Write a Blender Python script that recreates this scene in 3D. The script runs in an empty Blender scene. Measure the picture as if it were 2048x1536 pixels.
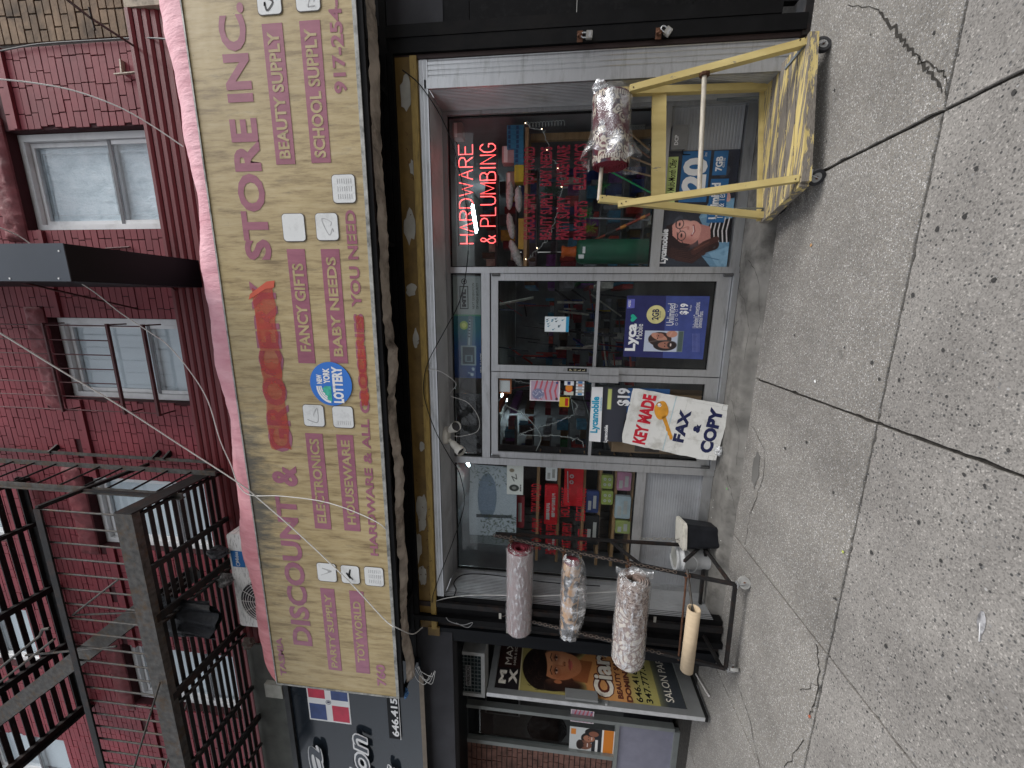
import bpy, math, random
import numpy as np
from mathutils import Vector, Matrix
random.seed(7)
rng = np.random.default_rng(5)
S = bpy.context.scene
COL = S.collection
R = math.radians

# ---------------------------------------------------------------- camera (phone held sideways)
CX = Vector((0.979031, 0.201336, 0.031007))
CY = Vector((-0.203497, 0.973570, 0.103686))
CZ = Vector((-0.009312, -0.107822, 0.994127))
CP = Vector((0.63522, -3.63881, 1.51605))
F = 765.43
cam = bpy.data.cameras.new('camera')
co = bpy.data.objects.new('camera', cam); COL.objects.link(co)
cam.sensor_fit = 'HORIZONTAL'; cam.sensor_width = 36; cam.lens = F/2048*36
cam.clip_start = .05; cam.clip_end = 400
m = Matrix((( -CZ.x, CX.x, -CY.x, CP.x), (-CZ.y, CX.y, -CY.y, CP.y), (-CZ.z, CX.z, -CY.z, CP.z), (0, 0, 0, 1)))
co.matrix_world = m
S.camera = co
# ---------------------------------------------------------------- light: bright overcast day
w = bpy.data.worlds.new('World'); S.world = w; w.use_nodes = True
nt = w.node_tree; nt.nodes.clear()
sky = nt.nodes.new('ShaderNodeTexSky'); sky.sky_type = 'NISHITA'; sky.sun_disc = False
SUN_EL, SUN_ROT = R(52), R(112)
sky.sun_elevation = SUN_EL; sky.sun_rotation = SUN_ROT
sky.air_density = 1.0; sky.dust_density = 2.0; sky.ozone_density = 1.0
hs = nt.nodes.new('ShaderNodeHueSaturation'); hs.inputs['Saturation'].default_value = .22
bg = nt.nodes.new('ShaderNodeBackground'); bg.inputs[1].default_value = .15
wo = nt.nodes.new('ShaderNodeOutputWorld')
nt.links.new(sky.outputs[0], hs.inputs['Color']); nt.links.new(hs.outputs[0], bg.inputs[0]); nt.links.new(bg.outputs[0], wo.inputs[0])
sl = bpy.data.lights.new('sun', 'SUN'); sl.energy = 1.3; sl.angle = R(25); sl.color = (1, .97, .93)
so = bpy.data.objects.new('sun', sl); COL.objects.link(so)
sd = Vector((math.sin(SUN_ROT)*math.cos(SUN_EL), math.cos(SUN_ROT)*math.cos(SUN_EL), math.sin(SUN_EL)))
so.rotation_euler = sd.to_track_quat('Z', 'Y').to_euler(); so.location = (0, -6, 12)
S.view_settings.view_transform = 'Standard'; S.view_settings.look = 'None'
S.view_settings.gamma = 1; S.view_settings.use_curve_mapping = False
S.view_settings.exposure = 0.68
S.render.engine = 'CYCLES'

# ---------------------------------------------------------------- survey: a photo point on a known plane of the place
def at(x, y, Y=None, Z=None, X=None):
    u, v = 1536-y, x
    d = CX*((u-768)/F)+CY-CZ*((v-1024)/F)
    if Y is not None: t = (Y-CP.y)/d.y
    elif Z is not None: t = (Z-CP.z)/d.z
    else: t = (X-CP.x)/d.x
    return CP+d*t

def lin(c):
    if isinstance(c, str):
        c = [int(c[i:i+2], 16)/255 for i in (0, 2, 4)]
    return tuple((v/12.92 if v <= .04045 else ((v+.055)/1.055)**2.4) for v in c)

# ---------------------------------------------------------------- materials
MATS = {}
def new_mat(name):
    m = bpy.data.materials.new(name); m.use_nodes = True
    n = m.node_tree; b = n.nodes['Principled BSDF']
    return m, n, b
def N(n, t, **k):
    o = n.nodes.new(t)
    for a, v in k.items(): setattr(o, a, v)
    return o
def pos_map(n, scale=(1, 1, 1)):
    g = N(n, 'ShaderNodeNewGeometry'); mp = N(n, 'ShaderNodeMapping')
    mp.inputs['Scale'].default_value = scale
    n.links.new(g.outputs['Position'], mp.inputs['Vector'])
    return mp.outputs[0]
def noise(n, vec, scale, detail=4, rough=.55):
    t = N(n, 'ShaderNodeTexNoise'); t.inputs['Scale'].default_value = scale
    t.inputs['Detail'].default_value = detail; t.inputs['Roughness'].default_value = rough
    n.links.new(vec, t.inputs['Vector']); return t.outputs['Fac']
def ramp(n, fac, stops):
    r = N(n, 'ShaderNodeValToRGB'); e = r.color_ramp.elements
    while len(e) < len(stops): e.new(.5)
    for el, (p, c) in zip(e, stops):
        el.position = p; el.color = (c, c, c, 1) if isinstance(c, (int, float)) else (*c, 1)
    n.links.new(fac, r.inputs[0]); return r.outputs[0]
def mix(n, fac, a, b, mode='MIX'):
    x = N(n, 'ShaderNodeMix', data_type='RGBA', blend_type=mode)
    if isinstance(fac, (int, float)): x.inputs[0].default_value = fac
    else: n.links.new(fac, x.inputs[0])
    for i, v in ((6, a), (7, b)):
        if isinstance(v, tuple): x.inputs[i].default_value = (*v, 1)
        else: n.links.new(v, x.inputs[i])
    return x.outputs[2]
def bump(n, b, h, strength=.3, dist=.01):
    bp = N(n, 'ShaderNodeBump'); bp.inputs['Strength'].default_value = strength; bp.inputs['Distance'].default_value = dist
    n.links.new(h, bp.inputs['Height']); n.links.new(bp.outputs[0], b.inputs['Normal'])
def M(name, col=None, rough=.6, metal=0., var=.15, scale=12, bmp=.1, stretch=(1, 1, 1), dirt=None, dirt_amt=.0, spec=None, dscale=3):
    """plain material with a cloudy variation, fine relief and optional dirt"""
    if name in MATS: return MATS[name]
    m, n, b = new_mat(name)
    c = lin(col) if isinstance(col, str) else col
    v = pos_map(n, stretch)
    f = noise(n, v, scale)
    lo = tuple(max(0, x*(1-var)) for x in c); hi = tuple(min(1, x*(1+var)) for x in c)
    colo = ramp(n, f, [(.3, lo), (.7, hi)])
    if dirt:
        d = noise(n, v, dscale, 6, .7)
        dm = ramp(n, d, [(.5, 0.), (.72, dirt_amt)])
        colo = mix(n, dm, colo, lin(dirt))
    n.links.new(colo, b.inputs['Base Color'])
    b.inputs['Roughness'].default_value = rough; b.inputs['Metallic'].default_value = metal
    b.inputs['Specular IOR Level'].default_value = spec if spec is not None else (.12 if max(c) < .03 and metal < .1 else .35)
    if bmp:
        bump(n, b, noise(n, v, scale*6, 3), bmp, .004)
    MATS[name] = m; return m
def M_emit(name, col, s):
    m, n, b = new_mat(name)
    b.inputs['Base Color'].default_value = (*col, 1); b.inputs['Emission Color'].default_value = (*col, 1)
    b.inputs['Emission Strength'].default_value = s; MATS[name] = m; return m
def M_glass(name, tint=(.75, .8, .8), base=.02, strength=1.0, rough=.01, smear=False):
    m = bpy.data.materials.new(name); m.use_nodes = True; n = m.node_tree; n.nodes.clear()
    tr = N(n, 'ShaderNodeBsdfTransparent'); tr.inputs[0].default_value = (*tint, 1)
    gl = N(n, 'ShaderNodeBsdfGlossy'); gl.inputs['Roughness'].default_value = rough
    fr = N(n, 'ShaderNodeFresnel'); fr.inputs[0].default_value = 1.5
    ma = N(n, 'ShaderNodeMath', operation='MULTIPLY_ADD'); ma.inputs[1].default_value = strength; ma.inputs[2].default_value = base
    mx = N(n, 'ShaderNodeMixShader'); o = N(n, 'ShaderNodeOutputMaterial')
    n.links.new(fr.outputs[0], ma.inputs[0])
    ge = N(n, 'ShaderNodeNewGeometry'); inv = N(n, 'ShaderNodeMath', operation='SUBTRACT'); inv.inputs[0].default_value = 1; n.links.new(ge.outputs['Backfacing'], inv.inputs[1])
    m3 = N(n, 'ShaderNodeMath', operation='MULTIPLY'); n.links.new(ma.outputs[0], m3.inputs[0]); n.links.new(inv.outputs[0], m3.inputs[1]); n.links.new(m3.outputs[0], mx.inputs[0])
    n.links.new(tr.outputs[0], mx.inputs[1]); n.links.new(gl.outputs[0], mx.inputs[2])
    out = mx.outputs[0]
    if smear:
        v = pos_map(n, (1, 1, 1)); f = noise(n, v, 3.5, 6, .7)
        fm = ramp(n, f, [(.5, 0.0), (.85, .035)])
        df = N(n, 'ShaderNodeBsdfDiffuse'); df.inputs[0].default_value = (.5, .5, .5, 1)
        m2 = N(n, 'ShaderNodeMixShader'); n.links.new(fm, m2.inputs[0]); n.links.new(out, m2.inputs[1]); n.links.new(df.outputs[0], m2.inputs[2]); out = m2.outputs[0]
    n.links.new(out, o.inputs[0])
    MATS[name] = m; return m
def M_wrap(name, haze=.22, scale=14, stretch=(.6, 2.2, 2.2)):
    """clear crinkled plastic film"""
    m = bpy.data.materials.new(name); m.use_nodes = True; n = m.node_tree; n.nodes.clear()
    v = pos_map(n, stretch); f = noise(n, v, scale, 5, .65)
    f2 = noise(n, v, scale*.35, 3, .6)
    tr = N(n, 'ShaderNodeBsdfTransparent'); tr.inputs[0].default_value = (.93, .94, .94, 1)
    gl = N(n, 'ShaderNodeBsdfGlossy'); gl.inputs['Roughness'].default_value = .16; gl.inputs[0].default_value = (.9, .92, .95, 1)
    df = N(n, 'ShaderNodeBsdfDiffuse'); df.inputs[0].default_value = (.8, .8, .8, 1)
    bp = N(n, 'ShaderNodeBump'); bp.inputs['Strength'].default_value = 1; bp.inputs['Distance'].default_value = .02
    n.links.new(f, bp.inputs['Height']); n.links.new(bp.outputs[0], gl.inputs['Normal']); n.links.new(bp.outputs[0], df.inputs['Normal'])
    a = N(n, 'ShaderNodeMixShader'); a.inputs[0].default_value = .55
    n.links.new(gl.outputs[0], a.inputs[2]); n.links.new(df.outputs[0], a.inputs[1])
    r = ramp(n, f, [(.42, haze*.35), (.55, haze), (.62, min(1, haze*2.6)), (.75, haze*.6)])
    o = N(n, 'ShaderNodeOutputMaterial'); b = N(n, 'ShaderNodeMixShader')
    n.links.new(r, b.inputs[0]); n.links.new(tr.outputs[0], b.inputs[1]); n.links.new(a.outputs[0], b.inputs[2]); n.links.new(b.outputs[0], o.inputs[0])
    MATS[name] = m; return m
def M_print(name, rough=.35, wear=0):
    m, n, b = new_mat(name)
    a = N(n, 'ShaderNodeVertexColor'); a.layer_name = 'Col'
    n.links.new(a.outputs[0], b.inputs['Base Color']); b.inputs['Roughness'].default_value = rough
    MATS[name] = m; return m

PRINT = M_print('printed_paper', .4)
alu = M('aluminium', (.50, .51, .52), .38, .75, .10, 3, .05, (1, 1, 6), dirt='5a564f', dirt_amt=.5)
alu_d = M('aluminium_ribbed', (.42, .43, .44), .42, .55, .10, 4, .05, dirt='55504a', dirt_amt=.4)
white_vinyl = M('white_vinyl', (.72, .73, .74), .4, 0, .05, 4, .03, dirt='8a8780', dirt_amt=.4)
black_metal = M('black_painted_metal', (.005, .005, .0055), .6, .0, .3, 8, .12, dirt='26221f', dirt_amt=.4)
black_gloss = M('black_gloss_panel', (.006, .007, .009), .5, .0, .2, 2, .03)
rust_black = M('rusty_black_steel', (.016, .0155, .016), .6, .3, .35, 14, .4, dirt='4a3226', dirt_amt=.55, dscale=9)
rust_grey = M('weathered_steel', (.075, .072, .068), .65, .3, .4, 22, .5, dirt='5a4327', dirt_amt=.85, dscale=12)
rust = M('rust', (.10, .045, .025), .85, .2, .4, 40, .5)
red_iron = M('dark_red_iron', (.09, .03, .032), .6, .2, .3, 12, .3)
yellow_paint = M('yellow_trim_paint', (.17, .105, .028), .6, 0, .2, 7, .2, dirt='4a3a20', dirt_amt=.7, dscale=5)
wire_white = M('white_cable', (.72, .71, .68), .5, 0, .1, 9, 0)
wire_black = M('black_cable', (.012, .012, .012), .5, 0, .1, 9, 0)
rubber = M('dark_rubber', (.03, .03, .032), .7, 0, .3, 30, .2)
grey_rubber = M('grey_rubber', (.28, .28, .27), .6, 0, .2, 30, .2)
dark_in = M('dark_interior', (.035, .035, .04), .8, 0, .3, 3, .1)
glass = M_glass('shop_glass', (.93, .95, .95), .0, .8, smear=True)
glass_up = M_glass('window_glass', (.93, .96, .98), .03, 1.0)

# ---------------------------------------------------------------- object helpers
WM = {}
def empty(name, label, cat, loc, group=None, rot=None):
    o = bpy.data.objects.new(name, None); COL.objects.link(o)
    o.empty_display_size = .1
    o.location = loc
    if rot: o.rotation_euler = rot
    o['label'] = label; o['category'] = cat
    if group: o['group'] = group
    mw = Matrix.Translation(Vector(loc))
    if rot:
        from mathutils import Euler
        mw = mw @ Euler(rot).to_matrix().to_4x4()
    WM[o.name] = mw
    return o
def tag(o, label, cat, group=None):
    o['label'] = label; o['category'] = cat
    if group: o['group'] = group
    return o
def link(name, me, mat, parent=None, local=False):
    o = bpy.data.objects.new(name, me); COL.objects.link(o)
    if mat is not None and len(me.materials) == 0: me.materials.append(mat)
    if parent is not None:
        o.parent = parent
        if local: WM[o.name] = WM[parent.name].copy()
        else:
            o.matrix_parent_inverse = WM[parent.name].inverted(); WM[o.name] = Matrix.Identity(4)
    else: WM[o.name] = Matrix.Identity(4)
    return o
class MB:
    def __init__(s): s.v = []; s.f = []; s.sm = []
    def add(s, vs, fs, smooth=False):
        b = len(s.v); s.v += [tuple(p) for p in vs]
        s.f += [tuple(i+b for i in f) for f in fs]; s.sm += [smooth]*len(fs); return s
    def box(s, x0, x1, y0, y1, z0, z1):
        vs = [(x, y, z) for z in (z0, z1) for y in (y0, y1) for x in (x0, x1)]
        return s.add(vs, [(0, 2, 3, 1), (4, 5, 7, 6), (0, 1, 5, 4), (2, 6, 7, 3), (0, 4, 6, 2), (1, 3, 7, 5)])
    def beam(s, a, b, w, h, up=(0, 0, 1)):
        a = Vector(a); b = Vector(b); d = (b-a).normalized(); u = Vector(up)
        sx = d.cross(u)
        if sx.length < 1e-4: sx = d.cross(Vector((1, 0, 0)))
        sx.normalize(); u = sx.cross(d).normalized()
        vs = [p+sx*i*w/2+u*j*h/2 for p in (a, b) for j in (-1, 1) for i in (-1, 1)]
        return s.add(vs, [(0, 1, 3, 2), (4, 6, 7, 5), (0, 4, 5, 1), (2, 3, 7, 6), (0, 2, 6, 4), (1, 5, 7, 3)])
    def tube(s, pts, r, n=8, closed=True, smooth=True):
        pts = [Vector(p) for p in pts]; rings = []; L = len(pts)
        rr = r if isinstance(r, (list, tuple)) else [r]*L
        d = (pts[1]-pts[0]).normalized(); u = d.orthogonal().normalized(); vs = []
        for i, p in enumerate(pts):
            if i == 0: t = pts[1]-pts[0]
            elif i == L-1: t = pts[-1]-pts[-2]
            else: t = (pts[i+1]-p).normalized()+(p-pts[i-1]).normalized()
            t.normalize(); u = (u-t*u.dot(t))
            if u.length < 1e-5: u = t.orthogonal()
            u.normalize(); b = t.cross(u)
            for k in range(n):
                a = 2*math.pi*k/n; vs.append(p+(u*math.cos(a)+b*math.sin(a))*rr[i])
        fs = [(i*n+k, i*n+(k+1) % n, (i+1)*n+(k+1) % n, (i+1)*n+k) for i in range(L-1) for k in range(n)]
        s.add(vs, fs, smooth)
        if closed:
            s.add([vs[k] for k in range(n)], [tuple(range(n))[::-1]]); s.add([vs[(L-1)*n+k] for k in range(n)], [tuple(range(n))])
        return s
    def ring(s, c, axis, r0, r1, t, n=20):
        """flat washer/tyre: outer r1, inner r0, thickness t along axis"""
        c = Vector(c); ax = Vector(axis).normalized(); u = ax.orthogonal().normalized(); b = ax.cross(u); vs = []
        for k in range(n):
            a = 2*math.pi*k/n; e = u*math.cos(a)+b*math.sin(a)
            vs += [c+e*r1-ax*t/2, c+e*r1+ax*t/2, c+e*r0+ax*t/2, c+e*r0-ax*t/2]
        fs = []
        for k in range(n):
            a = 4*k; q = 4*((k+1) % n)
            for j in range(4): fs.append((a+j, q+j, q+(j+1) % 4, a+(j+1) % 4))
        return s.add(vs, fs, False)
    def quad(s, a, b, c, d): return s.add([a, b, c, d], [(0, 1, 2, 3)])
    def poly(s, pts, th=None):
        """flat outline (list of 3-D points) optionally extruded by vector th"""
        n = len(pts); s.add(pts, [tuple(range(n))])
        if th is not None:
            q = [Vector(p)+Vector(th) for p in pts]; s.add(q, [tuple(range(n))[::-1]])
            s.add(list(pts)+q, [(i, i+n, (i+1) % n+n, (i+1) % n) for i in range(n)])
        return s
    def build(s, name, mat, parent=None, local=False):
        me = bpy.data.meshes.new(name); me.from_pydata(s.v, [], s.f); me.update()
        me.polygons.foreach_set('use_smooth', s.sm)
        return link(name, me, mat, parent, local)
def frame_world(Y): return (Vector((0, Y, 0)), Vector((1, 0, 0)), Vector((0, 0, 1)))
def text_mesh(s, bold=.0, shear=0., sp=1., outline=None):
    cu = bpy.data.curves.new('t', 'FONT'); cu.body = s; cu.size = 1; cu.resolution_u = 3
    cu.offset = bold; cu.shear = shear; cu.space_character = sp
    ob = bpy.data.objects.new('t', cu); COL.objects.link(ob)
    dg = bpy.context.evaluated_depsgraph_get(); dg.update()
    me = bpy.data.meshes.new_from_object(ob.evaluated_get(dg))
    v = np.zeros(len(me.vertices)*3); me.vertices.foreach_get('co', v); v = v.reshape(-1, 3)
    f = [tuple(p.vertices) for p in me.polygons]
    bpy.data.objects.remove(ob); bpy.data.curves.remove(cu); bpy.data.meshes.remove(me)
    return v, f
TC = {}
def text(s, x0, x1, z0, z1, fr, mat, parent=None, name='lettering', bold=.02, local=False, shear=0., sp=1., proud=.0, corner=None):
    key = (s, bold, shear, sp)
    if key not in TC: TC[key] = text_mesh(s, bold, shear, sp)
    v, f = TC[key]
    mn = v.min(0); mx = v.max(0)
    u = (v[:, 0]-mn[0])/max(1e-6, mx[0]-mn[0]); q = (v[:, 1]-mn[1])/max(1e-6, mx[1]-mn[1])
    if not isinstance(fr, tuple): fr = frame_world(fr)
    o, ex, ez = fr; nrm = ez.cross(ex).normalized()*-1  # toward viewer is ex x ez
    nrm = ex.cross(ez).normalized()
    vs = []
    for a, b in zip(u, q):
        X = x0+(x1-x0)*a; Z = z0+(z1-z0)*b
        vs.append(tuple(o+ex*X+ez*Z+nrm*proud))
    me = bpy.data.meshes.new(name); me.from_pydata(vs, [], f); me.update()
    return link(name, me, mat, parent, local)
def text_px(s, bl, tr, Y, mat, parent, **k):
    """lettering on plane Y between two surveyed corners (bottom-left, top-right)"""
    a = at(*bl, Y=Y); b = at(*tr, Y=Y)
    return text(s, a.x, b.x, a.z, b.z, Y, mat, parent, **k)
def rect_px(bl, tr, Y):
    a = at(*bl, Y=Y); b = at(*tr, Y=Y); return a.x, b.x, a.z, b.z
def jitter(pts, a=.003):
    return [Vector(p)+Vector((random.uniform(-a, a) for _ in range(3))) for p in pts]
def smooth_path(pts, n=8, sag=0):
    pts = [Vector(p) for p in pts]; out = []
    P = [pts[0]*2-pts[1]]+pts+[pts[-1]*2-pts[-2]]
    for i in range(1, len(P)-2):
        for k in range(n):
            t = k/n; a, b, c, d = P[i-1:i+3]
            out.append(.5*((2*b)+(c-a)*t+(2*a-5*b+4*c-d)*t*t+(3*b-a-3*c+d)*t**3))
    out.append(pts[-1]); return out
def rr_outline(x0, x1, z0, z1, r, fr, n=4):
    o, ex, ez = fr if isinstance(fr, tuple) else frame_world(fr); pts = []
    for cx, cz, a0 in ((x1-r, z1-r, 0), (x0+r, z1-r, 90), (x0+r, z0+r, 180), (x1-r, z0+r, 270)):
        for k in range(n+1):
            a = R(a0+90*k/n); pts.append(o+ex*(cx+r*math.cos(a))+ez*(cz+r*math.sin(a)))
    return pts
# painter for flat printed pictures (per-vertex colour on a fine grid)
class Cv:
    def __init__(s, w, h, n):
        s.w, s.h = w, h; s.nx = max(4, int(w*n)); s.ny = max(4, int(h*n))
        x = np.linspace(0, w, s.nx); y = np.linspace(0, h, s.ny)
        s.X, s.Y = np.meshgrid(x, y); s.c = np.ones((s.ny, s.nx, 3))*.5; s.px = w/s.nx
    def _m(s, m, c, a=1.):
        m = np.clip(m, 0, 1)[..., None]*a; s.c = s.c*(1-m)+np.array([int(c[i:i+2], 16)/255 for i in (0, 2, 4)])*m
    def fill(s, c): s._m(np.ones_like(s.X), c)
    def grad(s, c0, c1, ang=90):
        s.fill(c0); t = (s.X/s.w)*math.cos(R(ang))+(s.Y/s.h)*math.sin(R(ang)); s._m(t, c1)
    def ell(s, cx, cy, rx, ry, c, rot=0, soft=1.2, a=1.):
        dx = s.X-cx; dy = s.Y-cy; k = math.cos(R(rot)); q = math.sin(R(rot))
        u = (dx*k+dy*q)/rx; v = (-dx*q+dy*k)/ry; d = (np.sqrt(u*u+v*v)-1)*min(rx, ry)
        s._m(.5-d/(s.px*soft), c, a)
    def box(s, x0, x1, y0, y1, c, a=1., soft=1.2):
        d = np.maximum(np.maximum(x0-s.X, s.X-x1), np.maximum(y0-s.Y, s.Y-y1)); s._m(.5-d/(s.px*soft), c, a)
    def line(s, pts, w, c, a=1., soft=1.2):
        for (x0, y0), (x1, y1) in zip(pts, pts[1:]):
            dx, dy = x1-x0, y1-y0; L = dx*dx+dy*dy+1e-9
            t = np.clip(((s.X-x0)*dx+(s.Y-y0)*dy)/L, 0, 1)
            d = np.hypot(s.X-x0-t*dx, s.Y-y0-t*dy)-w/2; s._m(.5-d/(s.px*soft), c, a)
    def poly(s, pts, c, a=1.):
        ins = np.zeros_like(s.X, bool); j = len(pts)-1
        for i in range(len(pts)):
            xi, yi = pts[i]; xj, yj = pts[j]
            cnd = ((yi > s.Y) != (yj > s.Y)) & (s.X < (xj-xi)*(s.Y-yi)/(yj-yi+1e-12)+xi); ins ^= cnd; j = i
        s._m(ins.astype(float), c, a)
    def noise(s, amt, k=1):
        r = rng.normal(0, amt, (s.ny, s.nx))
        for _ in range(k): r = (r+np.roll(r, 1, 0)+np.roll(r, 1, 1)+np.roll(r, -1, 0))/2.2
        s.c = np.clip(s.c+r[..., None], 0, 1)
    def blobs(s, n, r0, r1, cols, box=None, a=.8, asp=1.):
        x0, x1, y0, y1 = box or (0, s.w, 0, s.h)
        for _ in range(n):
            r = random.uniform(r0, r1)
            s.ell(random.uniform(x0, x1), random.uniform(y0, y1), r, r*asp*random.uniform(.5, 1), random.choice(cols), random.uniform(0, 180), 3, a)
def print_mesh(name, cv, fr, x0, z0, mat, parent=None, local=False, scale=1., proud=0., curl=None):
    o, ex, ez = fr if isinstance(fr, tuple) else frame_world(fr); nrm = ex.cross(ez).normalized()
    P = []
    XX = (cv.X*scale+x0).ravel(); ZZ = (cv.Y*scale+z0).ravel()
    base = np.array(o)[None]+XX[:, None]*np.array(ex)[None]+ZZ[:, None]*np.array(ez)[None]
    off = np.full(len(XX), proud)
    if curl is not None: off = off+curl(cv.X.ravel()/cv.w, cv.Y.ravel()/cv.h)
    base = base+off[:, None]*np.array(nrm)[None]
    nx, ny = cv.nx, cv.ny
    i = np.arange((ny-1)*nx).reshape(ny-1, nx)[:, :-1].ravel()
    fs = np.stack([i, i+1, i+nx+1, i+nx], 1)
    me = bpy.data.meshes.new(name)
    me.vertices.add(len(base)); me.vertices.foreach_set('co', base.ravel())
    me.loops.add(fs.size); me.loops.foreach_set('vertex_index', fs.ravel())
    me.polygons.add(len(fs)); me.polygons.foreach_set('loop_start', np.arange(0, fs.size, 4)); me.polygons.foreach_set('loop_total', np.full(len(fs), 4))
    me.update(calc_edges=True)
    ca = me.color_attributes.new('Col', 'FLOAT_COLOR', 'POINT')
    c = cv.c.reshape(-1, 3); c = np.where(c <= .04045, c/12.92, ((c+.055)/1.055)**2.4)
    ca.data.foreach_set('color', np.concatenate([c, np.ones((len(c), 1))], 1).ravel())
    return link(name, me, mat, parent, local)
# ================================================================ GROUND
def paving_mat(name, dark, base, k, stones, thr):
    m, n, b = new_mat(name); v = pos_map(n)
    vo = N(n, 'ShaderNodeTexVoronoi'); vo.inputs['Scale'].default_value = k; n.links.new(v, vo.inputs['Vector'])
    sep = N(n, 'ShaderNodeSeparateColor'); n.links.new(vo.outputs['Color'], sep.inputs[0])
    stone = ramp(n, sep.outputs[0], stones)
    if thr is None:
        edge = ramp(n, vo.outputs['Distance'], [(.25, 1.), (.55, 0.)])
    else:
        pick = ramp(n, sep.outputs[1], [(thr, 0.), (thr+.02, 1.)])
        e0 = ramp(n, vo.outputs['Distance'], [(.28, 1.), (.42, 0.)])
        mm = N(n, 'ShaderNodeMath', operation='MULTIPLY'); n.links.new(pick, mm.inputs[0]); n.links.new(e0, mm.inputs[1]); edge = mm.outputs[0]
    v2 = N(n, 'ShaderNodeTexVoronoi'); v2.inputs['Scale'].default_value = k*2.6; n.links.new(v, v2.inputs['Vector'])
    s2 = N(n, 'ShaderNodeSeparateColor'); n.links.new(v2.outputs['Color'], s2.inputs[0])
    fine = ramp(n, s2.outputs[0], [(0, tuple(x*.62 for x in base)), (.45, base), (.93, tuple(x*1.12 for x in base)), (1, tuple(min(1, x*1.75) for x in base))])
    cloud = ramp(n, noise(n, v, 1.7, 6, .65), [(.3, (.70, .69, .68)), (.65, (1.08, 1.07, 1.05))])
    c = mix(n, edge, fine, stone); c = mix(n, 1., c, cloud, 'MULTIPLY')
    sp = ramp(n, noise(n, v, 7, 3, .5), [(.70, 0.), (.76, .45)]); c = mix(n, sp, c, dark)
    n.links.new(c, b.inputs['Base Color']); b.inputs['Roughness'].default_value = .85
    bump(n, b, vo.outputs['Distance'], .25, .004); MATS[name] = m; return m
pave_fine = paving_mat('exposed_aggregate_fine', (.07, .068, .064), (.22, .208, .19), 125, [(0, .09), (.45, .23), (.8, .35), (1, .62)], None)
pave_coarse = paving_mat('exposed_aggregate_coarse', (.09, .088, .085), (.25, .24, .228), 66, [(0, .045), (.7, .09), (.9, .18), (1, .4)], .74)
concrete = M('worn_concrete', (.17, .163, .15), .9, 0, .35, 5, .6, dirt='2f2c28', dirt_amt=.7, dscale=4)
joint = M('joint_dirt', (.035, .032, .028), .95, 0, .4, 40, .3)
asphalt = M('asphalt', (.05, .05, .052), .9, 0, .2, 20, .3)

g = MB(); g.quad((-90, -200, -.32), (90, -200, -.32), (90, -5.0, -.32), (-90, -5.0, -.32))
road = g.build('road', asphalt); road['kind'] = 'structure'
g = MB(); g.box(-60, 60, -5.0, .9, -.40, -.166)
walk = g.build('sidewalk', joint); walk['kind'] = 'structure'
def slab(x0, x1, y0, y1, mat, z=-.15):
    pts = []
    def edge(a, b):
        L = max(2, int((Vector(b)-Vector(a)).length/.035)); nx, ny = (b[1]-a[1]), -(b[0]-a[0]); l = math.hypot(nx, ny)
        for k in range(L):
            t = k/L; q = -abs(random.gauss(0, .0022)) if random.random() > .04 else -random.uniform(.004, .011)
            pts.append((a[0]+(b[0]-a[0])*t+nx/l*q, a[1]+(b[1]-a[1])*t+ny/l*q))
    e = .006
    c = [(x0+e, y0+e), (x1-e, y0+e), (x1-e, y1-e), (x0+e, y1-e)]
    for i in range(4): edge(c[i], c[(i+1) % 4])
    cx, cy = (x0+x1)/2, (y0+y1)/2; n = len(pts); tx, ty = random.uniform(-.001, .001), random.uniform(-.001, .001)
    top = [(cx+(px-cx)*.996, cy+(py-cy)*.996, z+(px-cx)*tx+(py-cy)*ty) for px, py in pts]
    mid = [(px, py, z-.004) for px, py in pts]; bot = [(px, py, z-.03) for px, py in pts]
    b = MB(); b.add(top, [tuple(range(n))]); b.add(top+mid+bot, [(i, i+n, (i+1) % n+n, (i+1) % n) for i in range(n)]+[(i+n, i+2*n, (i+1) % n+2*n, (i+1) % n+n) for i in range(n)])
    for i, f in enumerate(b.f):
        if i: b.f[i] = f[::-1]
    return b.build('paving_slab', mat, walk)
JX = [1.482+1.4275*k for k in range(-6, 6)]
for a, b_ in zip(JX, JX[1:]):
    slab(a, b_, -1.563, -.335 if a > -2.9 else -.02, pave_fine)
    slab(a, b_, -3.06, -1.563, pave_coarse)
    slab(a, b_, -4.9, -3.06, pave_coarse)
# worn concrete doorstep apron in front of the shop
b = MB(); nx, ny = 190, 26; vs = []
x0a, x1a = -2.9, 2.5
ph = [random.uniform(0, 6) for _ in range(6)]
for j in range(ny+1):
    for i in range(nx+1):
        X = x0a+(x1a-x0a)*i/nx; Y = -.365+.40*j/ny
        e = -.285+.022*math.sin(X*2.1+ph[0])+.014*math.sin(X*5.7+ph[1])+.008*math.sin(X*17+ph[2])
        t = min(1, max(0, (Y-(e-.05))/.06)); t = t*t*(3-2*t)
        z = -.165+.105*t+(.03*(Y+.25) if Y > -.25 else 0)+random.gauss(0, .0012)*t
        vs.append((X, Y, z))
b.add(vs, [(j*(nx+1)+i, j*(nx+1)+i+1, (j+1)*(nx+1)+i+1, (j+1)*(nx+1)+i) for j in range(ny) for i in range(nx)], True)
b.build('doorstep', concrete, walk)
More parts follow.
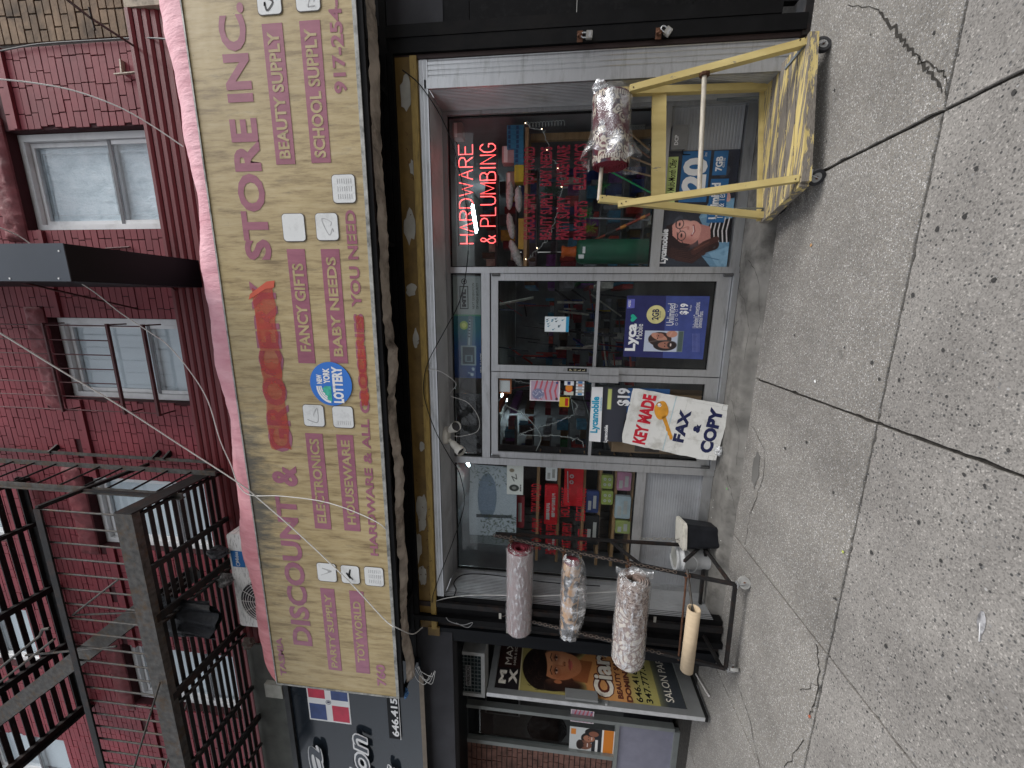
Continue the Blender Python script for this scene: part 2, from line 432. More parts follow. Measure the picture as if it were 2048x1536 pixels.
# cracks and stains lying on the paving
def crack(pts, w, z=-.1465, n=6, name='crack'):
    P = [Vector((p.x, p.y, 0)) for p in pts]; L = []
    for a, c in zip(P, P[1:]):
        for k in range(n): L.append(a.lerp(c, k/n)+Vector((random.gauss(0, .006), random.gauss(0, .006), 0)))
    L.append(P[-1]); vs = []
    for i, p in enumerate(L):
        d = (L[min(i+1, len(L)-1)]-L[max(i-1, 0)]).normalized(); s = Vector((-d.y, d.x, 0))*w*random.uniform(.25, 1)
        vs += [(p.x+s.x, p.y+s.y, z), (p.x-s.x, p.y-s.y, z)]
    m_ = MB(); m_.add(vs, [(2*i, 2*i+1, 2*i+3, 2*i+2) for i in range(len(L)-1)]); o = m_.build(name, joint, walk); return o
G = lambda x, y: at(x, y, Z=-.15)
crack([G(1760, 20), G(1790, 60), G(1810, 90), G(1838, 115), G(1860, 140), G(1885, 185)], .009)
crack([G(1835, 115), G(1870, 135), G(1895, 150), G(1893, 190)], .004)
crack([G(1700, 5), G(1760, 20)], .003)
crack([G(1505, 850), G(1530, 900), G(1528, 960), G(1500, 1030), G(1490, 1090)], .003)
crack([G(1635, 1290), G(1640, 1340), G(1632, 1400), G(1620, 1430)], .006)
crack([G(1600, 1380), G(1640, 1370)], .003)
crack([G(1450, 1290), G(1480, 1380), G(1500, 1440), G(1520, 1536)], .004)
crack([G(1570, 1536), G(1608, 1480)], .004)
A_ = lambda x, y: at(x, y, Z=-.06)
for pth in ([(1470, 560), (1490, 600), (1500, 660), (1490, 720)], [(1480, 640), (1460, 660)], [(1465, 800), (1480, 870), (1475, 930)], [(1500, 520), (1520, 560), (1522, 640), (1512, 690)], [(1455, 950), (1470, 1010), (1475, 1060)]):
    crack([A_(*p) for p in pth], .0035, -.0535)
def patch(name, c, rx, ry, z, mat, n=14, parent=walk):
    pts = []
    for k in range(n):
        a = 2*math.pi*k/n; r = random.uniform(.75, 1.1); pts.append((c.x+rx*math.cos(a)*r, c.y+ry*math.sin(a)*r, z))
    m_ = MB(); m_.poly(pts); return m_.build(name, mat, parent)
patch_m = M('cement_patch', (.125, .122, .115), .85, 0, .2, 3, .2)
patch('cement_patch', G(1512, 940), .16, .055, -.1455, patch_m, 18)
gum = M('old_gum', (.045, .044, .043), .8, 0, .2, 20, .1); b = MB()
for (x, y) in [(1760, 758), (1745, 725), (1738, 948), (1668, 985), (1673, 1198), (1800, 760), (1905, 860), (1888, 700), (1745, 1105), (1900, 1395), (1590, 670), (1670, 180), (1858, 430), (1990, 560), (2030, 185), (1780, 1275), (1560, 706)]+[(random.uniform(1560, 2048), random.uniform(0, 1536)) for _ in range(26)]:
    c = G(x, y); r = random.uniform(.005, .014); n = 9
    b.poly([(c.x+r*math.cos(k*.698)*random.uniform(.7, 1.1), c.y+r*.8*math.sin(k*.698)*random.uniform(.7, 1.1), -.1452) for k in range(n)])
gs = tag(b.build('gum_spots', gum), 'small black flattened gum spots scattered over the paving', 'gum spots'); gs['kind'] = 'stuff'
lit = M('litter_paper', (.6, .6, .57), .8, 0, .2, 9, 0); b = MB()
for _ in range(85):
    if random.random() < .7: X = random.uniform(-2.9, -1.0); Y = random.uniform(-.75, -.05)
    else: X = random.uniform(-2.5, 2.4); Y = random.uniform(-.6, -.3)
    z = -.146 if Y < -.34 else -.052
    r = random.uniform(.003, .012); a = random.uniform(0, 6.3)
    b.poly([(X+r*math.cos(a), Y+r*math.sin(a), z), (X-r*.4*math.sin(a), Y+r*.4*math.cos(a), z+.003), (X-r*math.cos(a), Y-r*math.sin(a), z), (X+r*.4*math.sin(a), Y-r*.4*math.cos(a), z+.004)])
ls_ = tag(b.build('litter', lit), 'tiny white scraps of litter gathered along the shop step', 'litter'); ls_['kind'] = 'stuff'
# far side of the street (behind the camera, seen in the panes)
b = MB(); b.box(-60, 60, -38, -28, -.3, 8)
opp = b.build('opposite_buildings', M('opposite_brick', (.16, .10, .08), .8, 0, .3, 2, 0)); opp['kind'] = 'structure'
b = MB()
for i in range(26):
    for k in range(2): b.box(-38+i*3.1, -36.8+i*3.1, -28.04, -27.98, 1.2+k*2.9, 2.9+k*2.9)
b.build('window_row', M('opposite_window', (.12, .13, .15), .2, 0, .2, 2, 0), opp)

# ================================================================ RED BRICK BUILDING (upper storeys)
WALL = -.40
bld = empty('apartment_building', 'dark red painted brick apartment building with white windows above the shops', 'building', (0, WALL, -.15))
redb = M('red_painted_brick', (.205, .033, .044), .62, 0, .22, 2.3, .35, dirt='5e2b33', dirt_amt=.5, dscale=1.6)
red_mortar = M('red_painted_mortar', (.045, .008, .011), .8, 0, .2, 9, .3)
red_wood = M('red_painted_moulding', (.15, .024, .028), .45, 0, .25, 3, .25, (1, 1, 8), dirt='3a1216', dirt_amt=.5)
red_stone = M('red_painted_stone', (.19, .045, .052), .6, 0, .3, 9, .8)
OPEN = [(1.264, 2.085, 4.80, 6.37), (-.335, .470, 4.80, 6.39), (-2.0, -1.18, 4.80, 6.40), (-4.13, -3.28, 4.80, 6.42)]
OPEN3 = [(-2.05, -1.25, 7.55, 8.9), (-3.8, -2.95, 7.62, 9.0), (-5.75, -4.9, 7.62, 9.0)]
ALLO = OPEN+OPEN3
XR, XL, ZB, ZT = 2.70, -6.6, 4.90, 9.2
b = MB(); zs = sorted({4.6, ZT}|{z for o in ALLO for z in o[2:]})
for z0, z1 in zip(zs, zs[1:]):
    zc = (z0+z1)/2; xs = [XL]
    for o in sorted(ALLO):
        if o[2] < zc < o[3]: xs += [o[0], o[1]]
    xs.append(XR)
    for i in range(0, len(xs), 2): b.box(xs[i], xs[i+1], WALL+.008, WALL+.25, z0, z1)
b.build('wall', red_mortar, bld)
def cut(x0, x1, z0, z1, opens):
    segs = [(x0, x1)]
    for o in opens:
        if z1 > o[2]+.01 and z0 < o[3]-.01:
            ns = []
            for a, c in segs:
                if c <= o[0] or a >= o[1]: ns.append((a, c)); continue
                if a < o[0]: ns.append((a, o[0]))
                if c > o[1]: ns.append((o[1], c))
            segs = ns
    return [s for s in segs if s[1]-s[0] > .03]
def brickwork(parent, mat, x0, x1, z0, z1, Y, opens, nmax, L=.205, H=.0675, gap=.008, skip=None, label=None, dep=.012):
    items = []; k = 0; z = z0
    while z < z1-.02:
        x = x0-(k % 2)*L/2-random.uniform(0, .02)
        while x < x1:
            l = L*(.5 if random.random() < .16 else 1)
            for a, c in cut(max(x, x0), min(x+l, x1), z, z+H, opens):
                if not (skip and skip((a+c)/2, z)): items.append((a+gap/2, c-gap/2, z+gap/2, z+H-gap/2))
            x += l
        z += H; k += 1
    items = [q for q in items if q[1]-q[0] > .02]
    cy = CP
    def inview(q):
        p = Vector(((q[0]+q[1])/2, Y, (q[2]+q[3])/2))-cy
        d = p.dot(CY); X_ = 1024-F*p.dot(CZ)/d; Y_ = 768-F*p.dot(CX)/d
        return (0 if (-10 < X_ < 2058 and -10 < Y_ < 1546) else 100)+p.length-(q[1]-q[0])*2
    items.sort(key=inview)
    u = MB(); u.box(-.5, .5, -.5, .5, -.5, .5); me = None; rest = MB()
    for i, (a, c, d, e) in enumerate(items):
        pr = random.uniform(0, .004)
        if i < nmax:
            if me is None:
                o = u.build('brick', mat, parent); me = o.data
            else: o = link('brick', me, mat, parent)
            o.location = ((a+c)/2, Y+.004-pr, (d+e)/2); o.scale = (c-a, dep, e-d)
            o.rotation_euler = (0, random.gauss(0, .004), 0)
        elif inview((a, c, d, e)) < 90: rest.box(a, c, Y-.002-pr, Y+.01, d, e)
    if rest.v:
        o = rest.build('brick', mat, parent); o['kind'] = 'stuff'
notch = lambda x, z: (6.28 < z < 6.34 and int((x+20)/.205) % 3 == 0)
brickwork(bld, redb, XL, XR, ZB, ZT, WALL, ALLO, 300, skip=notch)
# projecting string course just above the window heads' level, and rough stone lintels
def rough_box(name, mat, parent, x0, x1, y0, y1, z0, z1, n, amp):
    nx = max(3, int((x1-x0)/n)); nz = max(3, int((z1-z0)/n)); vs = []
    for j in range(nz+1):
        for i in range(nx+1):
            e = min(i, nx-i, j, nz-j); a = 0 if e == 0 else amp
            vs.append((x0+(x1-x0)*i/nx, (y0 if e else y0+.012)-random.uniform(0, a), z0+(z1-z0)*j/nz))
    b = MB(); b.add(vs, [(j*(nx+1)+i, j*(nx+1)+i+1, (j+1)*(nx+1)+i+1, (j+1)*(nx+1)+i) for j in range(nz) for i in range(nx)], True)
    b.box(x0+.002, x1-.002, y0+.012, y1, z0+.002, z1-.002); return b.build(name, mat, parent)
for o in ALLO: rough_box('lintel', red_stone, bld, o[0]-.10, o[1]+.10, WALL-.022, WALL+.1, o[3], o[3]+.21, .03, .03)
xs = [XL]
for o in sorted(OPEN): xs += [o[0], o[1]]
xs.append(XR)
for i in range(0, len(xs), 2):
    b = MB(); b.box(xs[i]+.003, xs[i+1]-.003, WALL-.026, WALL+.02, 6.19, 6.235); b.build('string_course', redb, bld)
# moulded cornice between the shop awning and the brickwork (stacked boards)
prof = [(4.925, -.475), (4.868, -.462), (4.805, -.452), (4.742, -.440), (4.675, -.430), (4.60, -.424), (4.50, -.418), (4.38, -.412)]
for (zt, y), (zb, _) in zip(prof, prof[1:]):
    b = MB(); b.poly([(XL, y, zt-.006), (XL, y, zb+.022), (XL, y+.012, zb+.004), (XL, WALL+.02, zb+.004), (XL, WALL+.02, zt-.006)], (2.87-XL, 0, 0)); b.build('moulding_board', red_wood, bld)
b = MB(); b.box(XL-3, 4.2, WALL+.02, WALL+.2, 2.79, 4.6); b.build('wall', dark_in, bld)
b = MB(); b.box(XL-3, -2.62, WALL+.021, WALL+.2, 2.46, 2.789); b.build('wall', dark_in, bld)
# windows
blind = M('white_blind', (.70, .72, .72), .7, 0, .04, 2, 0)
def crinkle_mat():
    m, n, b = new_mat('plastic_covered_curtain'); v = pos_map(n, (1, 1, .6)); f = noise(n, v, 9, 8, .75)
    n.links.new(ramp(n, f, [(.35, (.58, .64, .66)), (.5, (.78, .82, .83)), (.62, (.9, .91, .91)), (.7, (.74, .79, .81))]), b.inputs['Base Color'])
    b.inputs['Roughness'].default_value = .35; bump(n, b, f, .8, .03); MATS['cr'] = m; return m
crink = crinkle_mat()
def bar_frame(b, x0, x1, y0, y1, z0, z1, t, tb=None):
    tb = tb or t
    b.box(x0, x0+t, y0, y1, z0, z1); b.box(x1-t, x1, y0, y1, z0, z1)
    b.box(x0+t, x1-t, y0+.001, y1-.001, z0, z0+tb); b.box(x0+t, x1-t, y0+.001, y1-.001, z1-t, z1)
def window(o, kind, mid=.42, lab=None):
    x0, x1, z0, z1 = o; YF = WALL+.13
    b = MB(); bar_frame(b, x0+.004, x1-.004, YF-.05, YF+.03, z0, z1-.004, .055)
    w_ = b.build('window', white_vinyl, bld)
    if lab: w_['label'] = lab
    zm = z0+(z1-z0)*mid
    b = MB(); bar_frame(b, x0+.062, x1-.062, YF-.012, YF+.02, zm, z1-.062, .035); b.build('sash', white_vinyl, w_)
    b = MB(); bar_frame(b, x0+.062, x1-.062, YF-.030, YF-.013, z0+.05, zm+.035, .035); b.build('sash', white_vinyl, w_)
    b = MB(); b.box(x0+.064, x1-.064, YF-.034, YF-.0305, zm-.004, zm+.03); b.build('meeting_rail', M('dark_meeting_rail', (.12, .12, .13), .4), w_)
    b = MB(); b.box(x0+.09, x1-.09, YF-.001, YF+.003, zm+.03, z1-.09); b.build('pane', glass_up, w_)
    b = MB(); b.box(x0+.09, x1-.09, YF-.024, YF-.020, z0+.08, zm+.005); b.build('pane', glass_up, w_)
    if kind == 'crinkle':
        for za, zb in ((zm+.08, z1-.14), (z0+.14, zm-.03)):
            b = MB(); bar_frame(b, x0+.15, x1-.14, YF+.004, YF+.006, za, zb, .007); b.build('tape_line', white_vinyl, w_)
    # curtain / blind with folds
    n = 40; vs = []
    for i in range(n+1):
        X = x0+.05+(x1-x0-.1)*i/n; yy = YF+.022+(.0015*math.sin(i*1.3+math.sin(i))+random.gauss(0, .0004) if kind != 'blind' else 0)
        vs += [(X, yy, z0), (X, yy, z1)]
    b = MB(); b.add(vs, [(2*i, 2*i+2, 2*i+3, 2*i+1) for i in range(n)], True)
    b.build('curtain' if kind != 'blind' else 'window_blind', crink if kind == 'crinkle' else blind, w_)
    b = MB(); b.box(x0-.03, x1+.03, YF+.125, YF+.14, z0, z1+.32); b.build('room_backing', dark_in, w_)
window(OPEN[0], 'crinkle', .42); window(OPEN[1], 'curtain', .38); window(OPEN[2], 'blind', .4); window(OPEN[3], 'blind', .4)
for o in OPEN3: window(o, 'blind', .45)

# neighbouring unpainted tan brick building on the right
tan = empty('brick_building', 'unpainted brown brick building beside the red one, top corner of the photo', 'building', (3.6, WALL, -.15))
b = MB(); b.box(2.702, 6.5, WALL+.008, WALL+.25, 4.6, 9.2); b.build('wall', M('grey_mortar', (.13, .12, .11), .9, 0, .3, 8, .3), tan)
tanb = M('brown_brick', (.20, .135, .085), .8, 0, .45, 6, .5, dirt='2c211b', dirt_amt=.8, dscale=5)
brickwork(tan, tanb, 2.72, 5.6, 4.93, 7.6, WALL-.004, [], 300, H=.072, gap=.012)
b = MB(); b.box(2.875, 6.5, -.47, WALL+.02, 4.55, 4.92); b.build('cornice', M('chipped_cream_paint', (.42, .36, .27), .7, 0, .2, 6, .3, dirt='2a211d', dirt_amt=.9, dscale=6), tan)
b = MB(); b.box(2.6, 6.5, WALL+.0, WALL+.2, 2.4, 4.55); b.build('wall', dark_in, tan)

# ================================================================ WINDOW GUARD
gd = empty('window_guard', 'dark red iron security bars standing out in front of the middle white window', 'window guard', (.07, -.6, 5.2))
YG = -.56
x0, x1 = -.42, .43
zt = 6.20; zl = at(228, 720, Y=YG).z; zb = at(298, 720, Y=YG).z
for z, w_ in ((zt, .018), (zl, .022), (zb, .024)):
    b = MB(); b.beam((x0, YG, z), (x1, YG, z), w_, w_); b.beam((x0+.009, YG, z), (x0+.009, WALL, z), .012, .012); b.beam((x1-.009, YG, z), (x1-.009, WALL, z), .012, .012)
    b.build('rail', red_iron, gd)
for i in range(7):
    X = x0+.02+(x1-x0-.04)*i/6; b = MB(); b.tube([(X, YG+.014, zl if 0 < i < 6 else zb), (X, YG+.014, 7.4)], .006, 6); b.build('bar', red_iron, gd)

# ================================================================ FIRE ESCAPE
fe = empty('fire_escape', 'rusty black iron fire escape balcony with slatted floor, railing and stair', 'fire escape', (-2.5, -.85, 4.78))
ZP = 4.79; YO = -1.28; YI = -.47; XE = -.985; XW = -5.4
b = MB(); b.beam((XE, YO, ZP+.0), (XW, YO, ZP+.0), .008, .16); b.beam((XE, YO+.03, ZP-.075), (XW, YO+.03, ZP-.075), .05, .008); b.build('edge_beam', rust_grey, fe)
b = MB(); b.beam((XE+.006, YO, ZP-.0), (XE+.006, WALL-.02, ZP-.0), .012, .15); b.build('end_beam', rust_black, fe)
for i in range(12):
    Y = YO+.055+i*(YI-YO-.05)/11.5
    b = MB(); b.box(XW, XE-.01, Y-.018, Y+.018, ZP-.01, ZP-.002); b.build('floor_slat', rust_black, fe)
for X in (-1.03, -1.52, -2.05, -2.9, -3.6, -4.4, -5.1):
    b = MB(); b.beam((X, YO+.01, ZP-.035), (X, WALL-.01, ZP-.035), .045 if X in (-1.52, -3.6) else .02, .03); b.build('cross_bearer', rust_black, fe)
for X in (-1.95, -2.75, -4.0):
    b = MB(); b.beam((X, YO+.02, ZP-.075), (X, WALL-.01, ZP-.075), .07, .012); b.beam((X, YO+.02, ZP-.05), (X, WALL-.01, ZP-.05), .012, .05); b.build('cross_bearer', rust_black, fe)
ZR = 5.56
b = MB(); b.beam((XE, YO, ZR), (XW, YO, ZR+.06), .045, .008); b.beam((XE, YO-.02, ZR-.03), (XW, YO-.02, ZR+.03), .008, .06); b.build('top_rail', rust_black, fe)
for i in range(31):
    X = XE-.02-i*.1445
    if X < XW: break
    b = MB(); b.tube([(X, YO+.012, ZP+.05), (X, YO+.012, ZR+.002+(XE-X)*.0135)], .0075, 6); b.build('baluster', rust_grey, fe)
b = MB(); b.beam((XE, YO, ZR), (XE, WALL-.02, ZR), .03, .03); b.beam((XE, YO+.3, ZR), (XE, YO+.3, ZP), .02, .02); b.build('end_rail', rust_black, fe)
# ladder at the right end
zc = at(58, 964, Y=-.92).z; pb = at(102, 929, Z=zc)
Cx, Cy = -1.012, -.92; Bx, By = pb.x, max(pb.y, -.60)
Bx = at(250, 936, Y=By).x
b = MB(); b.beam((Cx, Cy, 4.66), (Cx, Cy, 7.6), .05, .012, (0, 1, 0)); b.beam((Cx-.022, Cy, 4.66), (Cx-.022, Cy, 7.6), .008, .05, (0, 1, 0)); b.build('ladder_rail', rust_grey, fe)
b = MB(); b.beam((Bx, By, 4.64), (Bx, By, 7.6), .045, .012, (0, 1, 0)); b.build('ladder_rail', rust_grey, fe)
b = MB(); b.beam((Bx+.05, -.47, 4.84), (Bx+.06, -.47, 7.6), .03, .012, (0, 1, 0)); b.build('wall_strut', rust_grey, fe)
for k in range(10):
    z = 4.95+k*.245; b = MB(); b.tube([(Cx, Cy, z), (Bx, By, z-.06)], .009, 6); b.build('ladder_rung', rust_black, fe)
for z in (5.3, 5.42, 6.6):
    b = MB(); b.beam((Bx+.05, -.48, z), (Bx+.10, WALL, z), .05, .02); b.build('wall_bracket', rust_black, fe)
# stair up to the next landing, rising to the left
s0 = at(276, 1222, Y=-1.17); s1 = at(0, 1430, Y=-1.17); dS = (s1-s0)
for dx, Y, mat_, wd in ((0, -1.17, rust_grey, .15), (-.02, -.62, rust_black, .15)):
    b = MB(); a = Vector((s0.x+dx, Y, s0.z-.02)); c = a+Vector((dS.x, 0, dS.z))*1.2; b.beam(a, c, .010, wd, (0, 1, 0) if False else (0, 0, 1)); b.build('stair_stringer', mat_, fe)
n_t = 11
for k in range(n_t):
    t = (k+.5)/n_t*1.15; p = s0+dS*t
    for q in range(3):
        b = MB(); b.box(p.x-.11+q*.065, p.x-.11+q*.065+.04, -1.16, -.63, p.z-.012, p.z-.004); b.build('stair_tread', rust_black, fe)
b = MB(); hr = [Vector((s0.x-.25, -1.2, s0.z+.9)), Vector((s0.x-.27, -1.2, s0.z+.98)), Vector((s0.x-.34, -1.2, s0.z+1.02))]; hr.append(hr[-1]+Vector((dS.x, 0, dS.z))*.9)
b.tube(hr, .012, 8); b.tube([h+Vector((-.02, 0, -.14)) for h in hr[2:]], .010, 8); b.tube([s0+Vector((-.4, 0, .3)), s0+Vector((-.62, 0, 1.3))], .01, 6); b.build('handrail', rust_grey, fe)
for pts_ in ([at(276, 1225, Y=-1.2), at(145, 1230, Y=-1.26)], [at(238, 1158, Y=-1.27), at(145, 1230, Y=-1.27)], [at(320, 1365, Y=-1.30), at(268, 1536, Y=-1.45)], [at(375, 1403, Y=-1.0), at(330, 1536, Y=-1.32)]):
    b = MB(); b.tube(pts_, .008, 6); b.build('brace_rod', rust_grey, fe)
# upper landing
ZU = 7.09
for i in range(10):
    Y = -.47-i*.085; b = MB(); b.box(-4.22, -1.2, Y-.022, Y+.022, ZU, ZU+.01); b.build('floor_slat', rust_black, fe)
for X in (-4.2, -3.3, -2.55, -1.75, -1.24):
    b = MB(); b.beam((X, -1.3, ZU-.03), (X, WALL-.01, ZU-.03), .07 if X < -2 else .04, .05); b.build('cross_bearer', rust_black, fe)
b = MB(); b.beam((-4.24, -1.32, ZU-.02), (-4.24, WALL, ZU-.02), .012, .17); b.build('end_beam', rust_black, fe)
b = MB(); b.beam((-1.2, -.455, ZU-.01), (-4.25, -.455, ZU-.01), .012, .10); b.build('edge_beam', rust_black, fe)

# ---- things on / hanging from the fire escape
def crumple(name, c, rx, ry, rz, mat, seed, amp=.35, seg=26, parent=None, flat=None):
    r = random.Random(seed); vs = []; n = seg; mm = seg//2
    ph_ = [(r.uniform(0, 6), r.uniform(0, 6), r.randint(2, 6), r.randint(1, 5), r.uniform(.3, 1)) for _ in range(9)]
    for j in range(mm+1):
        th = math.pi*j/mm
        for i in range(n):
            p = 2*math.pi*i/n
            k = 1+amp*sum(w_*math.sin(a*p+q1)*math.sin(b_*th+q2) for q1, q2, a, b_, w_ in ph_)/3+r.uniform(-.05, .05)*amp*2
            vs.append((c[0]+rx*k*math.sin(th)*math.cos(p), c[1]+ry*k*math.sin(th)*math.sin(p), c[2]+rz*k*math.cos(th)))
    b = MB(); b.add(vs, [(j*n+i, (j+1)*n+i, (j+1)*n+(i+1) % n, j*n+(i+1) % n) for j in range(mm) for i in range(n)], False)
    return b.build(name, mat, parent)
bagm = M('black_plastic_bag', (.012, .013, .015), .22, 0, .3, 20, .8)
p = at(375, 1225, Y=-1.05)
# a draped black bin bag: folded sheet hanging from a slat
def drape(name, x0, x1, zt, zb, Y, mat, seed, folds=4, amp=.05, parent=None, bulge=.08):
    r = random.Random(seed); n, mz = 40, 26; vs = []; q = [r.uniform(0, 6) for _ in range(4)]
    for side in (0, 1):
        for j in range(mz+1):
            t = j/mz
            for i in range(n+1):
                s = i/n; X = x0+(x1-x0)*(s+.06*math.sin(t*5+q[0])*(s-.5)+.05*math.sin(s*9+q[2])*t)
                y = Y-(bulge*math.sin(math.pi*min(1, s))*(.3+.7*t)+amp*math.sin(s*folds*6.28+q[1]+t*1.4)*(.3+t))*(1 if side == 0 else -.4)
                z = zt+(zb-zt)*t*(1+.10*math.sin(s*7+q[3]))+r.uniform(-.002, .002)
                vs.append((X, y+r.uniform(-.0015, .0015), z))
    b = MB(); k = (n+1)*(mz+1)
    b.add(vs, [(j*(n+1)+i+o, (j+1)*(n+1)+i+o, (j+1)*(n+1)+i+1+o, j*(n+1)+i+1+o) for o in (0, k) for j in range(mz) for i in range(n)], False)
    return b.build(name, mat, parent)
pa = at(335, 1205, Y=-1.0); pc = at(430, 1275, Y=-1.0)
o = drape('bin_bag', at(380, 1276, Y=-1.05).x, at(380, 1198, Y=-1.05).x, at(322, 1235, Y=-1.05).z, at(432, 1240, Y=-1.05).z, -1.05, bagm, 3, 3, .014, bulge=.035)
tag(o, 'torn black bin bag hanging under the fire escape floor', 'bag')
wet = M('dark_grey_cloth', (.03, .03, .035), .5, 0, .8, 30, .8)
p = at(436, 1105, Y=-.75); tag(crumple('cloth_bundle', p, .055, .06, .09, wet, 4, .5), 'dark striped cloth bundle stuffed under the balcony beside the air conditioner', 'cloth')
p = at(452, 1160, Y=-.72); tag(crumple('cloth_bundle', p, .055, .06, .06, M('grey_mop_cloth', (.12, .12, .12), .8, 0, .8, 40, .8), 5, .5), 'small grey mop-like rag hanging above the air conditioner', 'rag')
p = at(497, 1287, Y=-.74); tag(crumple('rag', p, .05, .05, .05, M('brown_rag', (.08, .07, .06), .9, 0, .4, 30, .5), 6, .4), 'little brown rag lying on the awning end', 'rag')

# ================================================================ AIR CONDITIONER above the awning
ac = empty('air_conditioner', 'dirty white outdoor air conditioner with round fan grille above the awning', 'air conditioner', (-2.05, -.6, 4.2))
acm = M('ac_white_casing', (.78, .78, .76), .45, 0, .06, 5, .05, (1, 1, 5), dirt='4a4a46', dirt_amt=.8, dscale=14)
q0 = at(452, 1067, Y=-.70); q1 = at(473, 1250, Y=-.70)
X0, X1, Z1 = q1.x, q0.x, q0.z
b = MB(); o_ = rr_outline(X0, X1, Z1-.55, Z1, .03, -.70); b.poly(o_, (0, .26, 0)); b.build('casing', acm, ac)
fc = (X0+.30, -.703, Z1-.29)
b = MB(); b.ring((fc[0], -.702, fc[2]), (0, 1, 0), 0, .235, .002, 40); b.build('fan_opening', dark_in, ac)
b = MB()
for k in range(9): b.ring((fc[0], -.712, fc[2]), (0, 1, 0), .03+k*.025, .034+k*.025, .004, 32)
for k in range(12):
    a = k*math.pi/6; b.beam((fc[0], -.71, fc[2]), (fc[0]+.235*math.cos(a), -.71, fc[2]+.235*math.sin(a)), .004, .004, (0, 1, 0))
b.build('fan_grille', acm, ac)
blue = M('label_blue', (.03, .16, .42), .4, 0, .05, 5, 0)
lx = at(462, 1112, Y=-.70); 
b = MB(); b.box(lx.x-.11, lx.x+.06, -.7035, -.701, lx.z-.135, lx.z-.005); lb = b.build('logo_plate', blue, ac)
wt = M('sticker_white', (.78, .78, .78), .5, 0, .03, 5, 0)
text('Midea', lx.x-.06, lx.x+.055, lx.z-.08, lx.z-.045, -.7038, wt, lb)
b = MB(); b.ring((lx.x-.08, -.7042, lx.z-.065), (0, 1, 0), .016, .021, .001, 24); b.build('logo_ring', wt, lb)

# ================================================================ PROJECTING BLACK SIGN BOX
bs = empty('projecting_sign', 'black metal projecting sign box jutting out above the awning, seen from below', 'sign', (.88, -.9, 4.66))
ZS = 4.60; fR = at(130, 497, Z=ZS); fL = at(133, 562, Z=ZS)
XA, XB, YA = fL.x, fR.x+.03, fR.y
b = MB(); b.box(XA, XB, YA, WALL-.08, ZS, 7.5); b.build('sign_box', black_gloss, bs)
b = MB(); b.box(XA-.001, XB+.001, YA-.006, YA-.0005, ZS, 7.5); b.build('front_strip', M('grey_sign_edge', (.045, .055, .07), .35, .2, .1, 4, .03), bs)
b = MB()
for y, x in ((557, 118), (557, 20), (502, 118)):
    p = at(x, y, Y=YA-.006); b.tube([(p.x, YA-.006, p.z), (p.x, YA-.009, p.z)], .006, 8)
b.build('screw', wt, bs)
for a, c, Ya, Yb in (((30, 562), (275, 618), -1.15, WALL), ((0, 500), (85, 505), -1.3, WALL), ((260, 494), (212, 497), -.42, -.42), ((352, 582), (330, 562), -.46, -.60)):
    b = MB(); p0 = at(*a, Y=Ya); p1 = at(*c, Y=Yb); b.tube([p0, p1], .008, 6); b.build('stay_rod', red_iron, bs)

# ================================================================ SHOP AWNING SIGN
AY = -.80
aw = empty('awning_sign', 'stained beige shop awning sign with mauve lettering and a faded pink top', 'awning', (-.2, AY, 2.9))
def awn_mat():
    m, n, b = new_mat('stained_awning_vinyl'); v = pos_map(n, (1, 1, .12)); v1 = pos_map(n, (1, 1, 1)); v3 = pos_map(n, (1.6, 1, .35))
    f = noise(n, v, 26, 6, .7)
    c = ramp(n, f, [(.30, (.19, .13, .055)), (.5, (.41, .315, .155)), (.75, (.50, .41, .245))])
    cl = ramp(n, noise(n, v1, 1.3, 4, .6), [(.3, (.86, .84, .80)), (.7, (1.1, 1.1, 1.1))]); c = mix(n, 1., c, cl, 'MULTIPLY')
    # black mildew near the upper edge in the middle of the sign
    sep = N(n, 'ShaderNodeSeparateXYZ'); n.links.new(v1, sep.inputs[0])
    zz = N(n, 'ShaderNodeMapRange'); zz.inputs[1].default_value = 3.78; zz.inputs[2].default_value = 4.16; n.links.new(sep.outputs[2], zz.inputs[0])
    xx = N(n, 'ShaderNodeMath', operation='ABSOLUTE'); xa = N(n, 'ShaderNodeMath', operation='ADD'); xa.inputs[1].default_value = 1.05
    n.links.new(sep.outputs[0], xa.inputs[0]); n.links.new(xa.outputs[0], xx.inputs[0])
    xr = N(n, 'ShaderNodeMapRange'); xr.inputs[1].default_value = 1.15; xr.inputs[2].default_value = .35; n.links.new(xx.outputs[0], xr.inputs[0])
    mu = N(n, 'ShaderNodeMath', operation='MULTIPLY'); n.links.new(zz.outputs[0], mu.inputs[0]); n.links.new(xr.outputs[0], mu.inputs[1])
    f3 = noise(n, v3, 11, 8, .75); ad = N(n, 'ShaderNodeMath', operation='MULTIPLY_ADD'); ad.inputs[1].default_value = .42
    n.links.new(mu.outputs[0], ad.inputs[0]); n.links.new(f3, ad.inputs[2])
    k = ramp(n, ad.outputs[0], [(.57, 0.), (.85, .88)]); c = mix(n, k, c, (.055, .055, .05))
    sp = ramp(n, noise(n, v1, 42, 2, .5), [(.74, 0.), (.78, .5)]); c = mix(n, sp, c, (.10, .075, .05))
    n.links.new(c, b.inputs['Base Color']); b.inputs['Roughness'].default_value = .42
    bump(n, b, noise(n, v1, 2.5, 3), .25, .03); MATS['awn'] = m; return m
awm = awn_mat()
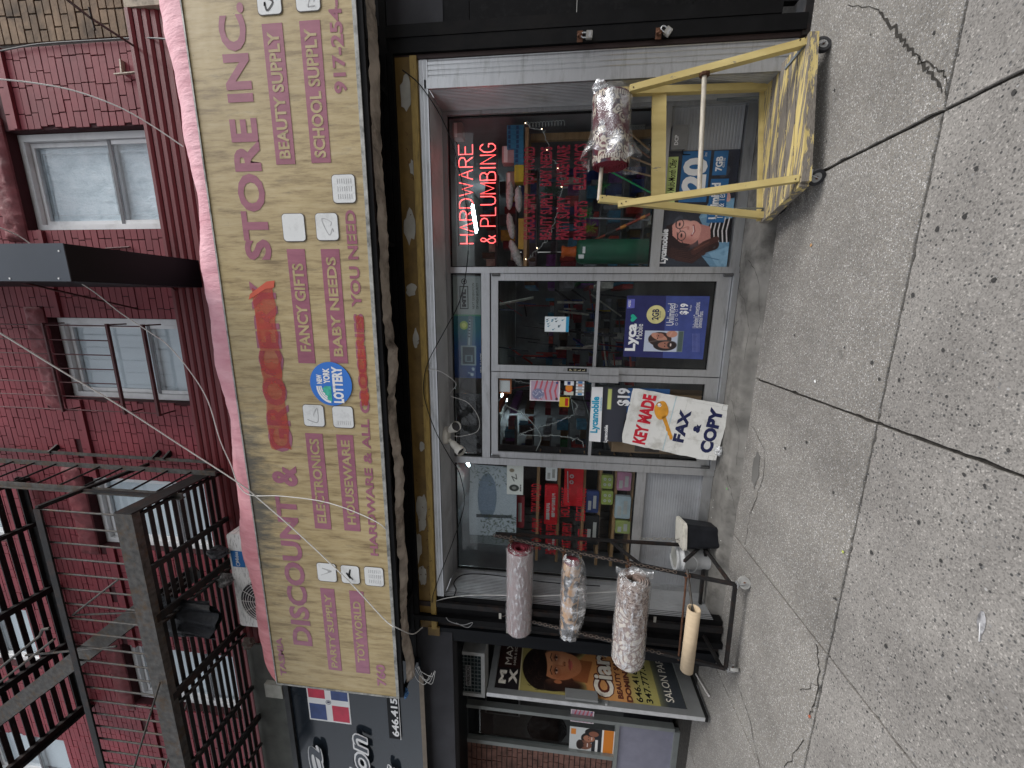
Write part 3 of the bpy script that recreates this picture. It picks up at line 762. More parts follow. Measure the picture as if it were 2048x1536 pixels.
def mauve_mat():
    m, n, b = new_mat('faded_mauve_vinyl'); v = pos_map(n, (1, 1, .2)); f = noise(n, v, 22, 5, .7)
    sep = N(n, 'ShaderNodeSeparateXYZ'); n.links.new(pos_map(n), sep.inputs[0]); mr = N(n, 'ShaderNodeMapRange'); mr.inputs[1].default_value = -3.0; mr.inputs[2].default_value = 0.2; n.links.new(sep.outputs[0], mr.inputs[0])
    a = ramp(n, f, [(.3, (.27, .105, .165)), (.7, (.38, .165, .22))]); c = ramp(n, f, [(.3, (.23, .06, .10)), (.7, (.32, .10, .15))])
    n.links.new(mix(n, mr.outputs[0], a, c), b.inputs['Base Color']); b.inputs['Roughness'].default_value = .5; return m
mauve = mauve_mat()
orange_red = M('sprayed_orange_red', (.50, .085, .045), .6, 0, .3, 4, .1, (1, 1, .5))
bl = at(793, 1393, Y=AY); br_ = at(715, 0, Y=AY); tl = at(548, 1365, Y=AY); tr_ = at(372, 0, Y=AY)
ZA0, ZA1, XA0, XA1 = (bl.z+br_.z)/2, (tl.z+tr_.z)/2, (bl.x+tl.x)/2, 3.9
b = MB(); b.box(XA0, XA1, AY, AY+.02, ZA0, ZA1); b.build('sign_face', awm, aw)
b = MB(); b.box(XA0-.008, XA1, AY-.012, AY-.002, ZA0-.012, ZA0+.016); b.box(XA0-.008, XA1, AY-.008, AY-.002, ZA1-.005, ZA1+.006); b.box(XA0-.010, XA0+.004, AY-.010, AY-.002, ZA0+.017, ZA1-.006)
b.build('edge_trim', M('grey_edge_trim', (.32, .32, .30), .5, .3, .3, 20, .2, dirt='222222', dirt_amt=.8, dscale=9), aw)
b = MB(); b.box(XA0, XA1, AY+.0, AY+.03, ZA0-.05, ZA0-.014); b.box(XA0, XA0+.03, AY+.02, WALL, ZA0-.045, ZA0-.015); b.box(XA0, XA1, WALL-.03, WALL-.005, ZA0-.05, ZA0+.0); b.build('frame', black_metal, aw)
for X in (-2.2, -1.1, 0, 1.1, 2.2):
    b = MB(); b.beam((X, AY+.02, ZA0-.03), (X, WALL, ZA0-.03), .03, .03); b.build('strut', black_metal, aw)
# pink canopy top : bulging cloth from the face's top edge back to the wall
def pink_mat():
    m, n, b = new_mat('faded_pink_canvas'); v = pos_map(n, (3, 1, .8)); f = noise(n, v, 3, 5, .6)
    sep = N(n, 'ShaderNodeSeparateXYZ'); n.links.new(pos_map(n), sep.inputs[0]); mr = N(n, 'ShaderNodeMapRange'); mr.inputs[1].default_value = -3.2; mr.inputs[2].default_value = .5; n.links.new(sep.outputs[0], mr.inputs[0])
    a = ramp(n, f, [(.3, (.42, .10, .11)), (.7, (.66, .26, .27))]); c = ramp(n, f, [(.3, (.60, .27, .32)), (.7, (.78, .45, .50))])
    n.links.new(mix(n, mr.outputs[0], a, c), b.inputs['Base Color']); b.inputs['Roughness'].default_value = .7; bump(n, b, noise(n, v, 6, 5, .6), .6, .03); return m
pinkm = pink_mat()
n, mz = 150, 12; vs = []
for i in range(n+1):
    t = i/n; X = XA0+(XA1-XA0)*t; rag = .035*math.sin(X*3.1)+.022*math.sin(X*7.3+1)+random.gauss(0, .002)
    endk = min(1, (X-XA0)/.22); endk = math.sqrt(max(0, 1-(1-endk)**2))
    for j in range(mz+1):
        a = R(90)*j/mz; zz_ = ZA1+(.30+rag)*math.sin(a)*(.15+.85*endk)*(1 if j else 0); yy = AY-.004+(.30)*(1-math.cos(a))-.008*math.sin(X*21)*math.sin(a)*.6
        vs.append((X, yy, zz_+random.gauss(0, .0012)))
b = MB(); b.add(vs, [(i*(mz+1)+j, (i+1)*(mz+1)+j, (i+1)*(mz+1)+j+1, i*(mz+1)+j+1) for i in range(n) for j in range(mz)], True); b.build('canopy_top', pinkm, aw)
# torn lining hanging below
lin_m = M('torn_dirty_lining', (.36, .31, .26), .9, 0, .4, 6, .8, dirt='2a1d18', dirt_amt=.9, dscale=4)
n = 130; vs = []
for i in range(n+1):
    X = XA0+.12+(2.9-XA0)*i/n; dz = .035+.03*abs(math.sin(X*1.7+.4))+.02*math.sin(X*6)+random.uniform(-.008, .008)
    if X > .3: dz *= .6
    for j in range(5):
        t = j/4; vs.append((X, AY+.05+.16*t+random.uniform(-.008, .008), ZA0-.03-dz*math.sin(math.pi*(.15+.7*t))+random.uniform(-.005, .005)))
b = MB(); b.add(vs, [(i*5+j, (i+1)*5+j, (i+1)*5+j+1, i*5+j+1) for i in range(n) for j in range(4)], False); b.build('torn_lining', lin_m, aw)
# lettering
T = lambda s, bl, tr, mat=mauve, bold=.035, Y=AY-.0025, **k: text_px(s, bl, tr, Y, mat, aw, bold=bold, **k)
T('DISCOUNT', (626, 1293), (549, 991), bold=.034); T('&', (597, 974), (541, 929), bold=.036)
T('STORE', (545, 520), (457, 238), bold=.038); T('INC.', (508, 203), (431, 8), bold=.038)
T('TASMIA', (574, 1352), (551, 1274)); T('760', (773, 1373), (751, 1328), bold=.04)
T('917-254-', (695, 186), (655, -2), bold=.03)
T('HARDWARE & ALL', (757, 1112), (721, 838), bold=.03); T('YOU NEED', (724, 615), (689, 420), bold=.03)
T('GROCERY', (588, 905), (497, 562), mauve, .03)
T('GROCERIES', (740, 827), (706, 627), mauve, .04)
# band boxes with knocked-out beige words
for s, bb, bt, tb, tt in (('BEAUTY SUPPLY', (591, 328), (523, 48), (582, 317), (533, 64)), ('SCHOOL SUPPLY', (662, 325), (598, 42), (653, 315), (607, 57)),
        ('FANCY GIFTS', (631, 727), (573, 498), (623, 703), (583, 527)), ('BABY NEEDS', (696, 727), (641, 498), (687, 713), (651, 514)),
        ('ELECTRONICS', (663, 1059), (610, 866), (654, 1047), (618, 877)), ('HOUSEWARE', (721, 1063), (672, 869), (713, 1050), (681, 880)),
        ('PARTY SUPPLY', (684, 1342), (640, 1176), (676, 1336), (648, 1188)), ('TOY WORLD', (740, 1348), (698, 1181), (731, 1326), (705, 1202))):
    x0, x1, z0, z1 = rect_px(bb, bt, AY-.0025); b = MB(); b.box(x0, x1, AY-.0025, AY-.0005, z0, z1); b.build('band', mauve, aw)
    text_px(s, tb, tt, AY-.004, awm, aw, bold=.03)
# sprayed-over words
def spray_mat():
    m = bpy.data.materials.new('translucent_orange_spray'); m.use_nodes = True; n = m.node_tree; bb = n.nodes['Principled BSDF']
    v = pos_map(n, (1, 1, .6)); f = noise(n, v, 5, 4, .6)
    n.links.new(ramp(n, f, [(.35, (.42, .02, .012)), (.7, (.56, .065, .025))]), bb.inputs['Base Color']); bb.inputs['Roughness'].default_value = .6
    n.links.new(ramp(n, noise(n, v, 4, 4, .7), [(.3, .35), (.65, .72)]), bb.inputs['Alpha']); MATS['sp'] = m; return m
spm = spray_mat()
def ragged(bl, tr, Y, mat, seed, amp=.02, n=22, name='spray_paint'):
    r = random.Random(seed); x0, x1, z0, z1 = rect_px(bl, tr, Y); pts = []
    for k in range(n): pts.append(Vector((x0+(x1-x0)*k/n, Y, z0+r.uniform(-amp, amp)*.6)))
    for k in range(5): pts.append(Vector((x1+r.uniform(-amp, amp), Y, z0+(z1-z0)*k/5)))
    for k in range(n): pts.append(Vector((x1-(x1-x0)*k/n, Y, z1+r.uniform(-amp, amp)*.6)))
    for k in range(5): pts.append(Vector((x0+r.uniform(-amp, amp), Y, z1-(z1-z0)*k/5)))
    b = MB(); b.poly(pts); return b.build(name, mat, aw)
ragged((582, 900), (502, 575), AY-.0045, spm, 1); ragged((738, 812), (710, 632), AY-.0045, spm, 2, .012)
b = MB(); b.poly([at(*q, Y=AY-.005) for q in ((497, 600), (500, 588), (533, 563), (549, 561), (548, 575), (530, 578))]); b.build('spray_paint', orange_red, aw)
# blank white stickers
edge_d = M('sticker_shadow_edge', (.10, .085, .07), .7, 0, .2, 9, 0)
sk = M('white_sticker', (.70, .71, .70), .45, 0, .05, 6, .05, dirt='8a8a88', dirt_amt=.4, dscale=12)
graph = M('faint_sticker_graphic', (.42, .42, .42), .6, 0, .3, 20, 0); graph_d = M('dark_sticker_graphic', (.06, .06, .06), .6, 0, .3, 20, 0)
for i, (x0_, x1_, y0_, y1_) in enumerate(((563, 612, 428, 482), (630, 678, 427, 480), (663, 712, 350, 405), (512, 564, -20, 27), (590, 641, -22, 20), (605, 650, 809, 853), (664, 708, 812, 856), (633, 674, 1125, 1164), (681, 720, 1130, 1168), (728, 768, 1133, 1173))):
    a0, a1, z0, z1 = rect_px((x1_, y1_), (x0_, y0_), AY-.004)
    b = MB(); b.poly(rr_outline(a0-.006, a1+.004, z0-.006, z1+.004, .028, AY-.0042)); b.build('sticker_edge', edge_d, aw)
    b = MB(); b.poly(rr_outline(a0, a1, z0, z1, .026, AY-.0056)); s_ = b.build('sticker', sk, aw)
    w_, h_ = a1-a0, z1-z0; r = random.Random(i+3)
    if i in (1, 2, 5, 6, 7, 8, 9, 4, 3):
        b = MB()
        if i in (2, 9, 6):
            for k in range(7):
                for q in range(3 if i != 6 else 1): b.beam((a0+w_*(.14+.27*q), AY-.0062, z0+h_*(.16+.1*k)), (a0+w_*(.14+.27*q+.18), AY-.0062, z0+h_*(.16+.1*k)), .0008, .004)
        else:
            pts = smooth_path([(a0+w_*r.uniform(.15, .85), AY-.0062, z0+h_*r.uniform(.15, .85)) for _ in range(6)], 5)
            for p, q in zip(pts, pts[1:]): b.beam(p, q, .0008, .006 if i not in (3, 8) else .014, (0, 1, 0)) if False else b.beam(p, q, .006 if i not in (3, 8) else .013, .0008, (0, 1, 0))
        b.build('sticker_print', graph_d if i in (3, 8) else graph, s_)
# lottery roundel
c = at(662, 768, Y=AY-.008); rr = (at(662, 725, Y=AY-.008).x-at(662, 812, Y=AY-.008).x)/2
lot = MB(); lot.poly([(c.x+rr*math.cos(k*math.pi/24), AY-.010, c.z+rr*.99*math.sin(k*math.pi/24)) for k in range(48)], (0, .004, 0)); lo = lot.build('roundel', M('lottery_blue', (.03, .17, .58), .4, 0, .05, 4, 0), aw)
text('NEW', c.x+.0*rr, c.x+.42*rr, c.z+.40*rr, c.z+.66*rr, AY-.0115, wt, lo, bold=.05); text('YORK', c.x+.02*rr, c.x+.72*rr, c.z+.02*rr, c.z+.34*rr, AY-.0115, wt, lo, bold=.05)
text('LOTTERY', c.x-.86*rr, c.x+.80*rr, c.z-.58*rr, c.z-.08*rr, AY-.0115, wt, lo, bold=.05)
b = MB()
for r0, r1 in ((.50, .58), (.60, .68), (.70, .80)):
    for k in range(8):
        a, q = R(92+k*10.6), R(92+(k+1)*10.6); b.quad(*[(c.x-.08*rr+rad*rr*math.cos(t), AY-.0114, c.z+.02*rr+rad*rr*.86*math.sin(t)) for rad, t in ((r0, a), (r1, a), (r1, q), (r0, q))])
b.build('rainbow', wt, lo)
b = MB(); b.poly([(c.x+u*rr, AY-.0120, c.z+v_*rr) for u, v_ in ((-.82, .0), (-.1, .0), (-.1, .30), (-.16, .34), (-.2, .46), (-.26, .36), (-.32, .36), (-.36, .44), (-.42, .28), (-.5, .32), (-.56, .20), (-.7, .22))]); b.build('skyline', M('lottery_green', (.05, .42, .30), .4, 0, .3, 30, 0), lo)
# ================================================================ HARDWARE STORE FRONT
sf = empty('hardware_storefront', 'aluminium and glass hardware store front with double doors under the beige awning', 'storefront', (0, 0, -.05))
XRr, XLl, ZH = 2.249, -2.246, 2.497
rub_b = M('black_seal', (.012, .012, .012), .6, 0, .2, 9, 0)
def ribbed(name, mat, axis, a0, a1, o, e, length, pitch, depth, nrm, parent=sf):
    """corrugated sheet: profile runs along `axis` from a0 to a1, ribs run along `length` vector starting at point o"""
    o = Vector(o); ax = Vector(axis); Lv = Vector(length); nn = Vector(nrm); vs = []; n = max(2, int((a1-a0)/pitch))
    p = (a1-a0)/n; pr = []
    for k in range(n):
        t = a0+k*p; pr += [(t, 0), (t+p*.55, 0), (t+p*.68, -depth), (t+p*.87, -depth)]
    pr.append((a1, 0))
    for t, d in pr: q = o+ax*t+nn*d; vs += [q, q+Lv]
    b = MB(); b.add(vs, [(2*i, 2*i+2, 2*i+3, 2*i+1) for i in range(len(pr)-1)]); return b.build(name, mat, parent)
OUT = -.39
# reveals
ribbed('ribbed_soffit', alu_d, (0, 1, 0), OUT, -.02, (XLl, 0, ZH+.03), None, (XRr-XLl, 0, 0), .026, .004, (0, 0, -1))
ribbed('ribbed_reveal', alu_d, (0, 1, 0), OUT+.01, -.02, (XRr+.002, 0, -.06), None, (0, 0, ZH+.09), .021, .004, (-1, 0, 0))
ribbed('ribbed_reveal', alu_d, (0, 1, 0), OUT+.01, -.02, (XLl-.002, 0, -.06), None, (0, 0, ZH+.09), .021, .004, (1, 0, 0))
ribbed('ribbed_pilaster', alu, (1, 0, 0), XRr+.06, 2.445, (0, OUT, -.10), None, (0, 0, 2.66), .032, .005, (0, -1, 0))
b = MB(); b.box(XRr-.0, XRr+.06, OUT-.006, OUT+.02, -.10, 2.56); b.build('corner_trim', alu, sf)
b = MB(); b.box(XLl, 2.445, OUT-.004, OUT+.02, ZH+.034, 2.605); b.build('header_trim', alu, sf)
ribbed('ribbed_header', alu_d, (0, 0, 1), 2.545, 2.60, (XLl, OUT-.006, 0), None, (2.445-XLl, 0, 0), .02, .004, (0, -1, 0))
# main frame
def fr(x0, x1, z0, z1, name='frame', y0=-.035, y1=.035, mat=alu, parent=sf):
    b = MB(); b.box(x0, x1, y0, y1, z0, z1); return b.build(name, mat, parent)
ms, mL0, mL1, mR0, mR1 = .045, -.955, -.885, .915, .968
fr(XLl, XRr, ZH-.012, ZH+.028, 'head_frame')
fr(XLl, XLl+.04, -.05, ZH-.013, 'jamb'); fr(XRr-.03, XRr, -.05, ZH-.013, 'jamb')
fr(mL0, mL1, -.05, ZH-.013, 'mullion', -.045, .04); fr(mR0, mR1, -.05, ZH-.013, 'mullion', -.045, .04)
ztb = at(965, 730, Y=0).z; ztb0 = at(981, 730, Y=0).z
fr(mL1, mR0, ztb0, ztb, 'transom_bar', -.04, .035)
zr1 = at(1303, 470, Y=0).z; zr0 = at(1322, 470, Y=0).z; zl1 = at(1265, 1040, Y=0).z; zl0 = at(1283, 1040, Y=0).z
fr(mR1, XRr-.03, zr0, zr1, 'sill_rail', -.032); fr(XLl+.04, mL0, zl0, zl1, 'sill_rail', -.032)
fr(mR1, XRr-.03, -.05, .03, 'base_rail', -.032); fr(XLl+.04, mL0, -.05, .04, 'base_rail', -.032)
fr(mL1, mR0, -.05, -.005, 'threshold', -.06, .05)
for x0, x1, zt in ((mR1, XRr-.03, zr0), (XLl+.04, mL0, zl0)):
    ribbed('bulkhead_panel', M('grey_bulkhead', (.30, .31, .325), .45, .1, .08, 4, .05, dirt='6b6660', dirt_amt=.4), (0, 0, 1), .041, zt-.001, (x0, 0, 0), None, (x1-x0, 0, 0), .024, .0015, (0, -1, 0))
def pane(x0, x1, z0, z1, y=0., parent=sf, mat=glass, name='pane'):
    b = MB(); b.box(x0, x1, y-.003, y+.003, z0, z1); return b.build(name, mat, parent)
pane(mR1, XRr-.03, zr1, ZH-.012); pane(XLl+.04, mL0, zl1, ZH-.012); pane(mL1, mR0, ztb, ZH-.012)
for x0, x1, z0, z1 in ((mR1, XRr-.03, zr1, ZH-.012), (XLl+.04, mL0, zl1, ZH-.012), (mL1, mR0, ztb, ZH-.012)):
    b = MB(); bar_frame(b, x0, x1, -.012, .012, z0, z1, .010); b.build('seal', rub_b, sf)
# double doors
def door(x0, x1, side, lab):
    z0, z1 = .0, ztb0-.012; st, tr, br, mr = .062, .065, .115, at(1193, 640, Y=0).z
    b = MB(); y0, y1 = -.028, .022
    b.box(x0, x0+st, y0, y1, z0, z1); b.box(x1-st, x1, y0, y1, z0, z1)
    b.box(x0+st, x1-st, y0+.001, y1-.001, z0, z0+br); b.box(x0+st, x1-st, y0+.001, y1-.001, z1-tr, z1)
    b.box(x0+st, x1-st, y0+.004, y1-.004, mr-.014, mr+.014)
    d = b.build('door', alu, sf); d['label'] = lab
    pane(x0+st, x1-st, z0+br, mr-.014, 0, d); pane(x0+st, x1-st, mr+.014, z1-tr, 0, d)
    b = MB(); bar_frame(b, x0+st, x1-st, -.010, .010, z0+br, z1-tr, .007); b.build('seal', rub_b, d)
    hx = x1-st/2 if side > 0 else x0+st/2   # meeting stile
    zh = at(1208, 740, Y=-.06).z
    b = MB(); b.box(hx-.036, hx+.036, -.078, -.058, zh-.135, zh+.135)
    b.box(hx-.030, hx+.030, -.090, -.079, zh-.133, zh+.133) ; b.box(hx-.012, hx+.012, -.058, -.029, zh-.10, zh-.07); b.box(hx-.012, hx+.012, -.058, -.029, zh+.07, zh+.10); b.build('handle', alu, d)
    px_ = x0+.01 if side > 0 else x1-.01
    for z in (z0+.03, z1-.05):
        b = MB(); b.tube([(px_, -.04, z-.03), (px_, -.04, z+.04)], .014, 8); b.build('pivot_hinge', M('dark_hinge', (.10, .10, .10), .5, .5), d)
    return d, hx, zh
dl, hxl, zh = door(mL1+.004, -.004, 1, 'left glass door behind the key sign')
dr, hxr, _ = door(.004, mR0-.004, -1, 'right glass door with the small pull plate')
# PULL plate and lock cylinders on the right leaf
b = MB(); b.box(.02, .052, -.0315, -.0285, zh+.155, zh+.335); pp = b.build('pull_plate', M('black_plate', (.015, .015, .013), .4), dr)
zt_ = zh+.33
for k, ch in enumerate('PULL'): text(ch, .028, .044, zh+.292-k*.040, zh+.318-k*.040, -.0322, M('plate_gold', (.5, .45, .3), .4, .3), pp, bold=.04)
for z in (zh+.37, zh-.20):
    b = MB(); b.ring((.036, -.033, z), (0, 1, 0), .0, .016, .008, 16); b.ring((.036, -.040, z), (0, 1, 0), .008, .011, .008, 12); b.build('lock_cylinder', alu, dr)

# black roller shutter housing and yellow timber header above it
sh = empty('roller_shutter_box', 'black ribbed roller shutter housing running under the awning', 'shutter', (0, -.45, 2.8))
for i, (z0, z1, y) in enumerate(((2.975, 3.06, -.50), (2.925, 2.974, -.475), (2.878, 2.924, -.462), (2.832, 2.877, -.452), (2.782, 2.831, -.444))):
    b = MB(); b.box(-2.62, 2.47, y, WALL-.0, z0, z1-.004); b.box(-2.62, 2.47, y+.012, WALL, z1-.004, z1); b.build('housing_panel', black_metal, sh)
hd = empty('timber_header', 'peeling yellow painted timber header above the aluminium shop front', 'header', (0, -.42, 2.6))
b = MB(); b.box(-2.62, 2.46, OUT-.018, OUT+.05, 2.66, 2.781); b.build('board', yellow_paint, hd)
b = MB(); b.box(-2.62, 2.46, OUT-.034, OUT+.02, 2.607, 2.659); b.build('trim_board', M('bright_yellow_trim', (.30, .20, .05), .55, 0, .2, 9, .3, (1, 1, 4), dirt='4a3a20', dirt_amt=.6, dscale=7), hd)
peel = M('peeled_white_board', (.36, .35, .31), .8, 0, .15, 9, .4)
for k, (xa, xb, ya, yb) in enumerate(((800, 826, 150, 222), (818, 832, 318, 352), (806, 832, 418, 488), (812, 834, 566, 594), (826, 838, 656, 700), (832, 856, 982, 1062), (822, 846, 1062, 1128), (836, 856, 1130, 1172), (838, 850, 880, 905))):
    r = random.Random(k); Y = OUT-.021; pts = []
    for i in range(16):
        a = 2*math.pi*i/16; q = r.uniform(.7, 1.12); cc = at((xa+xb)/2+(xb-xa)/2*math.sin(a)*q, (ya+yb)/2+(yb-ya)/2*math.cos(a)*q, Y=Y)
        pts.append((cc.x, Y-r.uniform(0, .004), min(2.778, max(2.664, cc.z))))
    b = MB(); b.poly(pts); b.build('peeled_patch', peel, hd)
b = MB()
for _ in range(26):
    X = random.uniform(-2.3, 2.3); Z = random.choice((2.66, 2.7, 2.74, 2.63)); a = random.uniform(0, 6)
    b.tube([(X, OUT-.04, Z), (X+.01*math.cos(a), OUT-.055, Z+.012*math.sin(a)), (X+.02*math.cos(a+1), OUT-.058, Z+.015*math.sin(a+1))], .002, 5)
b.build('bent_nails', rust, hd)

# right: black metal gate with hasps and padlocks
gt = empty('black_gate', 'black metal gate and wall panel with two padlocks at the right edge', 'gate', (2.9, OUT, -.1))
GY = OUT-.005
b = MB(); b.box(2.447, 2.475, GY-.01, GY+.06, -.12, 3.0); b.build('guide_rail', M('brown_black_rail', (.035, .022, .020), .5, .3), gt)
b = MB(); b.box(2.478, 2.575, GY-.03, GY+.06, -.12, 3.0); b.build('post', black_metal, gt)
b = MB(); b.box(2.579, 2.66, GY-.034, GY+.05, .05, 2.95); b.build('post', black_metal, gt)
for z0, z1 in ((-.06, .62), (.625, 1.42), (1.425, 2.2), (2.205, 3.0)):
    b = MB(); b.box(2.662, 4.2, GY+.0, GY+.05, z0, z1); b.build('panel', M('black_gate_panel', (.004, .004, .0045), .6, .0, .3, 4, .15, dirt='3c3c3c', dirt_amt=.2, dscale=22), gt)
b = MB(); b.box(2.45, 4.2, GY-.02, GY+.1, -.20, -.10); b.build('base_plate', rust_black, gt)
brass = M('padlock_steel', (.55, .54, .50), .3, .85, .1, 9, 0)
def padlock(x, y, tilt, lab):
    p = at(x, y, Y=GY-.06); o = empty('padlock', lab, 'padlock', p, rot=(0, tilt, 0))
    b = MB(); b.poly(rr_outline(-.024, .024, -.03, .014, .006, (Vector((0, -.011, 0)), Vector((1, 0, 0)), Vector((0, 0, 1)))), (0, .022, 0)); b.build('body', brass, o, True)
    b = MB(); b.tube([(-.015, 0, .012), (-.015, 0, .03)]+[(-.015*math.cos(R(k*18)), 0, .03+.016*math.sin(R(k*18))) for k in range(1, 10)]+[(.015, 0, .03), (.015, 0, .012)], .0042, 8); b.build('shackle', alu, o, True)
    b = MB(); b.box(-.018, .018, -.0125, -.0112, -.02, -.004); b.build('face_plate', M('padlock_label', (.3, .3, .3), .5), o, True)
    return o
padlock(1176, 70, 0.05, 'upper silver padlock hanging on the black gate post')
padlock(1334, 62, R(35), 'lower tilted rusty padlock hanging on the black gate post')
for x, y in ((1160, 72), (1318, 66)):
    p = at(x, y, Y=GY-.05); b = MB(); b.ring((p.x, GY-.055, p.z), (1, 0, 0), .012, .02, .01, 12); b.beam((p.x-.03, GY-.036, p.z), (p.x+.04, GY-.036, p.z), .003, .04); b.build('hasp', rust, gt)

# left: black shutter guide posts between the two shops
lp = empty('shutter_posts', 'black metal shutter guide posts between the hardware store and the salon', 'post', (-2.6, OUT, -.12))
for x0, x1, y, mt in ((-2.30, XLl-.004, OUT, black_metal), (-2.355, -2.302, OUT-.03, rust_black), (-2.44, -2.357, OUT-.012, black_metal), (-2.50, -2.443, OUT-.06, black_metal), (-2.60, -2.502, OUT+.01, rust_black)):
    b = MB(); b.box(x0, x1, y, OUT+.08, -.14, 3.0); b.build('post', mt, lp)
b = MB(); b.box(-2.66, -2.61, OUT-.015, OUT+.05, -.14, 2.6); b.box(-2.75, -2.67, OUT+.02, OUT+.05, -.14, 2.75); b.build('post', black_gloss, lp)
b = MB(); b.box(-2.70, -2.60, OUT-.03, OUT-.01, 2.58, 2.70); b.build('timber_end', yellow_paint, lp)
for x, y in ((1310, 1240), (1000, 1233), (1015, 1262)):
    p = at(x, y, Y=OUT-.07); b = MB(); b.box(p.x-.03, p.x+.03, OUT-.066, OUT-.0625, p.z-.012, p.z+.012); b.build('torn_tape', peel, lp)

# ================================================================ SHOP INTERIOR
inn = empty('shop_interior', 'dim shop interior with ceiling, walls and floor behind the glass', 'interior', (0, 2.2, 0))
def wallbox(x0, x1, y0, y1, z0, z1, name, mat):
    b = MB(); b.box(x0, x1, y0, y1, z0, z1); return b.build(name, mat, inn)
wall_in = M('shop_wall', (.16, .16, .17), .8, 0, .3, 2, .1)
wallbox(XLl-.05, XRr+.05, 9.4, 9.5, -.05, 2.8, 'back_wall', wall_in); wallbox(XLl-.15, XLl-.06, .05, 9.39, -.05, 2.8, 'side_wall', wall_in); wallbox(XRr+.06, XRr+.15, .05, 9.39, -.05, 2.8, 'side_wall', wall_in)
wallbox(XLl-.05, XRr+.05, .06, 9.39, -.06, -.01, 'floor', M('shop_floor', (.10, .095, .09), .5, 0, .3, 2, .05)); wallbox(XLl-.15, XRr+.15, .06, 9.5, 2.81, 2.88, 'ceiling', M('shop_ceiling', (.5, .5, .48), .8, 0, .2, 2, .1))
tube_m = M_emit('fluorescent_tube', (.80, .96, 1.0), 30.0)
for i, (x, y, l, rot) in enumerate([(*at(px, py, Z=2.715).xy[:], l, rt) for px, py, l, rt in ((1046, 640, 1.2, .9), (951, 438, .45, .8), (1010, 795, 1.2, .35), (938, 922, .35, .7), (1066, 640, 1.2, .9))]):
    o = empty('ceiling_lamp', ['white ceiling lamp seen through the right door', 'bluish ceiling lamp seen through the neon letters', 'white ceiling lamp seen through the left door', 'white ceiling lamp at the top of the left window', 'ceiling lamp far back in the shop'][i], 'lamp', (x, y, 2.74), rot=(0, 0, rot))
    b = MB(); b.box(-.06, .06, -l/2, l/2, .0, .04); b.build('housing', M('lamp_housing', (.5, .5, .5), .5), o, True)
    for s in (-.03, .03):
        b = MB(); b.tube([(s, -l/2+.02, -.015), (s, l/2-.02, -.015)], .012, 8); b.build('tube', tube_m, o, True)
goods_cols = ['7d2430', 'a7352f', '2b3f78', '27623f', 'c4a52c', '8d8f94', '3a3a42', '5b4a35', 'd7d3c8', '3f7d9a', '6d3c7e', 'b45a28', '22252c', '1c1e24', '2a2c33']
gm = [M('goods_'+c, c, .5, 0, .35, 18, 0) for c in goods_cols]
shelfm = M('tan_shelf_wood', (.33, .20, .10), .6, 0, .2, 5, .1, (1, 1, 5))
# distant racks: too crowded to count
gmv = [MB() for _ in gm]
def pack(x0, x1, y0, y1, levels, dens=1.):
    for z0, z1 in levels:
        X = x0
        while X < x1-.02:
            w_ = random.uniform(.02, .16); h = (z1-z0)*random.uniform(.25, .95); k = random.choice((2, 5, 6, 7, 10, 12, 1, 0, 8, 5, 9, random.randrange(len(gm)), random.randrange(len(gm))))
            yy = y0+random.uniform(0, .06)
            gmv[k].box(X, min(X+w_*.93, x1), yy, y1, z0, z0+h); X += w_
LV = [(.25*k+.02, .25*(k+1)-.02) for k in range(0, 10)]
pack(-2.2, -.95, 1.5, 1.7, LV); pack(.95, 2.2, 1.3, 1.5, LV); pack(-.8, .75, 3.4, 3.6, LV[:7])
gall = gm; 
pack(.85, .95, 1.5, 2.6, LV[2:8]); pack(-.95, -.85, 1.8, 3, LV)
for _ in range(70):
    X = random.uniform(-.8, .85); Z = random.uniform(.3, 2.1); Y = random.uniform(1.8, 3.2); L = random.uniform(.15, .6); a = random.choice((0, 0, .1, -.2, 1.4, .6))
    gmv[random.choice((0, 1, 6, 8, 12, 13, 2))].tube([(X, Y, Z), (X+L*math.sin(a), Y, Z+L*math.cos(a))], random.uniform(.006, .02), 6)
gp = empty('merchandise', 'crowded dim racks of mixed goods at the back of the shop', 'goods', (0, 2, 0)); 
for k, g_ in enumerate(gmv):
    if g_.v: o = g_.build('goods', gm[k], gp); o['kind'] = 'stuff'
b = MB()
for z0, z1 in LV:
    b.box(-2.2, -.95, 1.48, 1.72, z0-.018, z0-.002); b.box(.95, 2.2, 1.28, 1.52, z0-.018, z0-.002); (b.box(-.8, .75, 3.38, 3.62, z0-.018, z0-.002) if z0 < 1.7 else None)
b.build('rack_shelf', M('rack_metal', (.14, .14, .15), .5), gp)

# ---- right window display
rw = empty('window_shelf', 'brown wooden shelf behind the right window carrying boxes and wrapped rolls', 'shelf', (1.6, .3, 1.5))
SY = .22
zsh = at(1049, 400, Y=SY).z
b = MB(); b.box(.98, 2.2, SY-.02, SY+.35, zsh-.03, zsh); b.build('shelf_board', shelfm, rw)
b = MB(); p = at(1180, 270, Y=.45); b.box(p.x-.03, p.x+.03, .45, .5, .6, zsh-.032); b.build('shelf_post', shelfm, rw)
def gbox(name, lab, cat, bl, tr, Y, dep, mat, group=None, n=1, edge=None):
    x0, x1, z0, z1 = rect_px(bl, tr, Y)
    o = empty(name, lab, cat, ((x0+x1)/2, Y+dep/2, z0), group)
    b = MB(); b.poly(rr_outline(x0, x1, z0, z1, min(x1-x0, z1-z0)*.06, Y, 1), (0, dep, 0)); b.build('box_body', mat, o)
    b = MB(); b.box(x0+.004, x1-.004, Y-.002, Y-.0005, z0+(z1-z0)*.55, z0+(z1-z0)*.85); b.build('print_band', edge or wt, o)
    return o
blueb = M('light_blue_carton', (.035, .20, .36), .5, 0, .1, 8, 0); dkb = M('dark_blue_print', (.02, .06, .16), .5)
k = 0
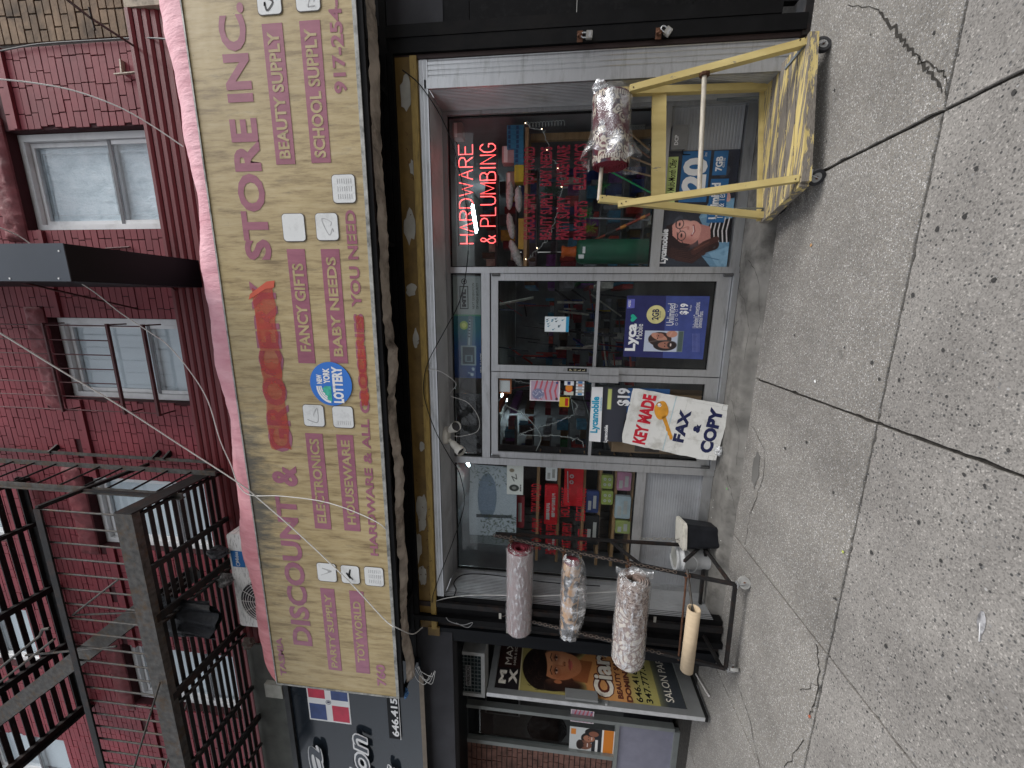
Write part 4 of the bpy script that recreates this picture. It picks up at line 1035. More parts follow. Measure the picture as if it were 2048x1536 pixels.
for col in range(9):
    y0_ = 250+col*9.5 if col < 9 else 0
    rows = ((1047, 1030), (1030, 1014)) if col < 5 else ((1047, 1028),)
    for (za, zb_) in rows:
        gbox('blue_carton', 'light blue carton standing in the blue row on the window shelf', 'carton', (za, y0_+9), (zb_, y0_+.5), SY, .12, blueb, 'blue cartons on the window shelf', edge=dkb)
gbox('yellow_box', 'bright yellow box on the window shelf beside the blue cartons', 'box', (1047, 363), (1029, 330), SY-.01, .12, M('bright_yellow_carton', (.55, .43, .02), .4), edge=M('yellow_print', (.45, .35, .03), .5))
gbox('wrapped_box', 'pale pink wrapped box behind the blue cartons', 'box', (1029, 325), (1004, 292), SY+.03, .1, M('pale_pink_wrap', (.45, .30, .30), .5))
gbox('wrapped_box', 'white wrapped box in the top right corner of the right window', 'box', (925, 275), (905, 245), SY+.05, .1, M('pale_wrap', (.34, .31, .30), .5))
gbox('brown_box', 'grey brown box behind the white rolls on the shelf', 'box', (1030, 388), (1012, 345), SY+.07, .1, M('grey_carton', (.28, .23, .2), .6))
cr_w = M('crinkled_white_wrap', (.46, .46, .45), .3, 0, .3, 60, 1.)
def sack(lab, x0, y0, x1, y1, r, seed, Y=SY+.02):
    a = at(x0, y0, Y=Y); c = at(x1, y1, Y=Y); rr_ = random.Random(seed); L = 16; pts = []; rad = []
    for i in range(L+1):
        t = i/L; pts.append(a.lerp(c, t)+Vector((0, 0, rr_.uniform(-.003, .003)))); rad.append(r*(max(.12, math.sin(math.pi*min(1, max(0, t)))**.38))*rr_.uniform(.9, 1.08))
    b = MB(); b.tube(pts, rad, 14, True, False)
    o = b.build('wrapped_roll', cr_w, None); tag(o, lab, 'wrapped roll', 'white wrapped rolls on the window shelf'); return o
sack('white wrapped roll nearest the yellow box, upper of the pair', 1021, 362, 1018, 420, .036, 1); sack('white wrapped roll lying right above the shelf edge beside the yellow box', 1036, 372, 1038, 425, .036, 2)
sack('pinkish white wrapped roll in the middle of the window shelf', 1017, 426, 1026, 478, .036, 3); sack('white wrapped roll sagging at the left end of the window shelf', 1020, 480, 1043, 536, .042, 4)
b = MB(); b.box(*(lambda q: (q[0], q[1], SY+.0, SY+.05, q[2], q[3]))(rect_px((1047, 498), (1037, 437), SY))); tag(b.build('yellow_spirit_level', M('mustard_plastic', (.40, .24, .03), .4)), 'mustard yellow bar lying along the shelf edge under the wrapped rolls', 'tool')
# green tank with orange cap
gx = at(1230, 503, Y=.30); gr_ = .115
tk = empty('green_tank', 'tall dark green plastic tank with an orange cap behind the right window', 'tank', (gx.x, .30, zr1-.1))
zt1 = at(1152, 503, Y=.30).z
greenm = M('dark_green_plastic', (.015, .10, .055), .35, 0, .25, 5, .1)
b = MB(); b.tube([(gx.x, .30, z) for z in (zr1-.2, zt1-.05, zt1-.015, zt1)], [gr_, gr_, gr_*.9, gr_*.55], 24, True, True); b.build('body', greenm, tk)
b = MB(); b.tube([(gx.x, .30, z) for z in (zt1, zt1+.02, zt1+.03, zt1+.10, zt1+.13, zt1+.14)], [.05, .052, .045, .045, .06, .05], 18); b.build('cap', M('orange_plastic', (.55, .11, .02), .4), tk)
b = MB(); b.box(gx.x-.03, gx.x+.03, .183, .186, zt1-.08, zt1-.055); b.box(gx.x-.075, gx.x-.04, .19, .2, zt1-.07, zt1-.02); b.build('label', wt, tk)
# broom handles, poles and brushes
def pole(lab, a, c, Y0, Y1, r, mat, cat='pole', extra=None):
    o = empty('tool_pole', lab, cat, at(*a, Y=Y0)); b = MB(); p0 = at(*a, Y=Y0); p1 = at(*c, Y=Y1); b.tube([p0, p1], r, 8); b.build('handle', mat, o)
    if extra:
        for t0, t1, m_, k in extra:
            b = MB(); b.tube([p0.lerp(p1, t0), p0.lerp(p1, t1)], r*k, 10); b.build('grip', m_, o)
    return o
wood = M('pale_wood_handle', (.36, .22, .12), .6, 0, .2, 7, .1)
grn = M('bright_green_plastic', (.02, .38, .13), .4); org = M('orange_grip', (.60, .22, .02), .4); redp = M('red_pole', (.30, .05, .03), .4)
pole('red and orange telescopic pole leaning left beside the green tank', (1300, 428), (1190, 480), .18, .35, .012, redp, extra=((.08, .16, org, 1.3), (.42, .52, org, 1.4), (.6, .8, rubber, 1.5)))
for i, (a, c, m_, lab) in enumerate((((1300, 300), (1235, 245), wood, 'pale wooden handle leaning right in the right window, uppermost'), ((1303, 330), (1225, 300), wood, 'brown wooden handle below the bag end of the maroon carpet'), ((1302, 352), (1230, 335), wood, 'wooden broom handle beside the bright green stick'), ((1301, 385), (1215, 340), grn, 'bright green stick leaning behind the yellow cart post'), ((1300, 410), (1200, 400), wood, 'wooden handle behind the left post of the yellow cart'), ((1300, 440), (1180, 436), M('steel_pole', (.35, .35, .36), .3, .7), 'grey steel pole near the telescopic pole'), ((1303, 286), (1180, 292), M('dark_pole', (.06, .06, .07), .4), 'dark pole beside the tan shelf post'), ((1300, 316), (1228, 262), M('red_brown_pole', (.25, .10, .05), .5), 'red brown handle leaning right below the carpet'))):
    pole(lab, a, c, .2+.03*i, .35+.02*i, .009, m_)
def bristle(lab, x, y, Y, r, mat, n=70, seed=1, ln=.06, cat='brush'):
    c = at(x, y, Y=Y); rr_ = random.Random(seed); b = MB()
    for _ in range(n):
        d = Vector((rr_.gauss(0, 1), rr_.gauss(0, .6), rr_.gauss(0, 1))).normalized(); b.beam(c+d*r*.2, c+d*(r+rr_.uniform(0, ln)), .005, .002)
    o = b.build('bristles', mat); return tag(o, lab, cat)
leafg = M('leaf_green_plastic', (.04, .20, .05), .5, 0, .5, 20, 0)
bristle('green plastic foliage tied to the top of the left yellow post', 1172, 428, .12, .02, leafg, 90, 1, cat='artificial plant'); bristle('small green foliage lower beside the maroon carpet end', 1205, 372, .25, .02, leafg, 70, 2, cat='artificial plant')
bristle('green and yellow foliage just above the telescopic pole', 1180, 455, .16, .02, M('yellow_green_leaf', (.20, .22, .04), .5, 0, .5, 20, 0), 80, 3, cat='artificial plant'); bristle('dark green hanging garland in the middle of the red window lettering', 1105, 380, .4, .02, M('dark_leaf', (.02, .06, .025), .6, 0, .5, 20, 0), 120, 4, .09, 'artificial plant')
# pegboard
pg = empty('pegboard', 'white perforated pegboard at the right of the right window', 'pegboard', (2.05, .5, 1.0))
for k, (bl_, tr_2) in enumerate((((1290, 262), (1262, 224)), ((1298, 306), (1262, 285)))):
    x0, x1, z0, z1 = rect_px(bl_, tr_2, .5); b = MB(); b.box(x0, x1, .5, .506, z0, z1); b.build('board', M('pegboard_white', (.36, .37, .35), .6), pg)
    b = MB(); nx_ = max(2, int((x1-x0)/.025)); nz_ = max(2, int((z1-z0)/.025))
    for i in range(nx_):
        for j in range(nz_): b.ring((x0+.012+i*.025, .4993, z0+.012+j*.025), (0, 1, 0), 0, .0035, .0006, 6)
    b.build('peg_holes', dark_in, pg)
# fairy light string
fl = empty('fairy_lights', 'white wire fairy light string zigzagging down the right window', 'light string', (1.6, .03, 1.5))
wpts = [(1052, 242), (1062, 255), (1085, 262), (1095, 285), (1100, 310), (1115, 330), (1122, 350), (1125, 372), (1118, 400), (1115, 425), (1105, 455), (1098, 475), (1080, 495), (1068, 505), (1056, 520)]
P_ = smooth_path([at(*q, Y=.03) for q in wpts], 7); P_ = [p+Vector((random.gauss(0, .005), 0, random.gauss(0, .005))) for p in P_]
b = MB(); b.tube(P_, .0026, 5)
Q_ = []
for i in range(60): t = i/60; c_ = at(1055+75*t, 250-5*t, Y=.03); Q_.append(c_+Vector((.022*math.sin(i*1.25), 0, .010*math.cos(i*1.25))))
b.tube(Q_, .0022, 5)
for i in range(0, len(P_)-1, 5): b.tube([P_[i], P_[i]+Vector((random.uniform(-.03, .03), 0, random.uniform(-.03, .03)))], .0022, 5)
b.build('wire', M('fairy_wire', (.42, .43, .42), .4), fl)
b = MB()
for i in range(2, len(P_), 12): b.ring(P_[i]+Vector((.01, 0, .01)), (0, 1, 0), 0, .004, .006, 8)
b.build('bulb', M_emit('warm_bulb', (1, .75, .45), 6), fl)
ft = empty('fairy_lights', 'tangled fairy lights hanging in the left door glass', 'light string', (-.6, .03, 1.5))
P2 = smooth_path([at(*q, Y=.03) for q in ((1025, 762), (1060, 768), (1145, 800), (1150, 825), (1118, 842), (1080, 855), (1040, 868), (1080, 872), (1120, 872), (1160, 880), (1168, 895))], 9)
P2 = [p+Vector((random.gauss(0, .006), 0, random.gauss(0, .006))) for p in P2]; b = MB(); b.tube(P2, .003, 5)
for i in range(0, len(P2)-1, 3): b.tube([P2[i], P2[i]+Vector((random.uniform(-.025, .025), 0, random.uniform(-.025, .025)))], .0022, 5)
b.build('wire', M('fairy_wire', (.42, .43, .42), .4), ft)

# red shop lettering on the panes
redl = M('red_window_letters', (.34, .012, .035), .5, 0, .1, 6, 0)
wl = empty('window_lettering', 'red lettering in four lines stuck on the right window', 'lettering', (1.6, 0, 1.5))
for s, x0_, x1_, ya, yb in (('SCHOOL SUPPLY', 1048, 1069, 479, 386), ('TOY WORLD', 1048, 1069, 370, 294), ('BEAUTY SUPPLY', 1081, 1103, 479, 384), ('BABY NEEDS', 1081, 1103, 372, 294), ('PARTY SUPPLY', 1114, 1138, 479, 393), ('HOUSEWARE', 1114, 1138, 372, 291), ('FANCY GIFTS', 1149, 1172, 479, 402), ('ELECTRONICS', 1149, 1172, 379, 288)):
    text_px(s, (x1_, ya), (x0_, yb), .006, redl, wl, bold=.03)
wl2 = empty('window_lettering', 'red lettering in four lines stuck on the left window', 'lettering', (-1.6, 0, 1.5))
for s, x0_, x1_, ya, yb in (('SCHOOL SUPPLY', 1064, 1082, 1100, 1036), ('TOY WORLD', 1063, 1081, 1025, 967), ('BEAUTY SUPPLY', 1092, 1111, 1109, 1038), ('BABY NEEDS', 1091, 1110, 1026, 970), ('PARTY SUPPLY', 1125, 1141, 1100, 1045), ('HOUSEWARE', 1123, 1139, 1034, 975), ('FANCY GIFTS', 1156, 1173, 1104, 1058), ('ELECTRONICS', 1154, 1170, 1042, 976)):
    text_px(s, (x1_, ya), (x0_, yb), -.0055, M('red_window_letters_bright', (.42, .015, .025), .5), wl2, bold=.0)

# neon sign
GL = {'H': [[(0, 0), (0, 1)], [(1, 0), (1, 1)], [(0, .5), (1, .5)]], 'A': [[(0, 0), (.5, 1), (1, 0)], [(.2, .38), (.8, .38)]],
 'R': [[(0, 0), (0, 1), (.6, 1), (.92, .9), (1, .75), (.92, .58), (.6, .5), (0, .5)], [(.5, .5), (1, 0)]], 'D': [[(0, 0), (0, 1), (.5, 1), (.88, .85), (1, .5), (.88, .15), (.5, 0), (0, 0)]],
 'W': [[(0, 1), (.25, 0), (.5, .8), (.75, 0), (1, 1)]], 'E': [[(1, 0), (0, 0), (0, 1), (1, 1)], [(0, .52), (.8, .52)]], 'P': [[(0, 0), (0, 1), (.6, 1), (.92, .9), (1, .75), (.92, .58), (.6, .5), (0, .5)]],
 'L': [[(0, 1), (0, 0), (1, 0)]], 'U': [[(0, 1), (0, .25), (.15, .05), (.5, 0), (.85, .05), (1, .25), (1, 1)]], 'M': [[(0, 0), (0, 1), (.5, .1), (1, 1), (1, 0)]],
 'B': [[(0, 0), (0, 1), (.6, 1), (.85, .9), (.88, .7), (.6, .54), (0, .54)], [(.6, .54), (.95, .4), (1, .2), (.9, .05), (.6, 0), (0, 0)]], 'I': [[(.5, 0), (.5, 1)]], 'N': [[(0, 0), (0, 1), (1, 0), (1, 1)]],
 'G': [[(.95, .8), (.75, .97), (.4, 1), (.1, .8), (0, .5), (.1, .2), (.4, 0), (.75, .03), (1, .2), (1, .45), (.6, .45)]], '&': [[(1, 0), (.25, .75), (.3, .95), (.5, 1), (.68, .9), (.65, .72), (.1, .4), (.03, .18), (.25, 0), (.55, .03), (1, .45)]]}
WD = {'I': .25, 'W': 1.2, 'M': 1.1, ' ': .45}
nm = M_emit('red_neon', (1., .09, .09), 2.4)
ns = empty('neon_sign', 'lit red neon sign reading HARDWARE & PLUMBING in the right window', 'neon sign', (1.6, .05, 2.2))
for line, bl_, tr_2 in (('HARDWARE', (947, 487), (917, 290)), ('& PLUMBING', (991, 487), (960, 288))):
    x0, x1, z0, z1 = rect_px(bl_, tr_2, .05); tot = sum(WD.get(c, .85)+.28 for c in line)-.28; X = 0; k = (x1-x0)/tot
    for ch in line:
        wch = WD.get(ch, .85)
        if ch != ' ':
            b = MB()
            for st in GL[ch]:
                pts = [Vector((x0+(X+u*wch)*k, .05, z0+(z1-z0)*v_)) for u, v_ in st]; b.tube(pts, .0042, 6)
            b.build('neon_letter', nm, ns)
        X += wch+.28
b = MB(); x0, x1, z0, z1 = rect_px((995, 492), (912, 284), .085); b.box(x0, x1, .085, .09, z1-.01, z1+.0); b.box(x0, x1, .085, .09, z0, z0+.01); b.build('support_bar', dark_in, ns)

# ---- left window display: sloping shelves of goods
lw = empty('window_shelves', 'tan wooden shelves stepping down behind the left window', 'shelf', (-1.6, .3, 1.0))
LVL = [at(x, 1000, Y=.22).z for x in (1075, 1116, 1166, 1198, 1229, 1263)]
for z in LVL:
    b = MB(); b.box(XLl+.05, mL0-.02, .20, .235, z-.018, z+.012); b.box(XLl+.05, mL0-.02, .236, .5, z-.016, z-.006); b.build('shelf_board', shelfm, lw)
b = MB(); b.box(XLl, mL0, .52, .54, .3, 2.4); b.build('back_panel', M('dark_back', (.05, .05, .055), .8), lw)
for X in (-2.2, -2.1, -2.0, -1.9, -1.8):
    b = MB(); b.box(X-.004, X+.086, .505, .515, .3, 2.4); b.build('slat', M('grey_slat', (.10, .10, .10), .6), lw)
def wprint(name, lab, cat, bl_, tr_2, Y, draw, n=220, group=None, curl=None, parent=None):
    x0, x1, z0, z1 = rect_px(bl_, tr_2, Y); cv = Cv(x1-x0, z1-z0, n); draw(cv)
    o = print_mesh(name, cv, Y, x0, z0, PRINT, parent, curl=curl)
    if parent is None: tag(o, lab, cat, group)
    return o
def d_tools(c1, c2):
    def f(cv):
        cv.fill(c1); cv.blobs(14, cv.h*.06, cv.h*.2, [c2, 'f2f2f0', '30302f'], a=.9); cv.box(0, cv.w, cv.h*.82, cv.h, c2)
    return f
def d_logo(cv):
    cv.fill('e6e4dd'); h = cv.h; w_ = cv.w
    cv.ell(w_*.22, h*.55, h*.22, h*.3, '3a3a36'); cv.ell(w_*.22, h*.55, h*.1, h*.14, '8c8c86')
    cv.ell(w_*.8, h*.7, h*.12, h*.15, '8c7f6a'); cv.line([(w_*.45, h*.55), (w_*.6, h*.7), (w_*.52, h*.4), (w_*.68, h*.45)], h*.05, '4a4a46')
    for k in range(4): cv.box(w_*(.12+.06*k), w_*(.16+.06*k), h*.12, h*.2, '333333')
x0, x1, z0, z1 = rect_px((1046, 990), (1014, 928), .10)
wprint('notice', 'white printed notice with grey drawings at the top of the left window', 'notice', (1046, 990), (1014, 928), .03, d_logo)
def d_reflection(cv):  # reflection of sky and tree painted into the sheet's colours
    w_, h = cv.w, cv.h; cv.fill('aeb6bd'); cv.box(0, w_*.12, 0, h, '6d7577')
    cv.ell(w_*.62, h*.62, w_*.28, h*.20, '71808f'); cv.box(w_*.45, w_*.8, h*.45, h*.8, '78879a', .8); cv.box(w_*.36, w_*.40, h*.1, h*.85, '2c3034', .8)
    cv.blobs(160, .004, .013, ['2f3a2a', '3c4532', '1f2a1e', '56604a'], (w_*.02, w_*.40, h*.0, h*.75), .8, .5); cv.blobs(60, .004, .011, ['2f3a2a', '4a5440'], (w_*.75, w_, h*.2, h*1.), .7, .5); cv.noise(.02, 1)
wprint('hanging_sheet', 'pale grey sheet hanging behind the left window, painted with a reflected tree', 'sheet', (1032, 1092), (938, 930), .06, d_reflection, 260, curl=lambda u, v: .03*np.sin(u*5)*v)
gt_ = (('red_tool_set', 'red tool case with two round dials on the left window shelf', (1164, 1013), (1130, 934), M('bright_red_case', (.50, .015, .02), .35)),
 ('red_pack', 'red blister pack hanging left of the white notice', (1048, 1056), (1022, 992), M('dull_red_pack', (.32, .04, .05), .4)),
 ('red_pack', 'bright red pack in the middle of the left window lettering', (1114, 1050), (1090, 970), M('bright_red_case', (.50, .015, .02), .35)),
 ('card_pack', 'white and red card pack above the red tool case', (1114, 962), (1092, 932), wt),
 ('red_pack', 'dark red pack at the left end of the second shelf', (1112, 1106), (1094, 1070), M('dull_red_pack', (.32, .04, .05), .4)),
 ('flag_pack', 'blue and red striped pack below the tool case', (1196, 1026), (1174, 982), M('navy_pack', (.03, .05, .16), .4)),
 ('green_pack', 'lime green pack with round pictures, right one of the pair', (1225, 978), (1204, 950), M('lime_pack', (.30, .36, .09), .5)),
 ('green_pack', 'lime green pack with round pictures, left one of the pair', (1225, 1010), (1204, 982), M('lime_pack', (.30, .36, .09), .5)),
 ('pink_pack', 'pink pack on the lowest shelf near the door', (1261, 982), (1236, 944), M('pink_pack', (.50, .22, .33), .5)),
 ('toy_card', 'pale blue card with a toy tractor on the lowest shelf', (1259, 1038), (1232, 992), M('pale_blue_card', (.40, .48, .52), .5)),
 ('lime_card', 'yellow green card at the left end of the lowest shelf', (1259, 1068), (1232, 1042), M('lime_card', (.33, .38, .12), .5)),
 ('black_case', 'black case between the shelves left of the flag pack', (1196, 1090), (1172, 1032), M('black_case', (.02, .02, .022), .4)))
for i, (nm_, lab, bl_, tr_2, mt) in enumerate(gt_):
    x0, x1, z0, z1 = rect_px(bl_, tr_2, .16); o = empty(nm_, lab, 'pack', ((x0+x1)/2, .18, z0))
    b = MB(); b.poly(rr_outline(x0, x1, z0, z1, .012, .16, 2), (0, .04, 0)); b.build('case', mt, o)
    w_, h_ = x1-x0, z1-z0; b = MB()
    if i == 0:
        for q in (.25, .55): b.ring((x0+w_*(.5+q*.5), .157, z0+h_*.62), (0, 1, 0), .010, .022, .004, 18)
        b.tube([(x0+w_*.1, .155, z0+h_*.75), (x0+w_*.9, .155, z0+h_*.85)], .006, 6)
    elif nm_ == 'green_pack':
        for u in (.3, .7):
            for v_ in (.3, .7): b.ring((x0+w_*u, .1585, z0+h_*v_), (0, 1, 0), .006, .016, .002, 14)
    else:
        b.box(x0+w_*.12, x0+w_*.55, .1585, .1598, z0+h_*.6, z0+h_*.85); b.box(x0+w_*.2, x0+w_*.8, .1585, .1598, z0+h_*.2, z0+h_*.45)
    b.build('print', M('pack_print', (.45, .45, .43), .4) if i != 0 else alu, o)

# ================================================================ POSTERS AND NOTICES
def text_in(s, bl_, tr_2, Y, mat, par, bold=.03): return text_px(s, bl_, tr_2, Y, mat, par, bold=bold)
navy = M('ink_navy', (.015, .02, .06), .5); cyan = M('ink_cyan', (.01, .33, .52), .4); white = M('ink_white', (.78, .78, .78), .5, 0, .02, 5, 0); black = M('ink_black', (.012, .012, .012), .5); limep = M('ink_lime', (.50, .60, .22), .5); bluep = M('ink_blue', (.03, .13, .30), .45)
# lock maker's poster in the transom
def d_lock(cv):
    w_, h = cv.w, cv.h; cv.fill('1a4074'); cv.grad('143a78', '2068a0', 0); cv.ell(w_*.62, h*.5, w_*.25, h*.9, '1f6a76', soft=60); cv.box(w_*.63, w_, 0, h, '9aa19f'); cv.box(w_*.62, w_*.635, 0, h, '4c8f6a')
    cv.ell(w_*.53, h*.62, h*.14, h*.14, 'a9c44e'); cv.ell(w_*.53, h*.62, h*.08, h*.08, 'd9e27a')
    cv.line([(w_*.30, h*.45), (w_*.60, h*.40)], h*.17, '5d7480'); cv.line([(w_*.34, h*.46), (w_*.58, h*.42)], h*.05, 'aab9bf')
    for k in range(6): cv.ell(w_*(.42+.03*k), h*(.45-.004*k), h*.025, h*.025, '22333d')
    cv.box(w_*.13, w_*.33, h*.22, h*.74, '8ba0a8'); cv.box(w_*.145, w_*.315, h*.28, h*.68, '15303f'); cv.box(w_*.165, w_*.235, h*.34, h*.6, '6f868f'); cv.box(w_*.175, w_*.225, h*.40, h*.54, '1b3645')
    cv.blobs(6, h*.03, h*.06, ['c8d4da'], (w_*.02, w_*.1, h*.3, h*.5))
lk = empty('lock_poster', 'blue and white key and lock poster in the pane above the doors', 'poster', (.5, .02, ztb))
wprint('picture', '', '', (966, 757), (903, 552), .015, d_lock, 300, parent=lk)
x0, x1, z0, z1 = rect_px((937, 618), (919, 572), .0125); b = MB(); bar_frame(b, x0, x1, .011, .0125, z0, z1, .008); b.build('logo_frame', black, lk); text('MTL', x0+.02, x1-.03, z0+.022, z1-.022, .011, black, lk, bold=.08)
c_ = at(928, 563, Y=.012); b = MB(); b.ring((c_.x, .0115, c_.z), (0, 1, 0), .020, .027, .001, 18); b.box(c_.x-.013, c_.x+.013, .011, .012, c_.z-.004, c_.z+.004); b.box(c_.x-.004, c_.x+.004, .0108, .0112, c_.z-.013, c_.z+.013); b.build('logo_ring', black, lk)
text_in('NEXT GENERATION', (949, 618), (944, 566), .0125, black, lk, .0); text_in('OF HIGH SECURITY', (957, 618), (952, 566), .0125, black, lk, .0); text_in('MUL-T-LOCK', (965, 745), (960, 706), .0125, white, lk, .03)
pf = MB(); pf.add([(mL1+.02+.62*i/18, .02+random.uniform(0, .03), ztb+.01+(.27)*j/8) for j in range(9) for i in range(19)], [(j*19+i, j*19+i+1, (j+1)*19+i+1, (j+1)*19+i) for j in range(8) for i in range(18)])
tag(pf.build('plastic_sheet', M('dark_crinkled_plastic', (.05, .05, .055), .22, 0, .5, 14, 1)), 'dark crumpled plastic sheet behind the left part of the pane above the doors', 'plastic sheet')

# large phone advert under the right window: woman with glasses
def d_woman(cv):
    w_, h = cv.w, cv.h; S_ = h
    cv.grad('2b2e36', '474c58', 0); cv.box(w_*.45, w_, 0, h, '1c1d26', .8, 60); cv.blobs(10, .02, .07, ['6a7078', '3a3d48', '15161d'], (w_*.4, w_, 0, h), .35); cv.box(0, w_*.08, 0, h, '333a44', .8, 30)
    # jacket, shirt
    cv.poly([(0, 0), (0, S_*.24), (S_*.18, S_*.40), (S_*.34, S_*.42), (S_*.46, S_*.34), (S_*.72, S_*.48), (S_*.92, S_*.36), (S_*.98, 0)], '6d93ac'); cv.poly([(0, 0), (0, .14*S_), (.2*S_, .28*S_), (.3*S_, 0)], '85abc2'); cv.poly([(S_*.70, S_*.46), (S_*.9, S_*.34), (S_*.96, 0), (S_*.78, 0)], '7fa6bd')
    cv.poly([(S_*.36, 0), (S_*.36, S_*.30), (S_*.50, S_*.36), (S_*.66, S_*.30), (S_*.7, 0)], '17161a')
    for k in range(5): cv.line([(S_*.36, S_*(.04+.06*k)), (S_*.52, S_*(.065+.06*k)), (S_*.7, S_*(.04+.06*k))], S_*.018, 'e4dddb')
    cv.poly([(S_*.30, S_*.44), (S_*.40, S_*.28), (S_*.58, S_*.30), (S_*.64, S_*.52)], 'b97f76')
    # hair
    cv.ell(S_*.38, S_*.78, S_*.26, S_*.22, '2a1b1d', 10); cv.line([(S_*.2, S_*.82), (S_*.14, S_*.6), (S_*.26, S_*.4), (S_*.32, S_*.22)], S_*.15, '33201f'); cv.line([(S_*.12, S_*.75), (S_*.08, S_*.52), (S_*.2, S_*.36)], S_*.06, '3c2624')
    cv.line([(S_*.22, S_*.5), (S_*.33, S_*.36), (S_*.40, S_*.2)], S_*.09, '4a2c28'); cv.line([(S_*.25, S_*.5), (S_*.36, S_*.3)], S_*.02, '6b4439')
    for k in range(9): cv.line([(S_*(.15+.02*k), S_*.85), (S_*(.08+.03*k), S_*.55), (S_*(.2+.02*k), S_*.3)], S_*.006, '5a3b35', .7)
    # face
    cv.ell(S_*.50, S_*.66, S_*.175, S_*.225, 'cf9285', -18); cv.ell(S_*.53, S_*.56, S_*.14, S_*.13, 'd59a8d', -18); cv.ell(S_*.56, S_*.66, S_*.10, S_*.15, 'dea79a', -18, 12, .8); cv.ell(S_*.38, S_*.62, S_*.06, S_*.15, 'a86a60', -18, 12, .6)
    cv.poly([(S_*.26, S_*.72), (S_*.34, S_*.92), (S_*.60, S_*.94), (S_*.62, S_*.86), (S_*.46, S_*.84), (S_*.36, S_*.72), (S_*.33, S_*.56)], '2a1b1d')
    cv.ell(S_*.46, S_*.71, S_*.03, S_*.014, '2b1a18'); cv.ell(S_*.62, S_*.75, S_*.026, S_*.013, '2b1a18'); cv.line([(S_*.40, S_*.76), (S_*.50, S_*.775)], S_*.012, '3a2522'); cv.line([(S_*.58, S_*.80), (S_*.66, S_*.80)], S_*.012, '3a2522')
    for cx_, cy_ in ((.455, .705), (.625, .75)):
        for k in range(16):
            a, q = R(k*22.5), R((k+1)*22.5); cv.line([(S_*(cx_+.068*math.cos(a)), S_*(cy_+.058*math.sin(a))), (S_*(cx_+.068*math.cos(q)), S_*(cy_+.058*math.sin(q)))], S_*.010, '2b2a2c')
    cv.line([(S_*.522, S_*.73), (S_*.56, S_*.745)], S_*.010, '2b2a2c'); cv.line([(S_*.39, S_*.70), (S_*.31, S_*.66)], S_*.010, '2b2a2c')
    cv.line([(S_*.555, S_*.72), (S_*.585, S_*.63), (S_*.55, S_*.61)], S_*.010, 'b27065', .8); cv.ell(S_*.565, S_*.62, S_*.025, S_*.016, 'c4847a')
    cv.line([(S_*.46, S_*.56), (S_*.52, S_*.525), (S_*.60, S_*.545)], S_*.028, '9c4a4c'); cv.line([(S_*.475, S_*.555), (S_*.52, S_*.535), (S_*.59, S_*.55)], S_*.012, 'efe4df')
    cv.line([(S_*.16, S_*.38), (S_*.10, S_*.12)], S_*.012, '4b7089'); cv.line([(S_*.78, S_*.44), (S_*.88, S_*.1)], S_*.012, '5a7f97')
    cv.blobs(16, S_*.012, S_*.04, ['5f87a2', '93b6ca', '7ba0b6'], (0, S_*.33, 0, S_*.22), .4)
    cv.ell(S_*1.02, S_*.12, S_*.10, S_*.05, 'd7a59a', 25); cv.line([(S_*.98, S_*.12), (S_*1.12, S_*.2)], S_*.03, 'd7a59a'); cv.line([(S_*.98, S_*.08), (S_*1.12, S_*.14)], S_*.028, 'cc988d'); cv.noise(.012, 1)
pw = empty('phone_advert', 'wide dark phone advert with a laughing woman in glasses under the right window', 'poster', (1.5, -.01, 0))
x0, x1, z0, z1 = rect_px((1458, 536), (1322, 303), -.010)
z1 = zr0-.004; z0 = .045; x0 = mR1+.004
cv = Cv(x1-x0, z1-z0, 330); d_woman(cv); print_mesh('picture', cv, -.010, x0, z0, PRINT, pw)
text_in('Lycamobile', (1335, 527), (1323.5, 458), -.012, white, pw, .05)
b = MB(); q = rect_px((1349, 405), (1337, 314), -.0115); b.box(q[0], q[1], -.0125, -.0112, q[2], q[3]); b.build('offer_band', limep, pw); text_in('New Multi-Month Offer', (1347, 400), (1340, 318), -.0135, black, pw, .01)
q = rect_px((1412, 404), (1366, 303), -.0115); b = MB(); b.box(q[0], q[1], -.0125, -.0112, q[2], q[3]); b.build('price_box', bluep, pw); text_in('$', (1376, 395), (1366, 386), -.0135, white, pw); text_in('20', (1410, 384), (1368, 316), -.0135, white, pw, .05); text_in('/mo', (1414, 313), (1409, 305), -.0135, white, pw, .0)
q = rect_px((1452, 350), (1429, 302), -.0115); b = MB(); b.box(q[0], q[1], -.0125, -.0112, q[2], q[3]); b.build('data_box', bluep, pw); text_in('7GB', (1444, 342), (1433, 313), -.0135, white, pw, .04); text_in('4G LTE data', (1449, 335), (1446, 316), -.0135, white, pw, 0)
q = rect_px((1448, 445), (1422, 358), -.0115); b = MB(); b.box(q[0], q[1], -.0125, -.0112, q[2], q[3]); b.build('plan_box', bluep, pw); text_in('Unlimited', (1434, 438), (1424, 366), -.0135, white, pw, .04); text_in('Talk & Text', (1445, 438), (1437, 380), -.0135, white, pw, 0)
# grey small box on the bulkhead
db = empty('meter_box', 'small grey plastic box marked DCP on the panel behind the yellow cart', 'box', (1.8, -.03, .5))
q = rect_px((1372, 298), (1346, 250), -.05); b = MB(); b.poly(rr_outline(q[0], q[1], q[2], q[3], .012, -.05), (0, .045, 0)); b.build('cover', M('mid_grey_plastic', (.20, .20, .20), .5), db); text_in('DCP', (1356, 290), (1350, 270), -.0508, white, db)
b = MB(); b.tube([(q[0], -.03, q[2]+.02), (q[0]-.03, -.02, q[2]+.01), (q[0]-.03, -.01, q[2]-.05)], .004, 6); b.build('wire', wire_black, db)

